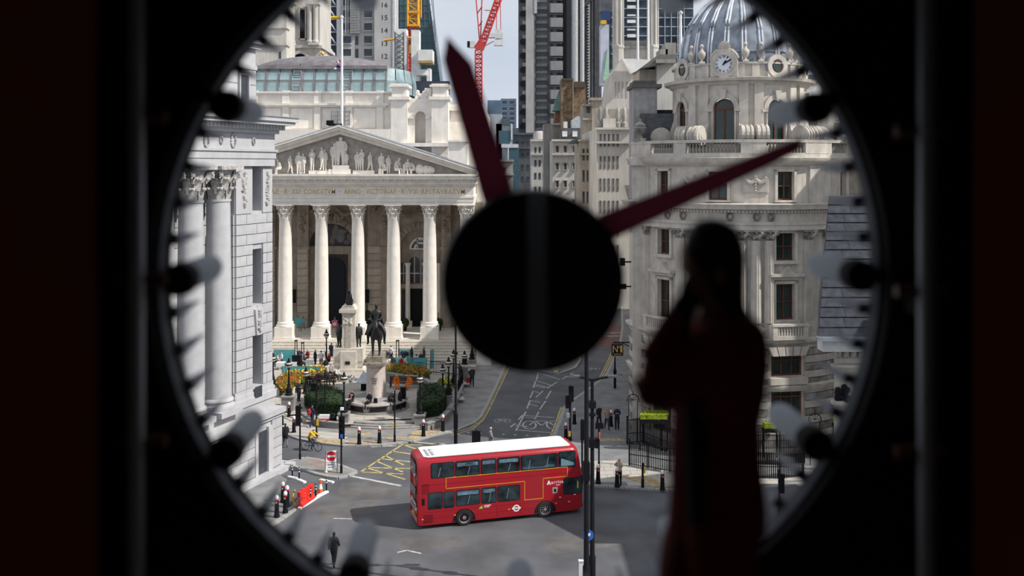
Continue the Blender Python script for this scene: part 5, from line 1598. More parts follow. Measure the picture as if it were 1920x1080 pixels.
gg = B('lattice_glass_tower', 'dark glass tower with white lattice floors behind the gothic turrets', 'tower', 1210, D)
part(gg, 'facade', M('dark_tower_glass', (0.045, 0.065, 0.09), .3, var=.4, scale=.2), D, [(1140, 1300, -150, 130)], 16)
m = MB()
for k in range(14):
    for (a, b) in ((1146, 1176), (1176, 1215), (1232, 1300)):
        pbox(m, a, b, 100 - k * 17, 102 - k * 17, D - .6, .6)
for px in (1234, 1246, 1258, 1270, 1282): pbox(m, px, px + 1.6, -150, 130, D - .8, .8)
m.build('floor_edges', M('lattice_grey', (0.34, 0.38, 0.42), .5), gg)
m = MB()
for k in range(10):
    pbox(m, 1176, 1192, 64 - k * 27, 70 - k * 27, D - 1, .6)
    pbox(m, 1176, 1192, 54 - k * 27, 57 - k * 27, D - 1, .6)
m.build('bright_floor', SHEET, gg)
for px, lab in ((1196, 'left one of the two white flagpoles between the gothic turrets'), (1215.5, 'right one of the two white flagpoles between the gothic turrets'), (1276, 'white flagpole rising just left of the lead dome')):
    Dq = 146 if px < 1250 else 100
    f_ = thing('roof_flagpole', lab, 'flagpole', (PX(px, Dq), Dq, PZ(112 if px < 1250 else 98, Dq)), 0, 'roof flagpoles')
    MB().tube([(PX(px, Dq), Dq, PZ(112 if px < 1250 else 98, Dq)), (PX(px, Dq), Dq, PZ(-40 if px < 1250 else 25, Dq))], [.2, .14], 6).build('pole', WHITE, f_)
    MB().ball((PX(px, Dq), Dq, PZ(-41 if px < 1250 else 24, Dq)), .25, 8, 5).build('finial', WHITE, f_)
# pavilion roof between turret and dome
D = 105
pv = B('hipped_pavilion', 'stone pavilion with a low hipped grey roof just left of the dome', 'building', 1230, D)
part(pv, 'wall', CITYW, D, [(1232, 1270, 118, 330)], 6)
part(pv, 'side_wall', CITYT, D + 1, [(1199, 1232, 130, 330)], 6)
m = MB(); m.prism_y([(PX(1198, D), PZ(130, D)), (PX(1262, D), PZ(117, D)), (PX(1270, D), PZ(104, D)), (PX(1232, D), PZ(104, D))], D - 1, D + 6); m.build('hipped_roof', M('pavilion_roof', (0.17, 0.165, 0.155), .9), pv)
part(pv, 'eaves', CITYG, D - 1.3, [(1230, 1268, 111, 118)], 3)
part(pv, 'carved_top', CITYG, D, [(1248, 1268, 80, 104), (1238, 1252, 92, 104)], 3)
# white plant boxes to the right of the drum
D = 100
wr = B('white_plant_room', 'white rooftop plant room just right of the domed drum', 'building', 1525, D)
part(wr, 'box', SHEET, D, [(1500, 1540, 146, 188)], 5)
part(wr, 'grille', STEEL_D, D - .3, [(1516, 1542, 140, 150), (1508, 1545, 186, 192)], 4)
part(wr, 'block', CITYG, D + 1, [(1533, 1570, 158, 260)], 5)
# ================================================================ slate-roofed house at the right, and the mansion whose shade lies on the road
D = 50.0
sr = thing('slate_roofed_house', 'stone house with steep blue-grey slate hipped roof right of the domed building', 'house', (PX(1600, D), D, 0))
zE_, zR_ = PZ(625, D), PZ(372, D)
xa, xb = PX(1520, D), PX(1597, D)
ye, yr = D - 1.2, D + 3.6
xR = 33
SL = M('blue_slate', (0.042, 0.046, 0.058), 0.75, var=0.18, scale=3, bump=0.4, rand=0.12, spec=0.2)  # colour lowered to stand for shade missing on this roof
kr_ = (ye + 11) / ye
m = MB(); m.add([(xa, ye, zE_), (xR, ye, zE_), (xR, yr, zR_), (xb, yr, zR_), (xa * kr_, ye + 11, zE_), (xb * 1.05, yr + 1, zR_), (xR, yr + 6, zR_)], [(0, 1, 2, 3), (4, 0, 3, 5), (3, 2, 6, 5)]); m.build('roof_deck', SLATE, sr)
nrow = 15
for k in range(nrow):
    u0, u1 = k / nrow, (k + 1) / nrow
    def rp(u, x, off): return (x, ye + (yr - ye) * u - off, zE_ + (zR_ - zE_) * u + off * .3)
    x = xa + (xb - xa) * u0
    first = True
    wd = 1.45
    xx = x - (RND.random() * .5)
    while xx < 34:
        x0 = max(xx, xa + (xb - xa) * u0); x1 = xx + wd - .02
        x0t = max(xx, xa + (xb - xa) * u1)
        if x1 > x0t + .05:
            o1, o2 = .10, .03
            P = [rp(u0, x0, o1), rp(u0, x1, o1), rp(u1, x1, o2), rp(u1, x0t, o2), rp(u0, x0, 0), rp(u0, x1, 0), rp(u1, x1, 0), rp(u1, x0t, 0)]
            MB().add(P, [(0, 1, 2, 3), (0, 4, 5, 1), (1, 5, 6, 2), (0, 3, 7, 4)]).build('slate', SL, sr)
        xx += wd
m = MB(); m.box(xa - .1, xR, ye - .25, ye + .1, zE_ - .15, zE_ + .05); m.build('gutter', LEAD, sr)
m = MB(); m.box(PX(1530, D), xR, ye + .1, ye + 1.0, zE_ - .75, zE_ - .15); m.build('eaves_board', M('pale_eaves', (0.55, 0.55, 0.53), .7), sr)
m = MB(); m.prism([(PX(1566, D), D + .2), (xR, D + .2), (xR, D + 8), (PX(1566, D + 8), D + 8)], 0, zE_ - .3); m.build('wall', STONE_B, sr)
cb = MB().prism_x([(-.5, .5), (0, .5), (0, -.3), (-.15, -.3)], -.12, .12).mesh('bracket', STONE_BD)
for k in range(14): link('bracket', cb, sr, at(sr, (PX(1572 + k * 14, D), D + .2, PZ(662, D))))
m = MB(); m.box(PX(1562, D), xR, D - .1, D + .4, PZ(652, D), PZ(644, D)).box(PX(1562, D), xR, D, D + .4, PZ(690, D), PZ(684, D)).box(PX(1562, D), xR, D, D + .4, PZ(760, D), PZ(752, D)); m.build('string_course', STONE_B, sr)
m = MB()
for k in range(12): m.ball((PX(1580 + RND.uniform(-12, 10), D), D, PZ(738 + RND.uniform(-12, 12), D)), .18, 6, 4)
m.build('iron_lantern', BLACK, sr)
tb_ = thing('shading_block', 'tall plain unseen stone block added off to the right to shade the domed building', 'building', (47, 67, 0))
MB().box(34.5, 60, 62.5, 72, 0, 33).box(34, 60, 62, 72, 32, 32.6).build('wall', STONE_B, tb_)  # unseen block added to keep the sun off the domed building's front
mh = thing('shading_mansion', 'large plain stone mansion off to the right whose shade falls on the road', 'building', (36, 36, 0))
MB().box(27.5, 60, 18, 46, 0, 21).build('wall', STONE_B, mh)
MB().box(27, 60, 17.5, 46.5, 21, 21.8).build('cornice', STONE_B, mh)
wm = MB().box(-.1, .1, -.7, .7, -1.3, 1.3).mesh('window', GLASSD)
for z in (4, 9.5, 15):
    for k in range(6): link('window', wm, mh, at(mh, (27.45, 20.5 + k * 4.5, z)))
# ================================================================ FIGURES GROWN ON A SKELETON
def skin(name, J, E, root, mats=(), zones=None, sub=1, classify=None):
    """J: joint -> (x, y, z, radius[, radius2]); E: pairs; one continuous body"""
    keys = list(J)
    ix = {k: i for i, k in enumerate(keys)}
    me = bpy.data.meshes.new(name)
    me.from_pydata([J[k][:3] for k in keys], [(ix[a], ix[b]) for a, b in E], [])
    ob = bpy.data.objects.new(name, me)
    COL.objects.link(ob)
    ob.modifiers.new('skin', 'SKIN').use_smooth_shade = True
    if not me.skin_vertices: me.attributes.new('skin', 'FLOAT', 'POINT')
    for k in keys:
        sv = me.skin_vertices[0].data[ix[k]]
        r = J[k][3]
        sv.radius = (r, J[k][4] if len(J[k]) > 4 else r)
        sv.use_root = (k == root)
    if sub:
        ss = ob.modifiers.new('sub', 'SUBSURF')
        ss.levels = ss.render_levels = sub
    dg = bpy.context.evaluated_depsgraph_get()
    out = bpy.data.meshes.new_from_object(ob.evaluated_get(dg))
    bpy.data.objects.remove(ob)
    bpy.data.meshes.remove(me)
    out.name = name
    out.materials.clear()
    for m in mats: out.materials.append(m)
    for p in out.polygons: p.use_smooth = True
    if zones:
        segs = [(Vector(J[a][:3]), Vector(J[b][:3]), (J[a][3] + J[b][3]) / 2, zones.get((a, b), zones.get(b, 0))) for a, b in E]
        for p in out.polygons:
            c = p.center
            best, z = 1e9, 0
            for a, b, r, q in segs:
                ab = b - a
                t = max(0, min(1, (c - a).dot(ab) / max(1e-9, ab.length_squared)))
                d = (c - (a + ab * t)).length / r
                if d < best: best, z = d, q
            if classify: z = classify(c, z)
            p.material_index = z
    return out
SKIN = M('skin', (0.50, 0.30, 0.22), 0.6, var=0.04)
HAIRD = M('dark_hair', (0.025, 0.018, 0.014), 0.6)
HAIRL = M('grey_hair', (0.40, 0.36, 0.32), 0.7)
SHOE = M('dark_shoes', (0.02, 0.02, 0.022), 0.5)
def cloth(c, nm=None):
    k = 'cloth_%02d%02d%02d' % tuple(int(x * 99) for x in c)
    return M(k, c, 0.9, var=0.12, scale=8)
# zones: 0 skin 1 top 2 trousers 3 shoes 4 hair 5 forearm
ZON = {'belly': 1, 'chest': 1, 'neck0': 1, 'neck': 0, 'jaw': 0, 'skull': 0, 'crown': 0, 'shL': 1, 'elL': 1, 'wrL': 1, 'haL': 0, 'shR': 1, 'elR': 1, 'wrR': 1, 'haR': 0,
       'hipL': 2, 'knL': 2, 'anL': 2, 'toL': 3, 'hipR': 2, 'knR': 2, 'anR': 2, 'toR': 3}
EDG = [('pelvis', 'belly'), ('belly', 'chest'), ('chest', 'neck0'), ('neck0', 'neck'), ('neck', 'jaw'), ('jaw', 'skull'), ('skull', 'crown'),
       ('chest', 'shL'), ('shL', 'elL'), ('elL', 'wrL'), ('wrL', 'haL'), ('chest', 'shR'), ('shR', 'elR'), ('elR', 'wrR'), ('wrR', 'haR'),
       ('pelvis', 'hipL'), ('hipL', 'knL'), ('knL', 'anL'), ('anL', 'toL'), ('pelvis', 'hipR'), ('hipR', 'knR'), ('knR', 'anR'), ('anR', 'toR')]
def body(pose='stand', coat=False, long_hair=False):
    """a 1.75 m figure facing -y, feet (or seat) on z = 0"""
    J = dict(pelvis=(0, 0, .95, .14, .115), belly=(0, 0, 1.10, .135, .11), chest=(0, .01, 1.30, .155, .12), neck0=(0, .02, 1.46, .08), neck=(0, .0, 1.53, .055), jaw=(0, -.03, 1.585, .068), skull=(0, -.01, 1.66, .092), crown=(0, 0, 1.72, .07),
             shL=(.17, .02, 1.42, .07), elL=(.23, .05, 1.16, .05), wrL=(.23, -.04, .93, .038), haL=(.23, -.07, .84, .042), hipL=(.09, 0, .88, .095), knL=(.10, -.02, .50, .068), anL=(.10, .03, .10, .05), toL=(.11, -.13, .045, .045),
             shR=(-.17, .02, 1.42, .07), elR=(-.23, .05, 1.16, .05), wrR=(-.23, -.04, .93, .038), haR=(-.23, -.07, .84, .042), hipR=(-.09, 0, .88, .095), knR=(-.10, -.02, .50, .068), anR=(-.10, .03, .10, .05), toR=(-.11, -.13, .045, .045))
    def put(k, x, y, z): J[k] = (x, y, z) + J[k][3:]
    if pose == 'walk':
        put('knL', .09, -.16, .52); put('anL', .09, -.22, .11); put('toL', .09, -.38, .07)
        put('knR', -.09, .08, .50); put('anR', -.09, .34, .17); put('toR', -.09, .24, .05)
        put('elL', .22, .14, 1.17); put('wrL', .22, .17, .95); put('haL', .22, .17, .87)
        put('elR', -.22, -.04, 1.16); put('wrR', -.22, -.20, 1.0); put('haR', -.21, -.26, .94)
    if pose == 'hands':                  # hands together before the chest (phone, cup)
        for s, d in (('L', 1), ('R', -1)):
            put('el' + s, d * .23, -.02, 1.14); put('wr' + s, d * .10, -.22, 1.22); put('ha' + s, d * .05, -.28, 1.28)
    if pose == 'photo':                  # hands raised to the face
        for s, d in (('L', 1), ('R', -1)):
            put('el' + s, d * .25, -.12, 1.28); put('wr' + s, d * .12, -.24, 1.50); put('ha' + s, d * .06, -.26, 1.58)
    if pose in ('sit', 'sitlean'):
        for k in J:
            if k[:2] not in ('kn', 'an', 'to', 'hi'): put(k, J[k][0], J[k][1], J[k][2] - .93 + .12)
        put('pelvis', 0, .0, .12)
        for s, d in (('L', 1), ('R', -1)):
            put('hip' + s, d * .10, -.05, .10); put('kn' + s, d * .13, -.44, .12); put('an' + s, d * .12, -.44, -.34); put('to' + s, d * .13, -.60, -.40)
            put('el' + s, d * .24, -.06, .34); put('wr' + s, d * .13, -.26, .27); put('ha' + s, d * .08, -.33, .25)
        if pose == 'sitlean':
            for k in ('chest', 'neck0', 'neck', 'jaw', 'skull', 'crown', 'shL', 'shR', 'elL', 'elR', 'wrL', 'wrR', 'haL', 'haR'):
                x, y, z = J[k][:3]
                put(k, x, y - (z - .15) * .42, z - (z - .15) * .10)
    if pose == 'ride':
        for k in J:
            if k[:2] not in ('kn', 'an', 'to', 'hi'):
                x, y, z = J[k][:3]
                put(k, x, y - max(0, z - .95) * .55, z - max(0, z - .95) * .12)
        for s, d in (('L', 1), ('R', -1)):
            put('kn' + s, d * .10, -.36, .72 if s == 'L' else .58); put('an' + s, d * .10, -.22, .34 if s == 'L' else .14); put('to' + s, d * .11, -.38, .29 if s == 'L' else .09)
            put('el' + s, d * .24, -.46, 1.18); put('wr' + s, d * .22, -.66, 1.08); put('ha' + s, d * .21, -.74, 1.06)
    if coat:
        J['pelvis'] = J['pelvis'][:3] + (.17, .14)
        J['belly'] = J['belly'][:3] + (.165, .135)
        J['chest'] = J['chest'][:3] + (.175, .14)
        for k in ('elL', 'elR'): J[k] = J[k][:3] + (.065,)
        for k in ('hipL', 'hipR'): J[k] = J[k][:3] + (.12,)
    J = {k: v[:3] + tuple(q * (1.08 if k in ('neck', 'jaw', 'skull', 'crown') else 1.22) for q in v[3:]) for k, v in J.items()}
    z_h = J['skull'][2]
    hy = J['skull'][1]
    def cls(c, z):
        if z == 0 and c.z > J['jaw'][2] - .02:
            if c.z > z_h + .035 or (c.y > hy + .0 and c.z > z_h - (.16 if long_hair else .05)): return 4
        if coat and z == 2 and (c.z > .62 and pose not in ('sit', 'sitlean')): return 1
        return z
    zs = dict(ZON); zs[('pelvis', 'hipL')] = 2; zs[('pelvis', 'hipR')] = 2
    return skin('person', J, EDG, 'pelvis', (SKIN, cloth((.1, .1, .1)), cloth((.03, .03, .04)), SHOE, HAIRD), zs, 1, cls)
BODY = {}
def get_body(p, c, h):
    if (p, c, h) not in BODY: BODY[(p, c, h)] = body(p, c, h)
    return BODY[(p, c, h)]
def person(label, loc, rz=0, pose='stand', top=(.03, .03, .04), legs=(.02, .022, .03), hair=None, skin_=None, coat=False, long_hair=False, h=1.75, name='person', group=None, mat=None):
    o = link(name, get_body(pose, coat, long_hair), None, loc, (0, 0, rz), (h / 1.75,) * 3)
    for i, m in ((1, cloth(top)), (2, cloth(legs)), (4, hair or HAIRD)):
        o.material_slots[i].link = 'OBJECT'
        o.material_slots[i].material = m
    if mat:
        for i in range(5):
            o.material_slots[i].link = 'OBJECT'
            o.material_slots[i].material = mat
    if label: tag(o, label, 'person', group)
    return o
def faces(a): return math.radians(a)     # 0 = towards us, 90 = to our right, 180 = away
# ================================================================ PLAZA
PZ0 = 0.42
pl = pp                                   # the plaza's paving belongs to the pavement
plat = gp([(490, 745), (556, 768), (569, 786), (606, 790), (640, 797), (655, 786), (705, 789), (775, 787), (797, 797), (838, 770), (858, 742), (868, 722), (872, 700), (882, 686), (480, 686)], PZ0)
PLAZA = structure(MB().prism(ccw(plat), 0.1, PZ0).build('floor_plaza', M('plaza_paving', (0.46, 0.42, 0.365), 0.85, var=0.07, scale=0.5)))
slabs(PLAZA, plat, PZ0, M('plaza_slab', (0.42, 0.385, 0.335), 0.85, var=0.07, scale=0.6, rand=0.07), (1.5, 1.15), 0.1, 'plaza_slab', 290)
for k in range(3):                        # front steps, gently curved
    m = MB()
    pts = []
    for i in range(9):
        x = 652 - 3 * (2 - k) + (788 + 4 * (2 - k) - (652 - 3 * (2 - k))) * i / 8
        y = 790 + (2 - k) * 4.6 + 4 * math.sin(PI * i / 8)
        pts.append(tuple(G(x, y, .12 + .1 * (k + 1))[:2]))
    back = [(p[0], p[1] + 1.6) for p in pts]
    m.prism(ccw(pts + back[::-1]), 0.1, .12 + .1 * (k + 1))
    m.build('step', M('step_granite', (0.30, 0.285, 0.27), .8, var=.1), PLAZA)
for k in range(4):                        # side steps on the left
    a, b = G(511, 748 + 7 * k, .12 + .075 * (4 - k)), G(560, 770 + 7 * k, .12 + .075 * (4 - k))
    m = MB(); d = b - a
    m.cbox((a.x + b.x) / 2 - .1, (a.y + b.y) / 2 + .45, .06 + (.12 + .075 * (4 - k)) / 2, d.length, .95, .075 * (4 - k) + .0, math.atan2(d.y, d.x))
    m.build('step', M('side_step', (0.48, 0.44, 0.385), .8, var=.06), PLAZA)
def wall_run(name, pts, z0, z1, w, mat, par=None, kind=None, cap=True):
    m = MB()
    P = [Vector(p[:2]) for p in pts]
    for a, b in zip(P, P[1:]):
        d = b - a
        c = (a + b) / 2
        m.cbox(c.x, c.y, (z0 + z1) / 2, d.length + w * .3, w, z1 - z0, math.atan2(d.y, d.x))
        if cap: m.cbox(c.x, c.y, z1 + .05, d.length + w * .4, w + .14, .1, math.atan2(d.y, d.x))
    return m.build(name, mat, par)
GREYST = M('grey_granite', (0.27, 0.26, 0.25), 0.8, var=0.12, scale=2)
# hedges in raised beds
def leaf_mass(name, label, cat, outline, z0, z1, mat, n, size, base_mat=None):
    """a clipped mass: a lumpy body with leaves all over it"""
    m = MB()
    P = ccw(outline)
    cx, cy = sum(p[0] for p in P) / len(P), sum(p[1] for p in P) / len(P)
    lev = [(z0, 1.0), (z0 + (z1 - z0) * .6, 1.0), (z1 - .12, .92), (z1, .72)]
    vs = []
    k = len(P)
    for z, s in lev:
        for x, y in P: vs.append((cx + (x - cx) * s, cy + (y - cy) * s, z))
    fs = []
    for j in range(len(lev) - 1):
        for i in range(k): fs.append((j * k + i, j * k + (i + 1) % k, (j + 1) * k + (i + 1) % k, (j + 1) * k + i))
    fs.append(tuple(range(3 * k, 4 * k)))
    m.add(vs, fs)
    rr = random.Random(n)
    for q in range(n):
        j = rr.random()
        i = rr.randrange(k); u = rr.random()
        ax_, ay_ = P[i]; bx_, by_ = P[(i + 1) % k]
        if j < .55:
            s, z = 1.01, z0 + (z1 - z0) * rr.uniform(.1, .9)
        else:
            s, z = rr.uniform(.1, .9), z1 + rr.uniform(-.05, .06)
        x = cx + (ax_ + (bx_ - ax_) * u - cx) * s; y = cy + (ay_ + (by_ - ay_) * u - cy) * s
        a = rr.uniform(0, 2 * PI); t = rr.uniform(-.6, .6)
        dx, dy, dz = math.cos(a) * size, math.sin(a) * size, t * size
        m.add([(x - dx, y - dy, z - dz), (x + dy * .6, y - dx * .6, z), (x + dx, y + dy, z + dz), (x - dy * .6, y + dx * .6, z + .03)], [(0, 1, 2, 3)])
    o = m.build(name, mat)
    return tag(o, label, cat)
hl = gp([(571, 762), (583, 772), (612, 779), (640, 779), (644, 757), (612, 746), (580, 746)], .5)
leaf_mass('hedge', 'dark green clipped hedge left of the round stone bench', 'hedge', hl, .5, 1.75, GREENH, 1500, .1)
hr = gp([(783, 779), (796, 783), (822, 779), (836, 768), (836, 752), (820, 742), (795, 745), (783, 755)], .5)
leaf_mass('hedge', 'dark green rounded hedge in shade right of the round stone bench', 'hedge', hr, .5, 1.8, GREENH, 1500, .1)
def bed(name, label, pts, z0, z1, w):
    o = thing(name, label, 'wall', (*pts[len(pts) // 2][:2], 0))
    wall_run('coping_wall', pts, z0, z1, w, GREYST, o)
    return o
bed('bed_edging', 'low grey granite wall retaining the left hedge beside the side steps', [G(569, 780, .3), G(583, 790, .3), G(612, 797, .3), G(638, 799, .3)], .1, .5, .3)
bed('bed_edging', 'low grey granite wall curving below the right hedge', [G(800, 803, .3), G(825, 795, .3), G(842, 777, .3), G(858, 748, .3), G(866, 728, .3)], .1, .62, .3)
# flower beds
def flower_bed(name, label, outline, z0, z1, cols, n, seed):
    o = thing(name, label, 'flower bed', (*outline[0], z0))
    P = ccw(outline)
    MB().prism(P, z0, z1).build('soil', M('bed_soil', (0.05, 0.045, 0.02), .95, var=.2), o)
    rr = random.Random(seed)
    xs = [p[0] for p in P]; ys = [p[1] for p in P]
    def inside(x, y):
        r = False
        for i in range(len(P)):
            (x1, y1), (x2, y2) = P[i], P[(i + 1) % len(P)]
            if (y1 > y) != (y2 > y) and x < (x2 - x1) * (y - y1) / (y2 - y1) + x1: r = not r
        return r
    ms = [MB() for _ in cols]
    lf = MB()
    q = 0
    while q < n:
        x, y = rr.uniform(min(xs), max(xs)), rr.uniform(min(ys), max(ys))
        if not inside(x, y): continue
        q += 1
        z = z1 + rr.uniform(.1, .45)
        fy = (y - min(ys)) / (max(ys) - min(ys))
        c = rr.choices(range(len(cols)), [w(fy, (x - min(xs)) / (max(xs) - min(xs))) for _, w in cols])[0]
        s = rr.uniform(.06, .12)
        ms[c].add([(x + s, y, z), (x, y + s, z + .02), (x - s, y, z), (x, y - s, z - .03), (x, y, z + s)], [(0, 1, 4), (1, 2, 4), (2, 3, 4), (3, 0, 4), (3, 2, 1, 0)])
        a = rr.uniform(0, 2 * PI); t = .2
        lf.add([(x, y, z1), (x + t * math.cos(a), y + t * math.sin(a), z1 + .22), (x + t * .6 * math.cos(a + .7), y + t * .6 * math.sin(a + .7), z1 + .36)], [(0, 1, 2)])
        lf.add([(x, y, z1), (x - t * math.cos(a), y - t * math.sin(a), z1 + .2), (x - t * .6 * math.cos(a + .7), y - t * .6 * math.sin(a + .7), z1 + .34)], [(0, 1, 2)])
    for mm, (mat, _) in zip(ms, cols):
        if mm.v: mm.build('blossoms', mat, o, 'stuff')
    lf.build('leaves', M('bed_leaf', (0.10, 0.16, 0.02), .9, var=.3), o, 'stuff')
    return o
FOR = M('orange_blossom', (0.38, 0.125, 0.022), .9, var=.25, scale=5); FYE = M('yellow_blossom', (0.78, 0.60, 0.08), .9, var=.15); FGR = M('lime_foliage', (0.15, 0.19, 0.03), .9, var=.3); FRD = M('red_blossom', (0.45, 0.06, 0.02), .9)
flower_bed('flower_bed', 'long bed of orange and yellow flowers left of the war memorial', gp([(516, 727), (530, 736), (546, 733), (560, 722), (585, 714), (605, 703), (612, 694), (596, 690.5), (560, 692), (540, 700), (522, 712)], .9), PZ0, .85,
           [(FOR, lambda f, u: 1.2), (FYE, lambda f, u: 2.6 if f > .66 else .06), (FGR, lambda f, u: 1.3), (FRD, lambda f, u: .35)], 1500, 3)
flower_bed('flower_bed', 'bed of orange flowers and lime leaves behind the two orange-suited people', gp([(725, 703), (790, 709), (806, 703), (798, 694), (770, 688), (726, 688)], .95), PZ0, .9,
           [(FOR, lambda f, u: 1.1 if u < .8 else .2), (FYE, lambda f, u: .06), (FGR, lambda f, u: 1.5), (FRD, lambda f, u: .3)], 900, 4)
flower_bed('flower_bed', 'small bed of yellow-green plants beside the lamp cluster on the right', gp([(816, 727), (830, 733), (848, 727), (846, 712), (826, 711)], .8), PZ0, .6,
           [(FGR, lambda f, u: 1.5), (FYE, lambda f, u: .5)], 260, 5)
PALE = M('pale_coping', (0.60, 0.565, 0.505), .8, var=.06)
o = thing('planter_edging', 'pale stone planter wall sweeping round the left flower bed', 'wall', G(570, 720, .5))
wall_run('coping_wall', [G(519, 741, .45), G(546, 741, .45), G(556, 730, .45), G(574, 722, .45), G(598, 712, .45), G(612, 700, .45), G(616, 693, .45)], PZ0, .95, .32, PALE, o)
o = thing('planter_edging', 'grey stone planter wall behind the bench with the orange-suited people', 'wall', G(760, 715, .5))
wall_run('coping_wall', [G(722, 714, .45), G(757, 719, .45), G(790, 722, .45), G(815, 737, .45), G(836, 742, .45)], PZ0, 1.15, .32, GREYST, o)
# war memorial: stepped pedestal, pillar, lion and two bronze soldiers
MD = 94.3
wmx = lambda px: PX(px, MD)
wmz = lambda py: PZ(py, MD)
wm = thing('war_memorial', 'tall pale stone war memorial pillar with bronze figure on top', 'memorial', (wmx(655), MD, PZ0))
MB().box(wmx(624), wmx(686), MD - 1.3, MD + 1.3, PZ0, PZ0 + .3).box(wmx(628), wmx(683), MD - .95, MD + .95, PZ0 + .3, wmz(650)).build('base', STONE_L, wm)
MB().box(wmx(642), wmx(671), MD - 1.15, MD + .8, PZ0 + .3, wmz(655)).build('base_projection', STONE_L, wm)
MB().box(wmx(644), wmx(668), MD - .75, MD + .7, wmz(655), wmz(585)).build('pillar', STONE_L, wm)
MB().box(wmx(643), wmx(669), MD - .8, MD + .7, wmz(587), wmz(584)).box(wmx(639), wmx(671), MD - 1.0, MD + .8, wmz(584), wmz(578)).prism_y([(wmx(641), wmz(578)), (wmx(669), wmz(578)), (wmx(665), wmz(571)), (wmx(645), wmz(571))], MD - .9, MD + .7).build('pillar_cap', STONE_L, wm)
cv = MB()
for k in range(16): cv.ball((wmx(655.5) + RND.uniform(-.5, .5), MD - .78, wmz(598) + RND.uniform(-.4, .35)), (.16, .1, .16), 6, 4)
cv.build('carved_wreath', STONE_L, wm)
MB().box(wmx(650), wmx(661), MD - .79, MD - .75, wmz(648), wmz(606)).build('inscription_panel', M('inscribed_stone', (0.55, 0.50, 0.43), .9, var=.25, scale=9), wm)
MB().box(wmx(651), wmx(660), MD - 1.19, MD - 1.14, wmz(679), wmz(673)).build('bronze_plaque', BRONZE, wm)
cn = MB()
for px in (633, 638, 676, 681):
    for y in (674, 684): cn.ball((wmx(px), MD - .98, wmz(y)), .07, 6, 4)
cn.build('carved_studs', GREYST, wm)
lion = skin('bronze_lion', dict(r=(0, 0, .5, .3), b=(0, -.2, .75, .3, .28), c=(0, -.3, 1.05, .27), n=(0, -.35, 1.3, .2), h=(.02, -.42, 1.5, .2), c2=(0.02, -.36, 1.68, .1), m=(0, -.62, 1.45, .1), l1=(.22, -.45, .55, .1), f1=(.24, -.6, .08, .1), l2=(-.22, -.45, .55, .1), f2=(-.24, -.6, .08, .1), k1=(.3, .1, .3, .15), g1=(.32, -.2, .08, .1), k2=(-.3, .1, .3, .15), g2=(-.32, -.2, .08, .1)),
            [('r', 'b'), ('b', 'c'), ('c', 'n'), ('n', 'h'), ('h', 'c2'), ('h', 'm'), ('c', 'l1'), ('l1', 'f1'), ('c', 'l2'), ('l2', 'f2'), ('r', 'k1'), ('k1', 'g1'), ('r', 'k2'), ('k2', 'g2')], 'r', (BRONZE,))
link('lion', lion, wm, at(wm, (wmx(655.5), MD, wmz(571))), None, (.95,) * 3)
MB().prism_y([(wmx(658) - .25, wmz(570)), (wmx(658) + .3, wmz(570)), (wmx(658) + .3, wmz(557)), (wmx(658) + .02, wmz(553)), (wmx(658) - .25, wmz(557))], MD - .95, MD - .85).build('lion_shield', BRONZE, wm)
for px, sgn in ((637, -1), (673.5, 1)):
    s_ = link('soldier', get_body('stand', True, False), wm, at(wm, (wmx(px), MD - .2, wmz(650))), (0, 0, .5 * sgn), (1.36,) * 3)
    for i in range(5):
        s_.material_slots[i].link = 'OBJECT'; s_.material_slots[i].material = BRONZE
    MB().tube([(wmx(px + 3.5 * sgn), MD - .5, wmz(650)), (wmx(px + 3 * sgn), MD - .5, wmz(615))], .05, 5).build('rifle', BRONZE, s_)
# equestrian statue
QD = 79.6
qx = lambda px: PX(px, QD)
qz = lambda py: PZ(py, QD)
eq = thing('equestrian_statue', 'dark bronze rider on horseback upon a pink granite pedestal', 'statue', (qx(704), QD, PZ0))
MB().lathe([(1.15, qz(764)), (1.12, qz(757)), (.98, qz(752)), (.9, qz(746)), (.86, qz(744))], qx(704), QD + .5, 24, sy=1.6).build('pedestal_base', GRANITE, eq)
MB().lathe([(.82, qz(744)), (.80, qz(690)), (.84, qz(687))], qx(704), QD + .5, 28, sy=1.6).build('pedestal', GRANITE, eq)
MB().lathe([(.84, qz(687)), (.98, qz(683)), (1.05, qz(679)), (1.06, qz(677))], qx(704), QD + .5, 24, sy=1.5).build('pedestal_cornice', GRANITE, eq)
MB().box(qx(690), qx(720), QD - .9, QD + 2.0, qz(677), qz(665)).box(qx(684), qx(725), QD - 1.2, QD + 2.2, qz(680), qz(676)).build('statue_plinth', M('weathered_bronze_plinth', (0.30, 0.26, 0.21), .8, var=.25, scale=3), eq)
for k, s in enumerate(('WELLINGTON', 'ERECTED', 'JUNE 18 1844')):
    me = text_mesh('inscription', s, M('cut_letters', (0.16, 0.13, 0.12), .9), .55 - .08 * k, .1, .03)
    link('inscription', me, eq, at(eq, (qx(704.5), QD + .5 - .805 * 1.6, qz(706 + 4.5 * k))))
hs = 1.72
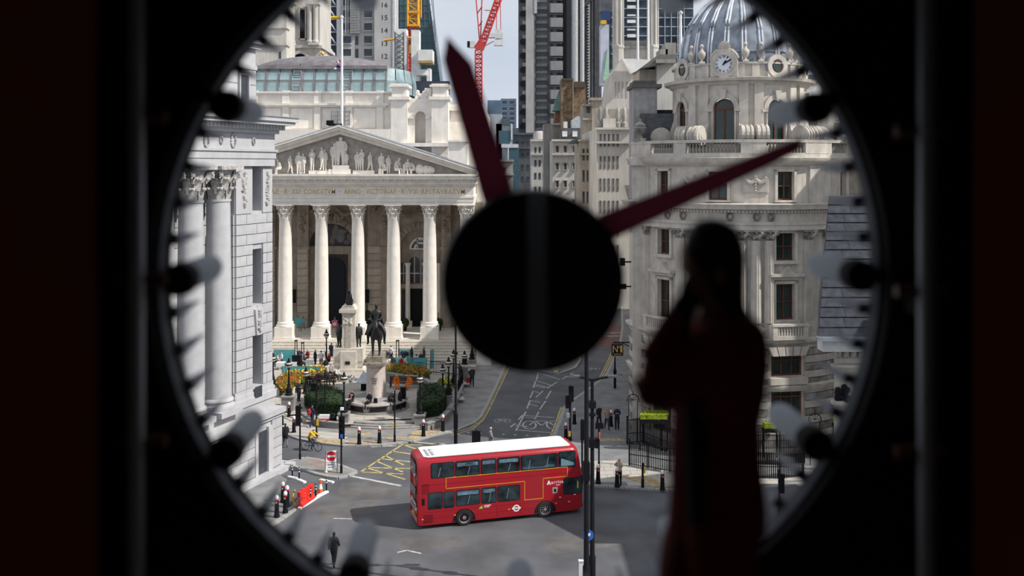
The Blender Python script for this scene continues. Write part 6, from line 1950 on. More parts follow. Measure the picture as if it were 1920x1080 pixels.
HJ = dict(r=(0, .55, 1.25, .30, .33), b1=(0, .1, 1.22, .31, .33), b2=(0, -.35, 1.28, .29, .33), w=(0, -.6, 1.42, .22, .26), n1=(0, -.78, 1.68, .15, .19), n2=(0, -.9, 1.92, .12, .15), h1=(0, -1.02, 2.02, .11, .12), h2=(0, -1.16, 1.82, .085), h3=(0, -1.22, 1.68, .07), e1=(.06, -.92, 2.16, .025), e2=(-.06, -.92, 2.16, .025),
          s1=(.17, -.5, 1.05, .13), k1=(.17, -.54, .62, .07), a1=(.17, -.52, .18, .05), f1=(.17, -.58, .05, .07), s2=(-.17, -.5, 1.05, .13), k2=(-.17, -.6, .64, .07), a2=(-.17, -.56, .18, .05), f2=(-.17, -.62, .05, .07),
          t1=(.18, .62, 1.0, .17), q1=(.18, .52, .72, .1), o1=(.18, .78, .5, .065), p1=(.18, .72, .16, .05), g1=(.18, .66, .05, .07), t2=(-.18, .62, 1.0, .17), q2=(-.18, .52, .72, .1), o2=(-.18, .78, .5, .065), p2=(-.18, .72, .16, .05), g2=(-.18, .66, .05, .07),
          ta=(0, .86, 1.35, .07), tb=(0, 1.02, 1.05, .09), tc=(0, 1.02, .6, .05))
HE = [('r', 'b1'), ('b1', 'b2'), ('b2', 'w'), ('w', 'n1'), ('n1', 'n2'), ('n2', 'h1'), ('h1', 'h2'), ('h2', 'h3'), ('h1', 'e1'), ('h1', 'e2'), ('b2', 's1'), ('s1', 'k1'), ('k1', 'a1'), ('a1', 'f1'), ('b2', 's2'), ('s2', 'k2'), ('k2', 'a2'), ('a2', 'f2'),
      ('r', 't1'), ('t1', 'q1'), ('q1', 'o1'), ('o1', 'p1'), ('p1', 'g1'), ('r', 't2'), ('t2', 'q2'), ('q2', 'o2'), ('o2', 'p2'), ('p2', 'g2'), ('r', 'ta'), ('ta', 'tb'), ('tb', 'tc')]
hm = skin('horse', HJ, HE, 'b1', (BRONZE,))
link('horse', hm, eq, at(eq, (qx(704.5), QD + .35, qz(666))), (0, 0, .12), (hs * .92, hs * .92, hs * .82))
RJ = dict(p=(0, 0, 1.5, .17, .15), b=(0, 0, 1.7, .16, .14), c=(0, 0, 1.92, .19, .15), n0=(0, 0, 2.1, .1), n=(0, 0, 2.18, .065), j=(0, -.03, 2.24, .08), s=(0, 0, 2.33, .1), cr=(0, 0, 2.4, .075),
          sL=(.2, .02, 2.02, .085), eL=(.28, 0, 1.76, .065), wL=(.18, -.22, 1.66, .05), hL=(.1, -.3, 1.66, .055), sR=(-.2, .02, 2.02, .085), eR=(-.3, .02, 1.76, .065), wR=(-.24, -.2, 1.62, .05), hR=(-.2, -.27, 1.6, .055),
          uL=(.3, -.12, 1.34, .13), kL=(.44, -.28, 1.05, .09), aL=(.42, -.1, .6, .06), tL=(.46, -.26, .54, .055), uR=(-.3, -.12, 1.34, .13), kR=(-.44, -.28, 1.05, .09), aR=(-.42, -.1, .6, .06), tR=(-.46, -.26, .54, .055))
RE_ = [('p', 'b'), ('b', 'c'), ('c', 'n0'), ('n0', 'n'), ('n', 'j'), ('j', 's'), ('s', 'cr'), ('c', 'sL'), ('sL', 'eL'), ('eL', 'wL'), ('wL', 'hL'), ('c', 'sR'), ('sR', 'eR'), ('eR', 'wR'), ('wR', 'hR'), ('p', 'uL'), ('uL', 'kL'), ('kL', 'aL'), ('aL', 'tL'), ('p', 'uR'), ('uR', 'kR'), ('kR', 'aR'), ('aR', 'tR')]
rm = skin('rider', RJ, RE_, 'p', (BRONZE,))
rd = link('rider', rm, eq, at(eq, (qx(704.5), QD + .35, qz(666))), (0, 0, .12), (hs * .92, hs * .92, hs * 1.02))
ck = MB()
for a, b in (((-.2, 2.0), (-.62, .9)), ((.2, 2.0), (.42, 1.2))):
    ck.add([(a[0], .12, a[1]), (b[0], .22, b[1]), (b[0] * .5, .42, b[1] - .1), (a[0] * .3, .2, a[1] + .04)], [(0, 1, 2, 3), (3, 2, 1, 0)])
link('cloak', ck.mesh('cloak', BRONZE), rd)
# round stone bench about the statue
rb_ = thing('round_stone_bench', 'round grey granite bench with dark plaques circling the statue pedestal', 'bench', (qx(705), QD, PZ0))
bx0, by0 = qx(705), QD + .2
MB().lathe([(2.75, PZ0), (2.75, PZ0 + .12), (2.55, PZ0 + .12)], bx0, by0, 48).build('plinth', GREYST, rb_)
MB().lathe([(2.42, PZ0 + .12), (2.42, PZ0 + .62)], bx0, by0, 48).build('drum', GREYST, rb_)
BENCH = M('bench_granite', (0.42, 0.375, 0.345), .7, var=.08, scale=4)
for k in range(8):
    a0, a1 = 2 * PI * k / 8 + .02 - .2, 2 * PI * (k + 1) / 8 - .02 - .2
    MB().lathe([(1.9, PZ0 + .62), (2.6, PZ0 + .62), (2.66, PZ0 + .7), (2.6, PZ0 + .82), (1.9, PZ0 + .85)], bx0, by0, 6, a0, a1).build('seat_slab', BENCH, rb_)
    ac = (a0 + a1) / 2
    m = MB(); m.lathe([(2.44, PZ0 + .18), (2.46, PZ0 + .56)], bx0, by0, 5, ac - .27, ac + .27); m.build('plaque', BRONZE, rb_)
    m = MB(); m.lathe([(2.43, PZ0 + .12), (2.5, PZ0 + .14), (2.5, PZ0 + .62)], bx0, by0, 2, a0 - .1, a0 + .06); m.build('bench_pier', BENCH, rb_)
MB().lathe([(1.95, PZ0 + .2), (1.9, PZ0 + .85), (1.2, PZ0 + .95)], bx0, by0, 40).build('inner_drum', GREYST, rb_)
# small pyramid-topped vent and lamp posts
vt = thing('pyramid_topped_post', 'white pyramid lid on a black post beside the statue pedestal', 'post', G(682, 733, PZ0))
c = G(682, 733, PZ0); s = F / c.y
MB().box(c.x - .22, c.x + .22, c.y - .2, c.y + .2, PZ0, PZ0 + 17 / s).build('post', BLACKP, vt)
MB().lathe([(.85, PZ0 + 16 / s), (.85, PZ0 + 18 / s), (.02, PZ0 + 38 / s)], c.x, c.y, 4, PI / 4, PI / 4 + 2 * PI, smooth=False).build('pyramid_lid', M('pale_lid', (.60, .63, .66), .6), vt)
LAMPG = M('lamp_globe', (0.62, 0.60, 0.52), 0.3, var=.15)
def lamp(label, px, yf, yt, zg, ped=0.0, pw=.55):
    g = G(px, yf, zg)
    D_ = g.y
    zt_ = PZ(yt, D_)
    o = thing('globe_lamp', label, 'street lamp', g, 0, 'globe lamps round the plaza')
    z0 = zg + ped
    if ped > 0: MB().box(g.x - pw / 2, g.x + pw / 2, g.y - pw / 2, g.y + pw / 2, zg, z0 - .12).box(g.x - pw / 2 - .07, g.x + pw / 2 + .07, g.y - pw / 2 - .07, g.y + pw / 2 + .07, z0 - .12, z0).build('pedestal', GREYST, o)
    hh = zt_ - z0
    MB().lathe([(.30, z0), (.32, z0 + .1), (.22, z0 + .2), (.26, z0 + .45), (.16, z0 + .62), (.12, z0 + .9)], g.x, g.y, 10).build('base', BLACK, o)
    MB().lathe([(.085, z0 + .85), (.07, z0 + hh * .5), (.055, zt_ - .95), (.1, zt_ - .92), (.12, zt_ - .85)], g.x, g.y, 8).build('post', BLACK, o)
    MB().ball((g.x, g.y, zt_ - .58), (.27, .27, .27), 12, 8).build('globe', LAMPG, o)
    MB().lathe([(.28, zt_ - .6), (.285, zt_ - .55), (.28, zt_ - .5)], g.x, g.y, 12).lathe([(.2, zt_ - .38), (.13, zt_ - .28), (.08, zt_ - .18), (.09, zt_ - .12), (.02, zt_)], g.x, g.y, 8).build('lantern_crown', BLACK, o)
    return o
lamp('globe lamp in front of the bank corner at the far left', 512, 738, 661, PZ0, .7)
lamp('globe lamp on a grey stone pedestal by the side steps', 541.5, 768, 671, PZ0, 1.2, 1.0)
lamp('globe lamp rising in front of the left flower bed', 573.5, 738, 688, PZ0)
lamp('tall globe lamp just left of the war memorial', 612, 692, 617, PZ0)
lamp('globe lamp at the left end of the round bench', 645, 798, 697, .12, 1.05, .75)
lamp('globe lamp standing in the right hedge', 787.5, 798, 698, .12, .95, .8)
lamp('globe lamp right of the rounded hedge, shortest of the right cluster', 830, 741, 682, PZ0)
lamp('globe lamp on a stone pier beside the railing, middle of the right cluster', 841, 760, 669, PZ0, .9, .6)
lamp('globe lamp behind the tall thin lighting column', 850.5, 727, 655, PZ0, .3)
lamp('globe lamp on the rail pillar right of the portico steps', 871, 700, 657, PZ0, .9, .5)
lamp('globe lamp on the stair pedestal right of the portico, partly behind the clock hub', 885, 681, 618, .9, .4, .8)
# railing down the right edge of the plaza
rl = thing('plaza_railing', 'black iron railing along the right edge of the plaza', 'railing', G(850, 735, PZ0))
m = MB()
ra_ = [G(806, 702, PZ0), G(838, 704, PZ0), G(862, 708, PZ0), G(868, 722, PZ0), G(858, 742, PZ0)]
for z in (.25, 1.25):
    for a, b in zip(ra_, ra_[1:]): m.tube([a + Vector((0, 0, z)), b + Vector((0, 0, z))], .04, 4)
m.build('rail', BLACK, rl)
m = MB()
for a, b in zip(ra_, ra_[1:]):
    n = max(2, int((b - a).length / .16))
    for k in range(n):
        p = a + (b - a) * (k / n)
        m.box(p.x - .018, p.x + .018, p.y - .018, p.y + .018, PZ0, PZ0 + 1.25)
m.build('bars', BLACK, rl, 'stuff')
sp = thing('stone_rail_pillar', 'grey stone pillar under the rail lamp where a person leans', 'pillar', G(868, 712, PZ0))
g = G(868, 712, PZ0); MB().box(g.x - .45, g.x + .45, g.y, g.y + .7, .1, 1.5).box(g.x - .55, g.x + .55, g.y - .1, g.y + .8, 1.5, 1.65).build('pillar', GREYST, sp)
# cafe: teal canvas screens, tables under cloths, folded heaters, easels
def screen(label, x0, x1, yb, yt, zg, words=None, rz_=0.0):
    g = G((x0 + x1) / 2, yb, zg)
    w = (x1 - x0) * g.y / F
    h = (yb - yt) * g.y / F
    o = thing('canvas_screen', label, 'screen', g, rz_)
    MB().box(-w / 2 + .03, w / 2 - .03, -.015, .015, .1, h).build('canvas', TEAL, o, local=True)
    for sx in (-1, 1): MB().tube([(sx * w / 2, 0, 0), (sx * w / 2, 0, h + .05)], .03, 5).build('post', STEEL_D, o, local=True)
    MB().tube([(-w / 2, 0, h), (w / 2, 0, h)], .02, 4).build('top_rail', STEEL_D, o, local=True)
    if words:
        for k, s in enumerate(words):
            marks('lettering', o, (0, -.016, h * (.68 - .2 * k)), w * (.62 - .06 * k), h * .13, M('dark_letters', (.03, .14, .17), .8), 9 - k)
    return o
screen('teal canvas screen behind the left cafe tables', 514, 553, 683, 656, PZ0)
screen('long low teal canvas screen behind the left flower bed', 529, 592, 702, 687, .8)
screen('teal canvas screen standing right end of the left flower bed', 592, 601, 709, 688, PZ0)
screen('teal canvas screen with dark lettering beside the right cafe tables', 773, 800, 698, 671, PZ0, (1, 2))
screen('low teal canvas screen behind the right flower bed', 738, 773, 690, 671, PZ0)
screen('teal canvas screen behind the right cafe diners', 747, 772, 676, 655, PZ0)
screen('narrow tall teal screen at the right end of the right cafe', 806, 814, 692, 656, PZ0, None, .9)
CLOTHW = M('white_cloth', (0.72, 0.72, 0.74), .9, var=.05)
def cafe_table(label, px, yf, wpx):
    g = G(px, yf, PZ0)
    w = wpx * g.y / F
    o = thing('cafe_table', label, 'table', g, 0, 'white cafe tables on the plaza')
    MB().box(g.x - w / 2, g.x + w / 2, g.y - .35, g.y + .35, PZ0 + .70, PZ0 + .74).build('table_top', CLOTHW, o)
    m = MB()
    for k in range(12):
        a0, a1 = k / 12, (k + 1) / 12
        d0, d1 = .02 * (k % 2), .02 * ((k + 1) % 2)
        m.add([(g.x - w / 2 + w * a0, g.y - .36 - d0, PZ0 + .35), (g.x - w / 2 + w * a1, g.y - .36 - d1, PZ0 + .35), (g.x - w / 2 + w * a1, g.y - .36, PZ0 + .74), (g.x - w / 2 + w * a0, g.y - .36, PZ0 + .74)], [(0, 1, 2, 3)])
    m.build('cloth_drop', CLOTHW, o)
    for sx in (-1, 1): MB().tube([(g.x + sx * w * .4, g.y, PZ0), (g.x + sx * w * .4, g.y, PZ0 + .7)], .03, 5).build('leg', STEEL_D, o)
for lb, px, yf, w in (('white-clothed cafe table at the far left of the left cafe', 527, 693, 16), ('white-clothed cafe table in the middle of the left cafe', 549, 692, 18), ('white-clothed cafe table beside the maroon-topped diner', 580, 690, 18), ('white-clothed cafe table near the equestrian statue', 727, 688, 18), ('white-clothed cafe table before the white-shirted diner on the right', 765, 688, 20), ('white-clothed cafe table behind the lettered teal screen', 788, 686, 16)):
    cafe_table(lb, px, yf, w)
def heater(label, px, yf, yt, wpx):
    g = G(px, yf, PZ0); h = (yf - yt) * g.y / F; w = wpx * g.y / F
    o = thing('patio_heater', label, 'heater', g, 0, 'black frame heaters at the cafe')
    for sx in (-1, 1): MB().tube([(g.x + sx * w / 2, g.y, PZ0), (g.x + sx * w / 2 * .7, g.y, PZ0 + h)], .045, 5).build('leg', BLACK, o)
    MB().box(g.x - w / 2, g.x + w / 2, g.y - .2, g.y + .2, PZ0 + h - .08, PZ0 + h).build('top_bar', BLACK, o)
    MB().box(g.x - w / 2 - .05, g.x + w / 2 + .05, g.y - .22, g.y + .22, PZ0, PZ0 + .6).build('gas_box', BLACKP, o)
heater('tall black pyramid heater left of the dark-suited diner', 555, 690, 638, 5)
heater('black pyramid heater, second one in the left cafe', 567.5, 690, 642, 5.5)
heater('tall black pyramid heater among the right cafe diners', 745.5, 686, 638, 6)
bt = thing('equipment_box', 'black box standing beside the left patio heater', 'box', G(556, 692, PZ0))
g = G(556, 692, PZ0); MB().box(g.x - .4, g.x + .4, g.y - .2, g.y + .2, PZ0, 1.7).box(g.x - .43, g.x + .43, g.y - .22, g.y + .22, 1.7, 1.76).build('case', BLACKP, bt)
def easel(label, px, yf, w_, h_, col, z0):
    g = G(px, yf, z0); s = g.y / F
    o = thing('sign_easel', label, 'easel', g)
    MB().box(g.x - w_ / 2 * s, g.x + w_ / 2 * s, g.y - .05, g.y, z0 + 10 * s, z0 + (10 + h_) * s).build('sign_board', col, o)
    for sx in (-1, 1): MB().tube([(g.x + sx * w_ * .6 * s, g.y - .1, z0), (g.x, g.y + .05, z0 + (16 + h_) * s)], .04, 4).build('leg', M('easel_wood', (.3, .2, .12), .7), o)
    MB().tube([(g.x, g.y + .5, z0), (g.x, g.y + .05, z0 + (16 + h_) * s)], .03, 4).build('back_leg', M('easel_wood', (.3, .2, .12), .7), o)
easel('turquoise sign on an easel between the first two columns', 558.5, 622, 11, 16, M('turquoise', (.12, .48, .52), .7), FLOOR_Z)
easel('small turquoise sign behind the first easel', 568.5, 618, 6, 10, M('turquoise', (.12, .48, .52), .7), FLOOR_Z)
easel('pink sign with a white disc in the middle doorway', 627.5, 625, 11, 15, M('pink_sign', (.70, .16, .24), .7), FLOOR_Z)
g = G(627.5, 625, FLOOR_Z); s = g.y / F
m = MB(); m.X = Matrix.Translation((g.x, g.y - .06, FLOOR_Z + 17.5 * s)) @ Matrix.Rotation(PI / 2, 4, 'X'); m.lathe([(.2, 0), (.2, .02)], n=16); m.X = None; m.build('white_disc', WHITE, bpy.data.objects['sign_easel.002'])
def topiary(label, px, yf, n, r, z0, pot=False):
    g = G(px, yf, z0)
    o = thing('topiary', label, 'plant', g)
    MB().lathe([(.28, z0), (.36, z0 + .55), (.38, z0 + .6)], g.x, g.y, 10).build('pot', BLACKP, o)
    z = z0 + .9
    for k in range(n):
        MB().ball((g.x, g.y, z), r, 10, 7).build('foliage_ball', GREENH, o)
        z += r * 2.1
    MB().tube([(g.x, g.y, z0 + .5), (g.x, g.y, z)], .05, 5).build('stem', BRONZE, o)
topiary('three-ball topiary in a pot beside the first porch pier', 576, 611, 3, .36, FLOOR_Z)
topiary('dark round bush in a pot behind the turquoise easel', 563, 611, 1, .75, FLOOR_Z)
topiary('round bush in a tall dark pot left of the black porch door', 757.5, 620, 1, .6, FLOOR_Z)
topiary('round bush in a tall dark pot right of the black porch door', 822, 620, 1, .55, FLOOR_Z)
topiary('dark bush in a pot between the statue and the third column', 689, 622, 2, .5, FLOOR_Z)
# wooden benches
def bench(label, px, yf, wpx, rz_, mat=None):
    g = G(px, yf, PZ0); w = wpx * g.y / F
    o = thing('wooden_bench', label, 'bench', g, rz_)
    mt = mat or M('bench_wood', (.09, .045, .028), .7, var=.2)
    for k in range(3): MB().box(-w / 2, w / 2, -.2 + k * .17, -.06 + k * .17, .42, .46).build('seat_slat', mt, o, local=True)
    for k in range(3): MB().box(-w / 2, w / 2, .3, .34, .55 + k * .14, .66 + k * .14).build('back_slat', mt, o, local=True)
    for sx in (-1, 1):
        MB().box(sx * w * .46 - .04, sx * w * .46 + .04, -.2, -.12, 0, .62).build('leg', mt, o, local=True)
        MB().box(sx * w * .46 - .04, sx * w * .46 + .04, .3, .38, 0, .95).build('leg', mt, o, local=True)
    return o
bench('brown wooden bench under the orange-suited people', 767, 727, 76, -.05)
bench('brown wooden bench with dark-clothed sitters by the left flower bed', 598, 726, 60, .35)
bench('brown wooden bench of the white-shirted sitter', 632, 716, 18, 1.0)
kk = thing('street_totem', 'tall black street column beside the left hedge', 'kiosk', G(590, 762, PZ0))
g = G(590, 764, .4); MB().box(g.x - .26, g.x + .26, g.y - .2, g.y + .2, .1, PZ(720, g.y)).build('body', BLACKP, kk)
MB().box(g.x - .29, g.x + .29, g.y - .23, g.y + .23, PZ(720, g.y), PZ(718, g.y)).build('top', BLACKP, kk)
kk = thing('street_totem', 'dark street column beside the hooded people by the right bench', 'kiosk', G(756, 766, PZ0))
g = G(756, 766, PZ0); MB().box(g.x - .22, g.x + .22, g.y - .2, g.y + .2, PZ0, PZ(728, g.y)).build('body', BLACKP, kk)
MB().box(g.x - .25, g.x + .25, g.y - .23, g.y + .23, PZ(728, g.y), PZ(726, g.y)).build('top', BLACKP, kk)
# pigeons
pg = MB().ball((0, 0, .12), (.07, .15, .08), 8, 5).ball((0, -.15, .22), (.045, .05, .05), 6, 4).add([(0, .12, .13), (.05, .3, .1), (-.05, .3, .1)], [(0, 1, 2)]).mesh('pigeon', M('pigeon_grey', (.20, .21, .24), .7))
for k, (x, y) in enumerate(((648, 712), (655, 710), (661, 713), (657, 719), (668, 714))):
    o = link('pigeon', pg, None, G(x, y, PZ0 + .015), (0, 0, k * 1.3), (1.5,) * 3)
    tag(o, ('grey pigeon farthest from the pyramid-topped post', 'grey pigeon second from the memorial base', 'grey pigeon in the middle of the flock', 'grey pigeon nearest to the round stone bench', 'grey pigeon nearest to the pyramid-topped post')[k], 'pigeon', 'pigeons on the plaza')
# ================================================================ PEDIMENT FIGURES (stone, part of the portico building)
PY = YF + .05
def relief(px, yb, h_px, pose='stand', rz_=0.0, coat=True, wide=1.0):
    s = h_px * RD / F / 1.68
    o = link('pediment_figure', get_body(pose, coat, True), ex, at(ex, (rx(px), PY, rz(yb))), (0, 0, rz_), (s * wide, s * .8, s))
    for i in range(5):
        o.material_slots[i].link = 'OBJECT'; o.material_slots[i].material = STONE
    return o
for a in ((506, 326, 14, 'sit', .9), (528, 324, 21, 'sitlean', -.9), (547, 326, 33, 'walk', .8), (563, 326, 39, 'stand', .2), (571, 326, 37, 'stand', -.3), (588, 319.5, 38, 'hands', .4), (606, 319.5, 42, 'walk', -.7), (611, 319.5, 38, 'stand', .3),
          (629, 316, 46, 'stand', .5), (651, 316, 30, 'stand', -.3), (672, 319.5, 34, 'stand', .3), (680, 319.5, 38, 'hands', -.2), (696, 323, 36, 'walk', .9), (717, 326, 38, 'stand', .2), (724, 326, 18, 'sitlean', -.9), (730, 326, 34, 'stand', .6), (745, 326, 26, 'sitlean', 1.0), (766, 326, 22, 'sit', .4), (777, 326, 17, 'sitlean', -.8)):
    relief(a[0], a[1] - (6 if a[3].startswith('sit') else 0), a[2] / (1.0 if a[3] not in ('sit', 'sitlean') else .55), a[3], a[4])
relief(641, 310, 51, 'stand', 0, True, 1.45)
m = MB()
for px, r in ((788, .5), (800, .42), (807, .38), (793, .3), (812, .3)):
    m.ball((rx(px), PY, rz(322) + r * .5), (r, .3, r * 1.2), 8, 6)
m.box(rx(712), rx(718), PY - .3, PY + .2, rz(326), rz(316)).box(rx(757), rx(762), PY - .2, PY + .2, rz(326), rz(308))
m.build('carved_bales', STONE, ex)
# ================================================================ PEOPLE
WH = (.70, .70, .73); BK = (.018, .018, .022); NV = (.025, .03, .06); MR = (.22, .03, .05); GY = (.25, .25, .27)
def P(label, px, yf_, zg=PZ0, **k):
    k.setdefault('rz', 0)
    k['rz'] = faces(k['rz'])
    return person(label, G(px, yf_, zg), **k)
def SEAT(label, px, yseat, zseat, zg=PZ0, **k):          # sits: pixel of the seat, height of the seat
    g = G(px, yseat, zg + zseat)
    k['rz'] = faces(k.get('rz', 0))
    k.setdefault('pose', 'sit')
    g.z -= .02
    return person(label, g, **k)
# left cafe
SEAT('dark-haired person in black seated at the far left of the left cafe', 511, 680, .45, top=BK, rz=120)
SEAT('person in a pale pink shirt seated at the left cafe', 521, 680, .45, top=(.62, .45, .45), rz=100)
SEAT('white-haired person in white seated before the teal screen', 528, 677, .45, top=WH, rz=-60, hair=HAIRL)
SEAT('person in an orange and pink top seated at the left cafe', 542, 672, .45, top=(.75, .33, .20), rz=-90)
SEAT('person in a dark suit seated behind the left patio heater', 561, 670, .45, top=NV, rz=40)
SEAT('person in a white shirt seated between the two left patio heaters', 567, 677, .45, top=WH, rz=180)
SEAT('person in a maroon top seated beside the white cloth', 577, 672, .45, top=MR, rz=-30)
P('person in a long navy coat standing at the left cafe', 591, 689, top=NV, coat=True, rz=90, h=1.8)
P('person in a white shirt with bushy hair standing at the left cafe', 602, 690, top=WH, legs=(.3, .22, .12), rz=180, pose='hands', long_hair=True)
P('waiter in white sleeves and dark waistcoat standing left of the navy-coated person', 611, 676, top=WH, legs=BK, rz=90)
P('tall person in a navy jacket standing beside the memorial', 621.5, 676, top=NV, legs=NV, rz=150, h=1.88)
P('person in black standing close against the memorial base', 631, 674, top=BK, legs=BK, rz=90, h=1.68)
SEAT('person in a dark red coat seated left of the memorial', 617, 678, .45, top=MR, coat=True, rz=-60)
SEAT('person in a dark cap seated at the right end of the left cafe', 611, 689, .45, top=BK, rz=200)
SEAT('person in black holding papers behind the yellow flowers', 568, 692, .5, top=BK, rz=20)
# bench sitters on the left
SEAT('person in a black jacket hunched on the left wooden bench', 581, 717, .46, top=BK, pose='sitlean', rz=10, coat=True)
SEAT('person in a dark navy jacket sitting in the middle of the left wooden bench', 597, 714, .46, top=NV, rz=15)
SEAT('person in blue jeans sitting at the right end of the left wooden bench', 613, 711, .46, top=NV, legs=(.07, .11, .2), rz=25)
SEAT('person in a white shirt leaning forward on the small bench', 630, 705, .46, top=WH, legs=(.1, .09, .09), pose='sitlean', rz=60, coat=True)
SEAT('grey-haired person in grey sitting behind the white-shirted sitter', 620, 700, .46, top=GY, hair=HAIRL, rz=60)
P('person in black standing with folded hands by the left planter wall', 560, 753, top=BK, legs=BK, pose='hands', rz=60, coat=True)
P('person in dark clothes carrying a red backpack past the left hedge', 585, 801, zg=.12, top=NV, legs=NV, pose='walk', rz=150)
rbk = bpy.context.scene.objects
g = G(583.2, 801, .12)
o = thing('backpack', 'red backpack worn by the walker beside the left hedge', 'backpack', g)
MB().ball((g.x - .12, g.y - .16, 1.36), (.18, .16, .26), 10, 8).build('bag', M('red_bag', (.35, .02, .03), .7), o)
MB().ball((g.x - .12, g.y - .28, 1.26), (.12, .07, .13), 8, 6).build('pocket', M('red_bag', (.35, .02, .03), .7), o)
P('person in a black jacket and grey leggings walking on the road at the left', 535, 838, zg=0, top=BK, legs=(.16, .16, .17), pose='walk', rz=200, coat=True)
# round bench
SEAT('person with a pink scarf sitting on the left of the round bench', 660, 752.5, .86, top=BK, legs=BK, rz=-30, long_hair=True, skin_=None)
g = G(660, 752.5, PZ0 + .86)
sc_ = thing('scarf', 'pink scarf of the person on the left of the round bench', 'scarf', g)
MB().lathe([(.14, g.z + .46), (.17, g.z + .52), (.13, g.z + .6)], g.x, g.y - .01, 12).build('loop', M('pink_scarf', (.5, .22, .24), .9), sc_)
MB().box(g.x - .09, g.x + .01, g.y - .2, g.y - .15, g.z + .2, g.z + .5).build('tail', M('pink_scarf', (.5, .22, .24), .9), sc_)
SEAT('person in black reading on the front of the round bench', 693, 755, .86, top=BK, legs=BK, rz=-25, pose='sit')
g = G(704, 755, PZ0 + .86)
o = thing('shoulder_bag', 'black bag standing beside the reader on the round bench', 'bag', g)
MB().prism_y([(g.x - .16, g.z), (g.x + .16, g.z), (g.x + .13, g.z + .34), (g.x - .13, g.z + .34)], g.y - .1, g.y + .1).build('body', BLACKP, o)
MB().tube([(g.x - .1, g.y, g.z + .33), (g.x, g.y, g.z + .48), (g.x + .1, g.y, g.z + .33)], .02, 5).build('handle', BLACKP, o)
SEAT('hooded person in dark grey sitting right of the reader on the round bench', 731, 752, .86, top=(.03, .03, .04), coat=True, rz=60, pose='sitlean')
P('person in a black hooded coat leaning at the right of the round bench', 750, 770, top=BK, legs=BK, coat=True, rz=-60, pose='hands')
OR_ = (.90, .20, .015)
SEAT('left one of the two people in bright orange work suits, with a white cap', 742, 719, .46, top=OR_, legs=OR_, rz=25, pose='sitlean', coat=True, hair=WHITE)
SEAT('right one of the two people in bright orange work suits', 770, 720, .46, top=OR_, legs=OR_, rz=-40, pose='sitlean', coat=True)
# right cafe
P('person in a white shirt standing at the back of the right cafe', 733, 680, top=WH, rz=160)
SEAT('dark-clothed diner beside the statue, left of a pair', 721, 673, .45, top=NV, rz=0)
SEAT('dark-clothed diner beside the statue, right of a pair', 727.5, 673, .45, top=NV, rz=-10)
SEAT('dark-clothed diner before the teal screen, left of a pair', 755, 671, .45, top=NV, rz=0)
SEAT('dark-clothed diner before the teal screen, right of a pair', 761, 671, .45, top=BK, rz=15)
SEAT('person in a white shirt and cap bent over a right cafe table', 757, 684, .45, top=WH, pose='sitlean', rz=80, hair=WHITE, coat=True)
P('slim person in dark green standing among the right cafe diners', 772, 681, top=(.02, .035, .03), rz=90, coat=True)
SEAT('brown-haired diner in grey facing away at the right cafe', 781, 681, .45, top=(.4, .38, .36), rz=180, hair=M('brown_hair', (.10, .04, .02), .6), long_hair=True)
SEAT('diner in navy between the brown-haired diner and the end screen', 789.5, 677, .45, top=NV, rz=-30)
P('person in a dark jacket bending at the right end of the right cafe', 795, 682, top=(.06, .055, .05), rz=100, coat=True)
SEAT('person in red sitting behind the orange flowers on the right', 752, 686, .45, top=(.5, .02, .03), rz=40)
SEAT('person in a dark jacket sitting left of the person in red', 737, 684, .45, top=(.02, .03, .028), rz=30, coat=True)
P('person in a dark coat and red hat walking on the shaded pavement', 885, 724, zg=.12, top=(.03, .035, .03), legs=NV, pose='walk', rz=10, coat=True, hair=M('red_hat', (.40, .015, .03), .8), h=1.8)
g = G(877.5, 724, .12)
o = thing('carrier_bag', 'red carrier bag of the walker in the red hat', 'bag', g)
MB().prism_y([(g.x - .17, .45), (g.x + .17, .45), (g.x + .2, .9), (g.x - .15, .9)], g.y - .08, g.y + .08).build('body', M('red_bag', (.35, .02, .03), .7), o)
MB().tube([(g.x - .1, g.y, .9), (g.x + .06, g.y, 1.06), (g.x + .14, g.y, .9)], .015, 4).build('handle', M('red_bag', (.35, .02, .03), .7), o)
P('person leaning over the rail pillar with a dark coat', 862, 713, top=(.05, .055, .06), coat=True, rz=90, pose='hands')
P('person in a pale hat and grey coat walking beyond the bus', 920, 846, zg=0, top=(.24, .235, .23), legs=GY, pose='walk', rz=90, hair=M('straw_hat', (.75, .71, .62), .8), coat=True)
P('person in black walking at the left of three on the shaded right pavement', 1123, 802, zg=.12, top=BK, legs=BK, rz=20, pose='walk')
P('person in a beige jacket walking in the middle of three on the right pavement', 1138, 806, zg=.12, top=(.33, .25, .20), legs=(.05, .05, .055), rz=10, pose='walk', long_hair=True)
P('person in a navy jacket walking at the right of three on the right pavement', 1157, 806, zg=.12, top=NV, legs=BK, rz=0, pose='hands', h=1.85)
P('person in a cream top and dark trousers lifting a phone on the sunlit corner', 1161, 911, zg=.13, top=(.52, .44, .32), legs=BK, rz=-25, pose='photo', long_hair=True, hair=M('blonde_hair', (.30, .20, .09), .6))
P('hooded person in a dark coat walking across the road at the bottom', 626, 1062, zg=0, top=(.014, .02, .022), legs=BK, rz=175, pose='walk', coat=True, hair=M('dark_hood', (.014, .018, .02), .9), long_hair=True, h=1.78)
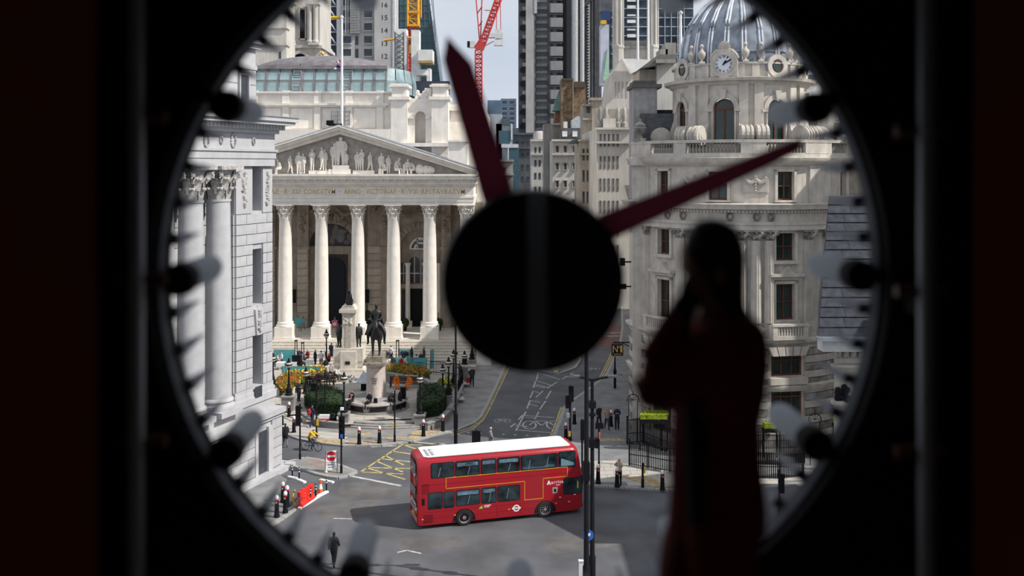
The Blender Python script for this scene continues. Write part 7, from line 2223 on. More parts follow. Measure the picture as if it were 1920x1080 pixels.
# cyclist
def bicycle(label, loc, rz_):
    o = thing('bicycle', label, 'bicycle', loc, rz_)
    def wheel(y):
        m = MB()
        P_ = [(0, y + .33 * math.cos(2 * PI * k / 18), .34 + .33 * math.sin(2 * PI * k / 18)) for k in range(19)]
        m.tube(P_, .022, 5)
        w = m.build('wheel', BLACK, o, local=True)
        m = MB()
        for k in range(8): m.tube([(0, y, .34), (0, y + .32 * math.cos(PI * k / 4), .34 + .32 * math.sin(PI * k / 4))], .006, 3)
        m.build('spokes', STEEL, w, local=True)
    wheel(-.52); wheel(.52)
    fr = M('bike_frame', (.05, .055, .06), .4, metal=.3)
    m = MB()
    for a, b in (((.52, .34), (.12, .30)), ((.12, .30), (.22, .86)), ((.22, .80), (-.36, .82)), ((-.36, .78), (.12, .30)), ((.52, .34), (.20, .78)), ((-.34, .9), (-.52, .34))):
        m.tube([(0, a[0], a[1]), (0, b[0], b[1])], .02, 6)
    m.build('frame', fr, o, local=True)
    m = MB(); m.tube([(-.24, -.46, 1.0), (-.2, -.36, .98), (.2, -.36, .98), (.24, -.46, 1.0)], .014, 5).tube([(0, -.36, .98), (0, -.35, .82)], .014, 5); m.build('handlebar', BLACK, o, local=True)
    MB().ball((0, .24, .92), (.07, .14, .035), 8, 5).build('saddle', BLACK, o, local=True)
    m = MB(); m.tube([(.1, .0, .22), (.1, .24, .38)], .014, 4).tube([(.1, .0, .22), (-.1, .24, .38)], .014, 4); m.build('crank', STEEL, o, local=True)
    return o
g = G(584, 845, 0)
bicycle('black bicycle ridden by the cyclist in the yellow jacket', g, faces(72))
cy = person('cyclist in a yellow jacket and pale helmet riding past the plaza', (g.x - .17, g.y + .05, .02), faces(72), 'ride', (.80, .47, .01), (.04, .05, .08), WHITE, coat=False, h=1.72)
# ================================================================ STREET FURNITURE
BRED = M('bollard_red', (.40, .02, .03), .5)
def bollard(label, px, yf, h_px, zg=.12):
    g = G(px, yf, zg)
    h = min(1.28, h_px * g.y / F)
    o = thing('bollard', label, 'bollard', g, 0, 'black city bollards with white caps')
    MB().lathe([(.17, 0), (.17, .10), (.145, .16), (.135, h * .3), (.11, h * .74)], n=12).build('post', BLACKP, o, local=True)
    MB().lathe([(.138, h * .18), (.14, h * .21), (.136, h * .24)], n=12).build('foot_band', BRED, o, local=True)
    MB().lathe([(.108, h * .74), (.125, h * .755), (.125, h * .80), (.108, h * .82)], n=12).build('red_band', BRED, o, local=True)
    MB().lathe([(.104, h * .82), (.112, h * .86), (.105, h * .93), (.06, h * .98), (.01, h)], n=12).build('white_cap', WHITE, o, local=True)
    m = MB().cbox(0, -.125, h * .68, .09, .02, .09); m.build('crest', M('crest_white', (.5, .42, .42), .6), o, local=True)
    return o
for lb, px, y, h in (('leftmost black bollard, half hidden by the bank corner', 512.5, 786, 32), ('black bollard second from the bank corner by the side steps', 528.5, 797, 32), ('black bollard nearest the side steps', 542, 783, 31), ('black bollard by the kerb behind the yellow-jacketed cyclist', 551, 811, 33),
                     ('black bollard on yellow paving right of the traffic light', 673.5, 833, 33), ('black bollard on the kerb in front of the curved steps', 711.5, 831, 34), ('black bollard on the yellow paving by the right hedge pier', 794, 818, 34), ('black bollard in shade right of the hedge wall', 830.5, 808, 33),
                     ('black bollard beside the traffic lights across the narrow street', 1077, 795, 32), ('black bollard just above the front of the bus roof', 1061, 822, 30), ('black bollard behind the navy-jacketed walker', 1145.5, 799, 31)):
    bollard(lb, px, y, h)
for lb, px, y, h in (('black bollard on the sunlit corner nearest the lamp columns', 1121.5, 907, 39), ('black bollard in front of the person lifting a phone', 1157, 913, 39), ('black bollard at the right end of the sunlit corner', 1242, 919, 40),
                     ('front black bollard on the bank pavement', 519, 969, 41), ('rear tall black bollard on the bank pavement', 530.5, 941, 38), ('black bollard in the middle of the bank pavement group', 538.5, 950, 41), ('black bollard beside the yellow hose', 535, 961, 43)):
    bollard(lb, px, y, h)
WBAND = M('post_white_band', (.7, .7, .7), .5)
for k, (px, y, t) in enumerate(((519, 876, 862), (534, 878, 866), (548, 895, 872), (561, 900, 876), (612, 921, 896), (592, 934, 908), (582, 941, 915), (571, 947, 921), (560.5, 950, 928))):
    g = G(px, y, 0); h = (y - t) * g.y / F
    lab = ('slim striped post nearest the bank wall', 'slim striped post second from the bank wall', 'slim striped post third from the bank wall', 'slim striped post fourth from the bank wall, left of the red barrier', 'slim striped post at the outer corner beside the traffic cone', 'slim striped post on the white kerb left of the cone', 'slim striped post before the right end of the red barrier', 'slim striped post before the middle of the red barrier', 'slim striped post before the left end of the red barrier')[k]
    o = thing('striped_post', lab, 'post', g, 0, 'slim striped lane posts')
    MB().lathe([(.07, 0), (.05, .04), (.045, h), (.02, h + .02)], n=8).build('post', BLACKP, o, local=True)
    for q in (.62, .84): MB().lathe([(.05, h * q), (.05, h * (q + .1))], n=8).build('white_band', WBAND, o, local=True)
# red water-filled barrier, cone, hose, chain between posts
g1, g2 = G(560, 953, 0), G(585, 936, 0)
rbz = thing('road_barrier', 'red plastic road barrier on the bank pavement', 'barrier', (g1 + g2) / 2, math.atan2(g2.y - g1.y, g2.x - g1.x))
L_ = (g2 - g1).length
BR = M('barrier_red', (.72, .03, .02), .45, var=.05)
m = MB(); m.prism_x([(-.24, 0), (.24, 0), (.24, .18), (.12, .35), (.10, .95), (-.10, .95), (-.12, .35), (-.24, .18)], -L_ / 2, -.03); m.prism_x([(-.24, 0), (.24, 0), (.24, .18), (.12, .35), (.10, .95), (-.10, .95), (-.12, .35), (-.24, .18)], .03, L_ / 2); m.build('shell', BR, rbz, local=True)
MB().box(-.06, .06, -.11, .11, .3, .9).build('hinge', BR, rbz, local=True)
for k in range(4):
    for z in (.45, .62, .78): MB().box(-L_ * .42 + k * L_ * .24, -L_ * .42 + k * L_ * .24 + L_ * .14, -.135, -.1, z, z + .06).build('rib', BR, rbz, local=True)
for k in range(2): MB().box(-L_ * .3 + k * L_ * .5, -L_ * .3 + k * L_ * .5 + .25, -.06, .06, .95, 1.0).build('filler_cap', BR, rbz, local=True)
g = G(609, 798, .12)
wb = thing('striped_barrier', 'red and white plastic barrier block before the left hedge', 'barrier', g)
for k, (z0, z1, mt) in enumerate(((0, .3, WHITE), (.3, .58, BR), (.58, .86, WHITE))): MB().prism_x([(-.22 + .03 * k, z0), (.22 - .03 * k, z0), (.2 - .03 * k, z1), (-.2 + .03 * k, z1)], -.42, .42).build('barrier_block', mt, wb, local=True)
lbn = thing('litter_bin', 'black litter bin between the striped barrier and the lamp pedestal', 'bin', G(625, 798, .12))
MB().lathe([(.24, 0), (.26, .1), (.26, .85), (.22, .95), (.1, .98)], n=14).build('body', BLACKP, lbn, local=True)
MB().lathe([(.27, .7), (.27, .74)], n=14).build('rim', STEEL_D, lbn, local=True)
def cone(label, px, yf_, h_px):
    g = G(px, yf_, 0); h = h_px * g.y / F
    o = thing('traffic_cone', label, 'cone', g)
    MB().box(-.24, .24, -.24, .24, 0, .05).lathe([(.17, .05), (.13, h * .33)], n=12).build('base', M('cone_orange', (.85, .12, .03), .5), o, local=True)
    MB().lathe([(.13, h * .33), (.08, h * .68)], n=12).build('white_sleeve', WHITE, o, local=True)
    MB().lathe([(.08, h * .68), (.03, h)], n=12).build('tip', M('cone_orange', (.85, .12, .03), .5), o, local=True)
cone('orange and white traffic cone by the white kerb corner', 601, 925, 26)
cone('orange traffic cone under the no-entry sign board', 611, 889, 13)
hs_ = thing('yellow_hose', 'yellow hose loop at the left end of the red barrier', 'hose', G(556, 948, 0))
m = MB(); a = G(556, 950, 0); m.tube([a + Vector(p) for p in ((.1, 0, .05), (-.15, 0, .2), (-.25, .05, .5), (-.22, .1, .8), (-.12, .1, .95))], .06, 8); m.build('hose', YELLOW, hs_)
ch_ = thing('bike_rack', 'dark metal hoops lying left of the red barrier', 'rack', G(547, 957, .1))
m = MB(); a = G(547, 960, .1)
for k in range(3): m.tube([a + Vector((-.4 + .12 * k, .1 * k, .03)), a + Vector((.1 + .12 * k, .3 + .1 * k, .35)), a + Vector((.35 + .1 * k, .5, .7))], .025, 5)
m.build('hoops', STEEL_D, ch_)
# no-entry board on an A-frame
g = G(621, 886, .12)
ne = thing('no_entry_board', 'red and white no-entry board on an A-frame on the traffic island', 'sign', g, .15)
s = g.y / F
m = MB(); m.X = Matrix.Rotation(-.12, 4, 'X'); m.box(-10.5 * s, 10.5 * s, -.02, .02, 5 * s, 40 * s); m.build('board', WHITE, ne, local=True)
m = MB(); m.X = Matrix.Rotation(-.12, 4, 'X') @ Matrix.Translation((0, -.02, 30 * s)) @ Matrix.Rotation(PI / 2, 4, 'X'); m.lathe([(9 * s, 0), (9 * s, .01)], n=24); d_ = m.build('red_disc', M('sign_red', (.68, .02, .03), .5), ne, local=True)
m = MB(); m.X = Matrix.Rotation(-.12, 4, 'X'); m.box(-7 * s, 7 * s, -.042, -.03, 28.2 * s, 31.8 * s); m.build('white_bar', WHITE, d_, local=True)
for k in range(2):
    o = marks('lettering', ne, (0, 0, 0), (12 - k) * s, 2.6 * s, M('sign_grey', (.25, .25, .27)), 7)
    o.location = (0, -.025 + .001 * k + .12 * (14.5 - 4.5 * k) * s, (14.5 - 4.5 * k) * s); o.rotation_euler = (-.12, 0, 0)
MB().box(-10 * s, 10 * s, -.035, -.022, 18.6 * s, 19.2 * s).build('divider', BLACKP, ne, local=True)
for sx in (-1, 1):
    MB().tube([(sx * 11 * s, -.1, 0), (sx * 10 * s, 0, 40 * s)], .02, 4).build('front_leg', STEEL_D, ne, local=True)
    MB().tube([(sx * 11 * s, .55, 0), (sx * 10 * s, .06, 40 * s)], .02, 4).build('back_leg', STEEL_D, ne, local=True)
# traffic signals
LENS_R = M('lens_red', (.16, .01, .01), .3); LENS_A = M('lens_amber', (.15, .07, .01), .3); LENS_G = M('lens_green', (.02, .12, .06), .3)
def signal_head(par, x, y, z0, h, w, away=True):
    d = MB().box(x - w / 2, x + w / 2, y - .12, y + .12, z0, z0 + h).build('signal_head', BLACKP, par)
    sgn = 1 if away else -1
    for k, mt in enumerate((LENS_G, LENS_A, LENS_R)):
        zc = z0 + h * (k + .5) / 3
        m = MB(); m.X = Matrix.Translation((x, y + sgn * .125, zc)) @ Matrix.Rotation(-sgn * PI / 2, 4, 'X'); m.lathe([(.1, 0), (.1, .02)], n=12); m.build('lens', mt, d)
        m = MB(); m.X = Matrix.Translation((x, y + sgn * .12, zc)) @ Matrix.Rotation(-sgn * PI / 2, 4, 'X'); m.lathe([(.12, 0), (.12, .2)], 0, 0, 10, 0 if sgn < 0 else PI, PI if sgn < 0 else 2 * PI); m.build('hood', BLACKP, d)
    return d
def signal(label, px, yf_, heads, top, zg=0.12, board=None, r=.06, boxes=()):
    g = G(px, yf_, zg); s = g.y / F
    o = thing('traffic_signal', label, 'traffic light', g)
    MB().lathe([(r * 1.4, zg), (r * 1.4, zg + .5), (r, zg + .55), (r, PZ(top, g.y))], g.x, g.y, 10).build('pole', BLACKP, o)
    for hx, y0, y1, w, away in heads:
        signal_head(o, PX(hx, g.y), g.y, PZ(y1, g.y), (y1 - y0) * s, w * s, away)
    if board:
        x0, x1, y0, y1 = board
        MB().box(PX(x0, g.y), PX(x1, g.y), g.y - .16, g.y - .13, PZ(y1, g.y), PZ(y0, g.y)).build('backing_board', BLACKP, o)
    for (x0, x1, y0, y1, mt, nm) in boxes:
        MB().box(PX(x0, g.y), PX(x1, g.y), g.y - .2, g.y - .06, PZ(y1, g.y), PZ(y0, g.y)).build(nm, mt, o)
    return o
BLU = M('sign_blue', (.03, .14, .50), .5)
signal('traffic light with a blue arrow sign on the island pole', 640, 887, [(641, 781, 812, 8, False)], 774, .12, (636, 647, 780, 822), boxes=((639, 644, 813, 820, BLU, 'arrow_sign'), (639, 645, 763, 768, WHITE, 'white_camera')))
signal('black traffic light facing away left of the side steps pole', 562.5, 864, [(559, 761, 796, 8, True)], 757, 0.0, (555, 565, 760, 797))
signal('slim black pole with a yellow push-button box by the front steps', 740, 828, [], 732, .12, boxes=((736.5, 739, 792, 800, YELLOW, 'push_button'),))
signal('slim black pole with a yellow push-button box by the cyclist', 593.5, 821, [], 722, .12, boxes=((594, 597.5, 786, 797, YELLOW, 'push_button'),))
signal('black post with a yellow push-button on the sunlit corner', 1205, 914, [], 868, .13, r=.07, boxes=((1207, 1209.5, 875, 886, YELLOW, 'push_button'),))
signal('traffic light facing away, its dark board showing above the bus roof', 893, 868, [(893, 809, 831, 9, True)], 806, 0.0, (885, 901, 807, 832))
signal('traffic light with twin heads left of the two lamp columns', 1069, 826, [(1071, 724, 752, 9, True), (1064, 742, 765, 8, True)], 723, .12, (1066, 1075, 724, 753), r=.09, boxes=((1066, 1069.5, 808, 817, YELLOW, 'push_button'), (1062, 1068, 774, 782, M('grey_box', (.3, .31, .33)), 'detector')))
signal('traffic light with a dark board beside the left lamp column', 1091.5, 905, [(1093.5, 787, 816, 8, True)], 786, .12, (1088, 1100, 787, 824))
signal('traffic light with a red lit man beside the right lamp column', 1123, 880, [(1119, 822, 840, 6, True)], 792, .12, (1116, 1131, 792, 803), boxes=((1122.5, 1125, 810, 822, M('red_man', (.8, .12, .10), .5), 'red_man'),))
signal('small black traffic light at the lower right in front of the railings', 1461, 975, [(1465, 889, 924, 10, True)], 880, 0.0, None)
# thin and tall lighting columns
def lamp_column(label, px, yf_, top, r0=.1, arm=None, zg=.12, box=None):
    g = G(px, yf_, zg)
    o = thing('lamp_column', label, 'lamp post', g)
    MB().lathe([(r0 * 1.35, zg), (r0 * 1.35, zg + 1.7), (r0, zg + 1.8), (r0 * .62, PZ(top, g.y))], g.x, g.y, 10).build('column', BLACKP, o)
    zt = PZ(top, g.y)
    if arm:
        for sx, xe in ((-1, arm[0]), (1, arm[1])):
            xe_ = PX(xe, g.y)
            MB().tube([(g.x, g.y, zt - .08), ((g.x * 2 + xe_) / 3, g.y, zt + .04), (xe_, g.y, zt + .16)], [.07, .06, .05], 8).build('arm', BLACKP, o)
            m = MB(); m.cbox((xe_ * 3 + g.x) / 4, g.y, zt + .12, abs(xe_ - g.x) * .5, .26, .09); m.build('luminaire', STEEL_D, o)
    if box:
        for y0, y1, w in box: MB().box(g.x - w, g.x + w, g.y - w, g.y + w, PZ(y1, g.y), PZ(y0, g.y)).build('control_box', BLACKP, o)
    return o
lamp_column('tall thin lighting column at the right of the plaza', 854.5, 836, 600, .1, None, .12, ((776, 802, .15), (660, 664, .14)))
lamp_column('tall black column passing behind the clock hub, left of the pair', 1099.5, 1130, 560, .13, None, 0.0, ((866, 900, .16),))
lamp_column('black column with a pair of lamp arms, right of the pair', 1110.5, 1110, 710, .12, (1064, 1167), 0.0, ((752, 764, .17), (775, 779, .15), (822, 838, .17)))
g = G(1101.5, 1128, 0)
bs_ = thing('direction_sign', 'small round blue arrow sign on the left tall column', 'sign', (g.x, g.y - .12, PZ(1001, g.y)))
m = MB(); m.X = Matrix.Translation((g.x + .02, g.y - .16, PZ(1001, g.y))) @ Matrix.Rotation(PI / 2, 4, 'X'); m.lathe([(.26, 0), (.26, .02)], n=20); m.X = None; m.build('disc', BLU, bs_)
m = MB(); m.X = Matrix.Translation((g.x + .02, g.y - .19, PZ(1001, g.y))) @ Matrix.Rotation(.8, 4, 'Y'); m.prism_y([(-.03, -.16), (.03, -.16), (.03, .02), (.1, .02), (0, .16), (-.1, .02), (-.03, .02)], -.01, .01); m.X = None; m.build('arrow', WHITE, bs_)
lamp_column('slim lamp column between the war memorial and left hedge', 609, 784, 690, .05, None, PZ0)
lamp_column('lamp column on the shaded right pavement under the hanging sign', 1153, 728, 668, .09, None, .12, ((694, 700, .14),))
wp = thing('white_post', 'short white post at the bottom edge beside the tall column', 'post', G(1090, 1110, 0))
g = G(1090, 1110, 0); MB().box(g.x - .12, g.x + .12, g.y - .1, g.y + .1, 0, PZ(1052, g.y)).box(g.x - .14, g.x + .14, g.y - .12, g.y + .12, PZ(1052, g.y), PZ(1050, g.y)).build('post', WHITE, wp)
# island bollard with yellow face
g = G(1042, 697, .12); s = g.y / F
ib = thing('island_bollard', 'white traffic bollard with a yellow face on the street refuge', 'bollard', g)
MB().box(-3.6 * s, 3.6 * s, -.2, .2, 0, 15 * s).build('body', WHITE, ib, local=True)
MB().box(-2.6 * s, 2.6 * s, -.215, -.2, 4 * s, 13 * s).build('yellow_face', YELLOW, ib, local=True)
# hanging pub-style sign N°1
SD = 84.0
hg = thing('hanging_sign', 'black hanging sign with gold N°1 lettering on the street wing wall', 'sign', (PX(1157, SD), SD, PZ(655, SD)))
MB().box(PX(1147, SD), PX(1168.5, SD), SD - .08, SD + .3, PZ(667, SD), PZ(645, SD)).build('board', BLACKP, hg)
m = MB()
for a, b, c_, d_ in ((1148, 1168, 646, 646.8), (1148, 1168, 665.2, 666), (1148, 1148.8, 646, 666), (1167.2, 1168, 646, 666)): m.box(PX(a, SD), PX(b, SD), SD - .1, SD - .08, PZ(d_, SD), PZ(c_, SD))
m.build('gold_edge', M('dull_gold', (.18, .12, .03), .5), hg)
me = text_mesh('lettering', 'N', GOLD, 9 * SD / F, 12.5 * SD / F, .02); link('lettering', me, hg, at(hg, (PX(1153.5, SD), SD - .09, PZ(654, SD))))
me = text_mesh('lettering', 'o', GOLD, 3 * SD / F, 4 * SD / F, .02); link('lettering', me, hg, at(hg, (PX(1160, SD), SD - .09, PZ(650.5, SD))))
me = text_mesh('lettering', '1', GOLD, 3.5 * SD / F, 12.5 * SD / F, .02); link('lettering', me, hg, at(hg, (PX(1164.5, SD), SD - .09, PZ(654, SD))))
me = text_mesh('lettering', 'CORNHILL', GOLD, 15 * SD / F, 2.4 * SD / F, .02); link('lettering', me, hg, at(hg, (PX(1158, SD), SD - .09, PZ(663.6, SD))))
MB().tube([(PX(1150, SD), SD, PZ(642, SD)), (PX(1184, SD), SD, PZ(642, SD))], .06, 6).tube([(PX(1162, SD), SD, PZ(642, SD)), (PX(1162, SD), SD, PZ(646, SD))], .04, 5).tube([(PX(1184, SD), SD, PZ(652, SD)), (PX(1166, SD), SD, PZ(642, SD))], .04, 5).build('bracket', BLACK, hg)
for nm, lab, px, py, w, h in (('projecting_clock', 'small dark projecting lantern on the street wing, just right of the hub', 1167, 491, 9, 14), ('street_sign_box', 'small dark sign box on the street wing below the lantern', 1168, 537, 12, 9)):
    o = thing(nm, lab, 'sign', (PX(px, 88), 88, PZ(py, 88)))
    s = 88 / F
    MB().box(PX(px, 88) - w / 2 * s, PX(px, 88) + w / 2 * s, 87.8, 88.2, PZ(py, 88) - h / 2 * s, PZ(py, 88) + h / 2 * s).build('body', BLACKP, o)
    MB().tube([(PX(px, 88), 88, PZ(py, 88)), (PX(1186, 88), 88, PZ(py, 88))], .07, 5).build('bracket', BLACK, o)
# railings of the corner building
def railing(label, pts, z0, h, gap=.125, spear=True, name='iron_railing'):
    o = thing(name, label, 'railing', pts[0])
    P_ = [Vector((p[0], p[1], z0)) for p in pts]
    for z in ((.12, .78, h) if h > 1.2 else (.1, h)):
        m = MB()
        for a, b in zip(P_, P_[1:]): m.tube([a + Vector((0, 0, z)), b + Vector((0, 0, z))], .03, 4)
        m.build('rail', BLACK, o)
    m = MB()
    for a, b in zip(P_, P_[1:]):
        L_ = (b - a).length
        n = max(2, int(L_ / gap))
        for k in range(n + 1):
            p = a + (b - a) * (k / n)
            m.box(p.x - .025, p.x + .025, p.y - .025, p.y + .025, z0, z0 + h)
            if spear: m.add([(p.x - .035, p.y, z0 + h), (p.x, p.y - .035, z0 + h), (p.x + .035, p.y, z0 + h), (p.x, p.y + .035, z0 + h), (p.x, p.y, z0 + h + .16)], [(0, 1, 4), (1, 2, 4), (2, 3, 4), (3, 0, 4)])
    m.build('bars', BLACK, o, 'stuff')
    for p in P_:
        MB().box(p.x - .05, p.x + .05, p.y - .05, p.y + .05, z0, z0 + h + .2).ball((p.x, p.y, z0 + h + .26), .08, 8, 5).build('post', BLACK, o)
    return o
railing('front row of black iron railings left of the person, low on the pavement', [G(1180, 873, .12), G(1215, 878, .12), G(1256, 886, .12), G(1290, 891, .12)], .12, 1.55)
railing('back row of black iron railings left of the person, round the light well', [G(1176, 833, .12), G(1205, 830, .12), G(1240, 845, .12), G(1275, 856, .12)], .12, 1.75)
railing('front row of black iron railings at the right under the balcony window', [G(1415, 897, .12), G(1462, 898, .12), G(1506, 893, .12)], .12, 1.6)
railing('back row of black iron railings at the right against the wall', [G(1415, 870, .12), G(1462, 872, .12), G(1508, 868, .12)], .12, 2.0)
def box_plant(label, x0, x1, yb, yt, D):
    o = thing('window_box', label, 'planter', (PX((x0 + x1) / 2, D), D, PZ(yb, D)))
    MB().box(PX(x0, D), PX(x1, D), D - .25, D + .25, PZ(yb, D) - .3, PZ(yb, D)).build('trough', BLACKP, o)
    m = MB(); rr = random.Random(int(x0))
    m.box(PX(x0, D) + .05, PX(x1, D) - .05, D - .22, D + .22, PZ(yb, D), PZ(yt, D) - .06)
    for k in range(240):
        x, y, z = rr.uniform(PX(x0, D), PX(x1, D)), D + rr.uniform(-.26, .26), rr.uniform(PZ(yb, D), PZ(yt, D) + .04)
        a = rr.uniform(0, 6.28); q = .07
        m.add([(x, y - .02, z), (x + q * math.cos(a), y - .03, z + q * math.sin(a)), (x + q * math.cos(a + .9), y + .03, z + q * math.sin(a + .9) + .03)], [(0, 1, 2)])
    m.build('foliage', LIMEH, o, 'stuff')
    for sx in (x0 + 1, x1 - 1): MB().box(PX(sx, D) - .04, PX(sx, D) + .04, D - .05, D + .05, .12, PZ(yb, D) - .3).build('leg', BLACK, o)
    return o
box_plant('lime green box hedge behind the left railings, front one of two', 1199, 1252, 785, 775, 68.6)
box_plant('lime green box hedge behind the left railings, rear one of two', 1206, 1252, 779, 769, 70)
box_plant('lime yellow window box plant behind the right railings', 1430, 1457, 802, 791, 67.0)
box_plant('small lime plant box beside the slate-roofed house wall', 1562, 1574, 793, 783, 64)
for lb, px, yf_ in (('iron lamp arch over the gate of the left railings', 1187, 829), ('iron lamp arch over the gate of the right railings', 1528, 872)):
    g = G(px, yf_, .12); o = thing('iron_lamp_arch', lb, 'lamp', g)
    z1 = 3.2
    for sx in (-.32, .32): MB().tube([(g.x + sx, g.y, .12), (g.x + sx, g.y, z1)], .03, 5).build('upright', BLACK, o)
    m = MB(); m.tube([(g.x + .45 * math.cos(PI * k / 8), g.y, z1 - .1 + .55 * math.sin(PI * k / 8)) for k in range(9)], .035, 5)
    for k in range(5): m.tube([(g.x + .4 * math.cos(PI * (k + .5) / 5), g.y, z1 - .05 + .45 * math.sin(PI * (k + .5) / 5)), (g.x, g.y, z1)], .018, 4)
    m.tube([(g.x, g.y, z1 + .4), (g.x, g.y, z1 + .8)], [.05, .01], 5)
    m.build('scrollwork', BLACK, o)
# ================================================================ DOUBLE-DECKER BUS
BA = math.radians(15.8)
b0 = G(782.5, 995, 0)
bus = thing('double_decker_bus', 'red double-decker bus with white roof turning across the junction', 'bus', b0, BA)
bus.scale = (1.0, 1.0, .95)
def BP(name, mb, mat, par=None, **k): return mb.build(name, mat, par or bus, local=True, **k)
BL = 9.92
def section(x, ins=0.0, top=4.2, bot=.30, rake=0.0):
    w = 2.5
    sh = [(ins + .03, bot), (ins, bot + .25), (ins, 2.3), (ins + .01, top - .55), (ins + .06, top - .24), (ins + .2, top - .07), (ins + .45, top), (w - ins - .45, top), (w - ins - .2, top - .07), (w - ins - .06, top - .24), (w - ins - .01, top - .55), (w - ins, 2.3), (w - ins, bot + .25), (w - ins - .03, bot)]
    return [(x - rake * max(0, z - 2.3), y, z) for y, z in sh]
secs = [section(.10, .30, 3.95, .45), section(.0, .16, 4.02, .36), section(.06, .03, 4.14, .28), section(.28, 0, 4.2, .24), section(9.25, 0, 4.2, .24, .06), section(9.66, .03, 4.17, .3, .14), section(9.86, .13, 4.08, .36, .18), section(9.92, .30, 3.98, .46, .20)]
m = MB()
n = len(secs[0])
vs = [p for s_ in secs for p in s_]
fs = []
for j in range(len(secs) - 1):
    for i in range(n):
        fs.append((j * n + i, j * n + (i + 1) % n, (j + 1) * n + (i + 1) % n, (j + 1) * n + i))
m.add(vs, fs, True)
m.add(secs[0], [tuple(range(n))]); m.add(secs[-1], [tuple(range(n - 1, -1, -1))])
BUSR = M('bus_red', (.35, .010, .020), .28, var=.04, scale=.4, spec=.5)
me = m.mesh('body', BUSR)
bm = bmesh.new(); bm.from_mesh(me); bmesh.ops.recalc_face_normals(bm, faces=bm.faces); bm.to_mesh(me); bm.free()
link('body', me, bus)
m = MB(); m.prism([(.42, .36), (.62, .22), (9.0, .22), (9.18, .36), (9.18, 2.14), (9.0, 2.28), (.62, 2.28), (.42, 2.14)], 4.18, 4.225); BP('white_roof', m, M('bus_roof_white', (.72, .73, .74), .5, var=.03))
BGL = M('bus_glass', (.022, .040, .048), .06, var=.5, scale=1.3, spec=.7)
def pane(x0, x1, z0, z1, y=-.006, vent=False, name='window'):
    r = .07
    P_ = [(x0 + r, z0), (x1 - r, z0), (x1, z0 + r), (x1, z1 - r), (x1 - r, z1), (x0 + r, z1), (x0, z1 - r), (x0, z0 + r)]
    m = MB(); m.prism_y([(x + (-.03 if x < (x0 + x1) / 2 else .03), z + (-.03 if z < (z0 + z1) / 2 else .03)) for x, z in P_], y, y + .03); f = BP('window_rubber', m, BLACKP)
    m = MB(); m.prism_y(P_, y - .008, y + .01); w = BP('window', m, BGL, f)
    if vent:
        m = MB(); m.box(x0 + .04, x1 - .04, y - .014, y - .006, z1 - .34, z1 - .31); BP('vent_bar', m, BLACKP, f)
        m = MB(); m.box(x0 + .08, x1 - .08, y - .011, y - .007, z1 - .29, z1 - .08); BP('vent_pane', m, M('bus_vent_reflection', (.13, .20, .27), .15, var=.4, scale=2), f)  # vent pane coloured paler to stand for reflections along the window top
    return f
for x0, x1, v in ((.80, 2.09, 0), (2.20, 3.58, 1), (3.70, 4.56, 1), (4.68, 5.97, 1), (6.08, 8.27, 0)): pane(x0, x1, 3.02, 3.86, -.004, v)
pane(8.37, 9.38, 2.96, 3.90, .0, False)
for x0, x1, z0, v in ((.63, 1.42, 1.19, 0), (1.53, 2.10, 1.19, 0), (2.23, 3.60, 1.24, 1), (3.72, 4.58, 1.24, 1), (4.68, 5.98, 1.24, 0)): pane(x0, x1, z0, 2.14, -.004, v)
pane(8.66, 9.80, 1.30, 2.26, .0, False)
# things seen through the panes
gi = MB()
for x, z0, z1 in ((1.2, 3.05, 3.6), (2.9, 3.05, 3.5), (5.3, 3.05, 3.5), (6.5, 3.05, 3.6), (7.6, 3.05, 3.7), (2.9, 1.3, 1.8), (4.15, 1.3, 2.0), (5.2, 1.4, 2.0)):
    gi.tube([(x, -.016, z0), (x + .12, -.016, z1)], .018, 4)
BP('grab_rails', gi, M('grab_rail_grey', (.25, .33, .36), .4))
m = MB(); m.prism_y([(8.5, 3.05), (9.32, 3.05), (9.3, 3.2), (8.6, 3.5), (8.5, 3.5)], -.014, -.009); BP('dash_panel', m, M('bus_dash', (.14, .25, .30), .5))
m = MB(); m.prism_y([(6.2, 3.06), (8.1, 3.06), (8.1, 3.2), (7.7, 3.25), (7.4, 3.14), (6.2, 3.2)], -.014, -.010); BP('seat_backs', m, M('bus_seat_blue', (.05, .10, .14), .8))
# advert frame in yellow
pts = [(1.64, 2.30), (1.64, 2.95), (8.89, 2.97), (8.89, 2.40), (7.40, 2.38), (7.40, 1.18), (6.28, 1.18), (6.28, 2.34), (1.64, 2.30)]
for a, b in zip(pts, pts[1:]):
    m = MB()
    if abs(a[0] - b[0]) > .1: m.box(min(a[0], b[0]) - .02, max(a[0], b[0]) + .02, -.012, .01, (a[1] + b[1]) / 2 - .02, (a[1] + b[1]) / 2 + .02)
    else: m.box(a[0] - .02, a[0] + .02, -.012, .01, min(a[1], b[1]), max(a[1], b[1]))
    BP('advert_frame', m, M('advert_yellow', (.62, .30, .02), .5))
m = MB()
for z in (2.62, 1.0, .62): m.box(.3, 9.3, -.006, .01, z, z + .012)
for x in (4.62, 6.0, 7.5): m.box(x, x + .012, -.006, .01, .4, 1.1)
BP('panel_lines', m, M('bus_seam', (.16, .006, .01), .5))
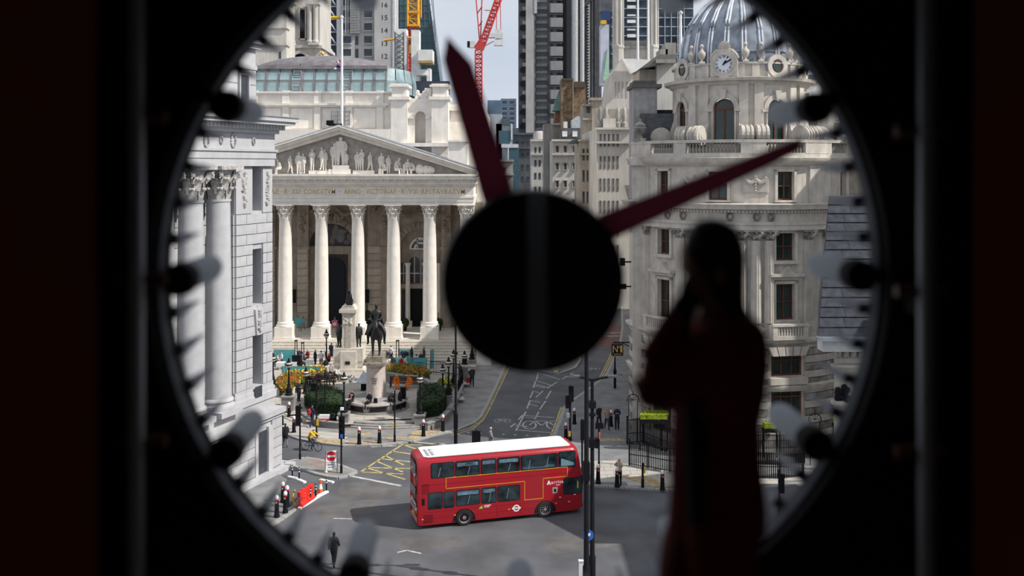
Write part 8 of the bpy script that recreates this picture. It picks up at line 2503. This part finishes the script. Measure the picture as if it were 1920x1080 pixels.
# wheels
for wx in (2.70, 7.53):
    m = MB(); m.prism_y([(wx + .66 * math.cos(PI * k / 14), .32 + .70 * math.sin(PI * k / 14)) for k in range(15)], -.005, .05); BP('wheel_arch', m, BLACK)
    m = MB(); m.X = Matrix.Translation((wx, 0, .48)) @ Matrix.Rotation(PI / 2, 4, 'X'); m.lathe([(.30, .03), (.44, .035), (.48, .0), (.48, -.28), (.4, -.3)], n=28, caps=False); w = BP('wheel', m, M('tyre', (.018, .018, .018), .8))
    m = MB(); m.X = Matrix.Translation((wx, 0, .48)) @ Matrix.Rotation(PI / 2, 4, 'X'); m.lathe([(.31, .04), (.29, .03), (.26, -.04), (.12, -.02), (.10, .03), (.02, .04)], n=24, caps=False); BP('rim', m, M('rim_grey', (.30, .30, .31), .4, metal=.3), w)
    m = MB()
    for k in range(8): m.ball((wx + .19 * math.cos(PI * k / 4), -.0, .48 + .19 * math.sin(PI * k / 4)), .025, 5, 4)
    BP('wheel_nuts', m, BLACKP if wx < 5 else WHITE, w)
    m = MB(); m.X = Matrix.Translation((wx, 2.5, .48)) @ Matrix.Rotation(PI / 2, 4, 'X'); m.lathe([(.30, .0), (.48, .0), (.48, .28), (.4, .3)], n=20); BP('wheel', m, MATS['tyre'])
# vents, flap, lights, markings
m = MB()
for k in range(7): m.box(.26, .70, -.012, .01, 2.12 + k * .09, 2.15 + k * .09)
BP('upper_grille', m, MATS['bus_seam'])
m = MB()
for k in range(8): m.box(.36, .90, -.012, .01, .42 + k * .06, .45 + k * .06)
BP('engine_grille', m, MATS['bus_seam'])
m = MB(); m.box(.26, .42, -.01, .01, 1.45, 1.85); BP('fuel_flap', m, BLACKP)
m = MB(); m.box(7.98, 8.28, -.012, .01, 1.42, 1.78); q_ = BP('side_display', m, M('grey_box', (.3, .31, .33)))
m = MB(); m.box(8.06, 8.20, -.018, .01, 1.50, 1.70); BP('display_screen', m, BLACKP, q_)
for x, z, mt, nm in ((2.15, .70, YELLOW, 'marker_lamp'), (5.35, .72, YELLOW, 'marker_lamp'), (8.2, .80, YELLOW, 'marker_lamp'), (.3, .62, YELLOW, 'marker_lamp'), (8.45, 1.14, WHITE, 'white_badge'), (9.0, .82, M('pale_yellow', (.7, .6, .3)), 'code_plate'), (9.35, 1.22, WHITE, 'code_plate')):
    m = MB(); m.box(x - .05, x + .05, -.014, .01, z - .025, z + .025); BP(nm, m, mt)
me = text_mesh('operator_name', 'arriva', WHITE, .76, None, .004); link('operator_name', me, bus, (8.27, -.008, 2.10))
m = MB(); m.prism_y([(7.62, 1.98), (7.72, 1.98), (7.75, 2.06), (7.80, 1.98), (7.88, 1.98), (7.78, 2.22), (7.72, 2.22)], -.012, .005); BP('operator_emblem', m, WHITE)
m = MB(); m.box(8.18, 8.44, -.012, .005, 1.90, 1.925); BP('small_lettering', m, WHITE)
# roundel
rc_, rz__ = 5.78, .74
m = MB(); disc_ring(m, 0, .135, .205, -.012, .0, 24); m.v = [(x + rc_, y, z + rz__) for x, y, z in m.v]; m.box(rc_ - .26, rc_ + .26, -.014, 0, rz__ - .045, rz__ + .045); rl_ = BP('roundel', m, WHITE)
marks('lettering', rl_, (rc_, -.012, rz__), .30, .045, M('roundel_grey', (.45, .4, .45)), 5)
# green badge and its words
m = MB(); m.prism_y([(3.54, .92), (3.62, .92), (3.70, 1.05), (3.64, 1.05)], -.012, 0).prism_y([(3.64, .92), (3.78, .92), (3.74, 1.12), (3.68, 1.06)], -.012, 0); BP('green_badge', m, M('badge_green', (.25, .55, .06), .5))
for k in range(2): marks('small_lettering', bus, (4.06 - .05 * k, -.006, 1.09 - .085 * k), .42 - .1 * k, .06, WHITE, 9)
# roof code at the rear
m = MB()
rr = random.Random(5)
for r_ in range(2):
    for k in range(4):
        x, y = .62 + .28 * r_, .5 + k * .32
        m.box(x, x + .2, y, y + .05, 4.226, 4.232); m.box(x, x + .05, y, y + .2, 4.226, 4.232)
        if rr.random() > .4: m.box(x + .09, x + .13, y, y + .2, 4.226, 4.232)
BP('roof_code', m, BLACKP)
# rear face
m = MB(); m.box(-.03, .02, .45, 2.05, 2.95, 3.75); BP('rear_window', m, BGL)
m = MB(); m.box(-.03, .02, .45, 2.05, 1.75, 2.3); BP('rear_window', m, BGL)
m = MB(); m.box(-.035, .02, .50, 1.0, 2.45, 2.8); BP('rear_panel', m, M('bus_panel', (.52, .08, .07), .5))
m = MB(); m.box(-.035, .02, .5, 1.95, .95, 1.42); ad = BP('rear_advert', m, M('advert_grey', (.52, .53, .55), .5))
m = MB()
for k in range(3): m.box(-.04, -.03, .62 + k * .42, .86 + k * .42, 1.05, 1.32)
BP('advert_marks', m, M('advert_ink', (.05, .06, .12), .6), ad)
m = MB(); m.box(-.035, .02, .95, 1.5, .62, .75); BP('number_plate', m, M('plate_yellow', (.6, .45, .05), .5))
for y in (.34, 2.1):
    for z, mt in ((.72, M('tail_red', (.5, .02, .02), .3)), (.9, M('tail_amber', (.6, .25, .02), .3)), (1.08, WHITE)):
        m = MB(); m.box(-.02, .06, y - .06, y + .06, z, z + .12); BP('tail_light', m, mt)
# front: windscreens and mirrors
m = MB(); m.prism_x([(.42, 1.2), (2.08, 1.2), (2.08, 2.25), (.42, 2.25)], 9.90, 9.95); BP('windscreen', m, BGL)
m = MB(); m.add([(9.92 - .2 * .7 + .03, .42, 3.0), (9.92 - .2 * .7 + .03, 2.08, 3.0), (9.92 - .2 * 1.55 + .03, 2.08, 3.85), (9.92 - .2 * 1.55 + .03, .42, 3.85)], [(0, 1, 2, 3)]); BP('upper_windscreen', m, BGL)
m = MB(); m.box(9.80, 9.95, .3, 2.2, .34, .5); BP('bumper', m, BLACKP)
m = MB(); m.tube([(9.78, .1, 2.35), (9.98, -.12, 2.4), (10.0, -.14, 2.1)], .03, 5); m.box(9.9, 10.06, -.26, -.06, 1.75, 2.15); BP('wing_mirror', m, BLACKP)
m = MB(); m.box(9.50, 9.57, -.02, -.012, 1.6, 2.05); BP('yellow_grab', m, YELLOW)
# ================================================================ THE ROOM AND THE CLOCK WE LOOK THROUGH
FLZ = 18.68
DARK = M('black_panel_paint', (.012, .011, .012), .85, var=.05, spec=.1)
ROOM = M('pale_room_paint', (.62, .58, .54), .9, var=.03)
BROWN = M('brown_wall_paint', (.40, .13, .06), .8, var=.06, spec=.2)
FLOORD = M('wood_floor', (.42, .33, .25), .8, var=.1)
PYC = 3.30                                    # distance of the clock face
cx0, cz0 = PX(985, PYC), PZ(520, PYC)
RI = 683 / F * PYC
structure(MB().box(-3.2, 3.4, -3.2, 3.5, FLZ - .1, FLZ).build('floor', FLOORD))
structure(MB().box(-3.2, 3.4, -3.2, 3.5, 22.9, 23.0).build('ceiling', ROOM))
structure(MB().box(-3.3, -3.2, -3.2, 3.5, FLZ, 22.9).build('wall_left', ROOM))
structure(MB().box(3.4, 3.5, -3.2, 3.5, FLZ, 22.9).build('wall_right', ROOM))
structure(MB().box(-3.2, 3.4, -3.3, -3.2, FLZ, 22.9).build('wall_back', ROOM))
# front wall with the round opening
m = MB()
n = 96
def sq(a):
    c, s = math.cos(a), math.sin(a)
    X0_, X1_, Z0_, Z1_ = -3.2 - cx0, 3.4 - cx0, FLZ - cz0, 22.9 - cz0
    t = 1e9
    if c > 1e-6: t = min(t, X1_ / c)
    if c < -1e-6: t = min(t, X0_ / c)
    if s > 1e-6: t = min(t, Z1_ / s)
    if s < -1e-6: t = min(t, Z0_ / s)
    return (cx0 + t * c, cz0 + t * s)
angs = sorted([2 * PI * k / n for k in range(n)] + [math.atan2(z - cz0, x - cx0) % (2 * PI) for x in (-3.2, 3.4) for z in (FLZ, 22.9)])
N_ = len(angs)
inn = [(cx0 + RI * math.cos(a), cz0 + RI * math.sin(a)) for a in angs]
out_ = [sq(a) for a in angs]
vs = [(x, PYC, z) for x, z in inn] + [(x, PYC, z) for x, z in out_] + [(x, PYC + .1, z) for x, z in inn] + [(x, PYC + .1, z) for x, z in out_]
fs = []
for i in range(N_):
    j = (i + 1) % N_
    fs += [(i, N_ + i, N_ + j, j), (2 * N_ + i, 2 * N_ + j, 3 * N_ + j, 3 * N_ + i), (i, j, 2 * N_ + j, 2 * N_ + i)]
m.add(vs, fs)
structure(m.build('wall_front', DARK))
structure(MB().box(-3.2, PX(176, 3.25), 3.25, 3.29, FLZ, 22.9).build('trim_1', BROWN))
structure(MB().box(PX(1834, 3.25), 3.4, 3.25, 3.29, FLZ, 22.9).build('trim_2', BROWN))
# the clock: ring, pegs, tubes, hub and hands, seen from behind
YAW = math.atan(85 / F)
ck_ = thing('clock_face', 'huge skeleton clock seen from behind with dark hub, two hands and peg ring', 'clock', (cx0, PYC, cz0), YAW)
def CK(name, mb, mat, par=None, **k): return mb.build(name, mat, par or ck_, local=True, **k)
RING = M('clock_ring_grey', (.065, .07, .08), .7, var=.06, spec=.15)
PEG = M('clock_peg_grey', (.19, .195, .215), .7, var=.05, spec=.15)
TUBE = M('clock_tube_grey', (.25, .265, .29), .7, var=.05, spec=.15)
m = MB(); m.X = Matrix.Rotation(-PI / 2, 4, 'X')
m.lathe([(RI + .03, .0), (RI - .012, .0), (RI - .010, .08), (RI + .05, .09)], n=96, caps=False)
CK('ring', m, RING)
fin = MB().add([(-.021, 0, .02), (.021, 0, .02), (.021, 0, -.034), (-.021, 0, -.034), (0, .34, -.022)], [(0, 1, 2, 3), (1, 0, 4), (2, 1, 4), (3, 2, 4), (0, 3, 4)]).mesh('minute_peg', PEG)
for k in range(60):
    if k % 5 == 0: continue
    a = 2 * PI * k / 60
    o = link('minute_peg', fin, ck_)
    o.matrix_local = Matrix.Rotation(a, 4, 'Y') @ Matrix.Translation((0, .085, RI - .012))
tb = MB(); tb.X = Matrix.Rotation(-PI / 2, 4, 'X')
tb.lathe([(.050, .05), (.050, .36), (.044, .395), (.03, .41)], n=20)
tbm = tb.mesh('hour_tube', TUBE)
cp = MB(); cp.X = Matrix.Rotation(-PI / 2, 4, 'X')
cp.lathe([(.055, -.03), (.058, .03), (.053, .06)], n=20)
cpm = cp.mesh('tube_cap', DARK)
st_ = MB().box(-.02, .02, -.02, .02, .05, .12).mesh('tube_bracket', DARK)
for k in range(12):
    a = 2 * PI * k / 12
    o = link('hour_tube', tbm, ck_)
    o.matrix_local = Matrix.Rotation(a, 4, 'Y') @ Matrix.Translation((0, 0, 638 / F * PYC))
    link('tube_cap', cpm, o); link('tube_bracket', st_, o)
hx, hz = PX(998, PYC) - cx0, PZ(524, PYC) - cz0
m = MB(); m.X = Matrix.Translation((hx, 0, hz)) @ Matrix.Rotation(-PI / 2, 4, 'X')
m.lathe([(.26, -.10), (.306, -.08), (.311, -.05), (.311, .06), (.28, .08)], n=64)
CK('hub', m, M('hub_black', (.010, .010, .011), .6, var=.05, spec=.15))
MAR = M('hand_maroon', (.10, .028, .038), .65, var=.05)
nt = MAR.node_tree                           # dark red acrylic: a little daylight comes through
tl, mx = nt.nodes.new('ShaderNodeBsdfTranslucent'), nt.nodes.new('ShaderNodeMixShader')
tl.inputs['Color'].default_value = (.32, .13, .17, 1)
mx.inputs[0].default_value = .6
nt.links.new(nt.nodes['Principled BSDF'].outputs[0], mx.inputs[1]); nt.links.new(tl.outputs[0], mx.inputs[2])
nt.links.new(mx.outputs[0], nt.nodes['Material Output'].inputs['Surface'])
def hand(name, pts, y0, y1):
    P_ = [(PX(x, PYC) - cx0, PZ(y, PYC) - cz0) for x, y in pts]
    if sum(P_[i][0] * P_[(i + 1) % len(P_)][1] - P_[(i + 1) % len(P_)][0] * P_[i][1] for i in range(len(P_))) < 0: P_ = P_[::-1]
    m = MB(); m.prism_y(P_, y0, y1); CK(name, m, MAR)
hand('hour_hand', [(838, 66), (886, 118), (966, 365), (985, 450), (940, 470), (905, 378), (830, 112)], .02, .06)
hand('minute_hand', [(1509, 258), (1500, 283), (1455, 306), (1150, 447), (1050, 500), (1030, 460), (1128, 402), (1440, 283)], -.03, .01)
# tube lamps standing each side, in clips
GREYP = M('lamp_tube_grey', (.30, .31, .33), .45, var=.04, spec=.5)
CLIP = M('brass_clip', (.075, .03, .014), .5, var=.08)
for px, lb in ((256, 'grey vertical tube lamp in brass clips left of the clock'), (1736, 'grey vertical tube lamp in brass clips right of the clock')):
    D = 3.16
    o = thing('tube_lamp', lb, 'lamp', (PX(px, D), D, PZ(540, D)))
    MB().lathe([(.018, 18.9), (.026, 18.92), (.026, 21.1), (.018, 21.12)], PX(px, D), D, 14).build('tube', GREYP, o)
    for y in ((218, 524, 830) if px < 900 else (246, 547, 850)):
        c = MB(); sx = 1 if px < 900 else -1
        c.tube([(PX(px - 38 * sx, D), D + .02, PZ(y, D)), (PX(px + 52 * sx, D), D + .02, PZ(y, D))], .022, 10)
        c.build('clip', CLIP, o)
    MB().box(PX(px, D) - .02, PX(px, D) + .02, D, 3.3, 20.0, 20.05).build('bracket', DARK, o)
# glazing between us and the clock: two sheets and the seam where they meet
gp_ = glass_pane('clear_glazing', 1, (.985, .985, .985), .012)
sm = glass_pane('seam_glazing', 1, (.92, .92, .93), .10, .35)
GY_ = 2.96
nt = sm.node_tree
tl = nt.nodes.new('ShaderNodeBsdfTranslucent')
mx = [q for q in nt.nodes if q.type == 'MIX_SHADER'][0]
mx.inputs[0].default_value = .026
nt.links.new(tl.outputs[0], mx.inputs[2])
wn = structure(thing('window_1', 'two clear glass sheets before the clock meeting at a pale vertical seam', 'window', (PX(1007, GY_), GY_, FLZ)))
del wn['category']
MB().add([(PX(120, GY_), GY_, FLZ), (PX(988, GY_), GY_, FLZ), (PX(988, GY_), GY_, 22.9), (PX(120, GY_), GY_, 22.9)], [(0, 1, 2, 3)]).build('pane', gp_, wn)
MB().add([(PX(1026, GY_), GY_, FLZ), (PX(1890, GY_), GY_, FLZ), (PX(1890, GY_), GY_, 22.9), (PX(1026, GY_), GY_, 22.9)], [(0, 1, 2, 3)]).build('pane', gp_, wn)
MB().add([(PX(989, GY_), GY_ - .004, FLZ), (PX(1025, GY_), GY_ - .004, FLZ), (PX(1025, GY_), GY_ - .004, 22.9), (PX(989, GY_), GY_ - .004, 22.9)], [(0, 1, 2, 3)]).build('seam', sm, wn)
# ================================================================ PERSON STANDING AT THE GLASS
WD = 2.46
def W(px, py, y=0.0): return ((px - 960) / F * WD, WD + y, H - (py - YH) / F * WD)
def J_(px, py, r, y=0.0, r2=None): return W(px, py, y) + ((r, r2) if r2 else (r,))
wp_ = dict(pelvis=J_(1345, 945, .118), belly=J_(1343, 850, .104), waist=J_(1345, 780, .106), chest=J_(1350, 690, .112), neck0=J_(1350, 612, .062), neck=J_(1340, 580, .046), skull=J_(1333, 492, .068), jaw=J_(1312, 540, .046), chin=J_(1299, 560, .024), nose=J_(1279, 515, .011), brow=J_(1295, 485, .04),
           s1=J_(1308, 640, .052, -.14), e1=J_(1212, 712, .046, -.10), f1=J_(1240, 640, .040, -.08), w1=J_(1268, 585, .030, -.06), p1=J_(1280, 562, .030, -.06),
           s2=J_(1400, 622, .052, .12), e2=J_(1404, 762, .042, .13), w2=J_(1352, 850, .028, .02), p2=J_(1325, 862, .028, -.02),
           h1=J_(1340, 1010, .095, -.07), k1=J_(1335, 1330, .062, -.06), a1=J_(1340, 1600, .042, -.06), t1=J_(1280, 1632, .034, -.07),
           h2=J_(1360, 1010, .095, .07), k2=J_(1365, 1330, .062, .06), a2=J_(1372, 1600, .042, .07), t2=J_(1312, 1632, .034, .07))
we = [('pelvis', 'belly'), ('belly', 'waist'), ('waist', 'chest'), ('chest', 'neck0'), ('neck0', 'neck'), ('neck', 'skull'), ('skull', 'jaw'), ('jaw', 'chin'), ('skull', 'brow'), ('brow', 'nose'), ('chest', 's1'), ('s1', 'e1'), ('e1', 'f1'), ('f1', 'w1'), ('w1', 'p1'), ('chest', 's2'), ('s2', 'e2'), ('e2', 'w2'), ('w2', 'p2'),
      ('pelvis', 'h1'), ('h1', 'k1'), ('k1', 'a1'), ('a1', 't1'), ('pelvis', 'h2'), ('h2', 'k2'), ('k2', 'a2'), ('a2', 't2')]
# five fingers on each hand
fing = {'a': ((1270, 545), (1268, 530), (1276, 519), -.085, .0075), 'b': ((1275, 540), (1275, 522), (1284, 510), -.07, .008), 'c': ((1281, 539), (1283, 520), (1291, 509), -.055, .008), 'd': ((1287, 542), (1291, 526), (1298, 516), -.04, .0075), 't': ((1296, 566), (1305, 556), (1310, 546), -.075, .009)}
for k, (a, b, c, y, r) in fing.items():
    wp_[k + '1'], wp_[k + '2'], wp_[k + '3'] = J_(*a, r + .001, y), J_(*b, r, y), J_(*c, r * .85, y)
    we += [('p1', k + '1'), (k + '1', k + '2'), (k + '2', k + '3')]
fin2 = {'g': ((1308, 876), (1298, 888), (1296, 900), -.05), 'i': ((1306, 870), (1294, 880), (1288, 892), -.035), 'l': ((1305, 864), (1291, 871), (1283, 881), -.02), 'm': ((1307, 858), (1295, 862), (1287, 869), -.006), 'u': ((1318, 880), (1310, 894), (1304, 902), -.055)}
for k, (a, b, c, y) in fin2.items():
    wp_[k + '1'], wp_[k + '2'], wp_[k + '3'] = J_(*a, .009, y), J_(*b, .008, y), J_(*c, .007, y)
    we += [('p2', k + '1'), (k + '1', k + '2'), (k + '2', k + '3')]
wz = {'chest': 1, 'belly': 1, 'waist': 1, 'neck0': 1, 's1': 1, 'e1': 1, 'f1': 1, 's2': 1, 'e2': 1, 'w2': 1, 'h1': 1, 'h2': 1, 'k1': 2, 'k2': 2, 'a1': 2, 'a2': 2, 't1': 3, 't2': 3}
TIGHT = M('dark_tights', (.02, .018, .02), .8)
for k in ('skull', 'jaw', 'chin', 'nose', 'brow', 'neck', 's1', 'e1', 'f1', 'w1', 's2', 'e2', 'w2'):
    q = wp_[k]; wp_[k] = q[:3] + (q[3] * 1.22,)
CARD = M('dark_red_cardigan', (.22, .028, .024), .9, var=.08, scale=20)
SKR = M('dark_red_skirt', (.14, .018, .016), .9, var=.1, scale=20)
wmesh = skin('person', wp_, we, 'pelvis', (M('indoor_skin', (.40, .22, .16), .6), CARD, TIGHT, SHOE), wz, 2)
woman = thing('person', 'dark silhouetted long-haired person in dark red, hand raised to the face, before the clock', 'person', W(1345, 1640))
wo = link('body', wmesh, woman)
wo.matrix_local = INV[woman.name]
def loft(name, rows, mat, ky=.85, y0=0.0, n=28, fold=0.0):
    """a draped shape: rows of (pixel row, centre column, half width), closed at both ends"""
    m = MB(); vs = []; u = WD / F
    for j, (py, c, w) in enumerate(rows):
        p = W(c, py, y0)
        for i in range(n):
            a = 2 * PI * i / n
            q = w * u * (1 + fold * math.sin(a * 7 + j * .4))
            vs.append((p[0] + q * math.cos(a), p[1] + q * ky * math.sin(a), p[2]))
    k = len(rows)
    fs = [(j * n + i, (j + 1) * n + i, (j + 1) * n + (i + 1) % n, j * n + (i + 1) % n) for j in range(k - 1) for i in range(n)]
    m.add(vs, fs + [tuple(range(n)), tuple(range(k * n - 1, (k - 1) * n - 1, -1))], True)
    return m.build(name, mat, woman)
loft('hair', [(409, 1334, 8), (412, 1334, 22), (420, 1336, 36), (434, 1338, 47), (455, 1339, 55), (480, 1341, 57), (505, 1344, 54), (530, 1348, 49), (560, 1353, 44), (590, 1362, 39), (620, 1368, 34), (645, 1370, 26), (660, 1370, 10)], HAIRD, 1.0, .005)
loft('cardigan', [(582, 1358, 22), (592, 1360, 44), (606, 1363, 62), (624, 1361, 76), (650, 1354, 87), (690, 1351, 90), (740, 1348, 87), (800, 1341, 82), (850, 1341, 84), (910, 1344, 88), (960, 1345, 92), (1000, 1341, 93)], CARD, .80, 0, 28, .008)
loft('skirt', [(970, 1344, 86), (1010, 1336, 92), (1060, 1328, 92), (1150, 1330, 98), (1280, 1335, 108), (1400, 1340, 116)], SKR, .85, 0, 35, .02)
m = MB()
m.tube([W(*p) for p in ((1345, 625, -.06), (1310, 648, -.13), (1270, 684, -.13), (1228, 716, -.11), (1212, 716, -.10), (1206, 700, -.10), (1220, 664, -.09), (1240, 630, -.08), (1256, 600, -.07), (1264, 585, -.065))], [.055, .060, .058, .054, .048, .046, .046, .042, .036, .034], 16)
m.build('sleeve', CARD, woman)
m = MB()
for y in (-.03, .03): m.ball(W(1289, 503, y), (.010, .012, .010), 10, 7)
m.build('eyes', M('eye_dark', (.03, .02, .02), .2), woman)
m = MB(); m.ball(W(1291, 543, 0), (.010, .022, .007), 10, 6); m.build('mouth', M('lip_red', (.28, .06, .05), .5), woman)
m = MB(); m.ball(W(1340, 512, -.066), (.014, .008, .022), 10, 7); m.build('ear', MATS['indoor_skin'], woman)
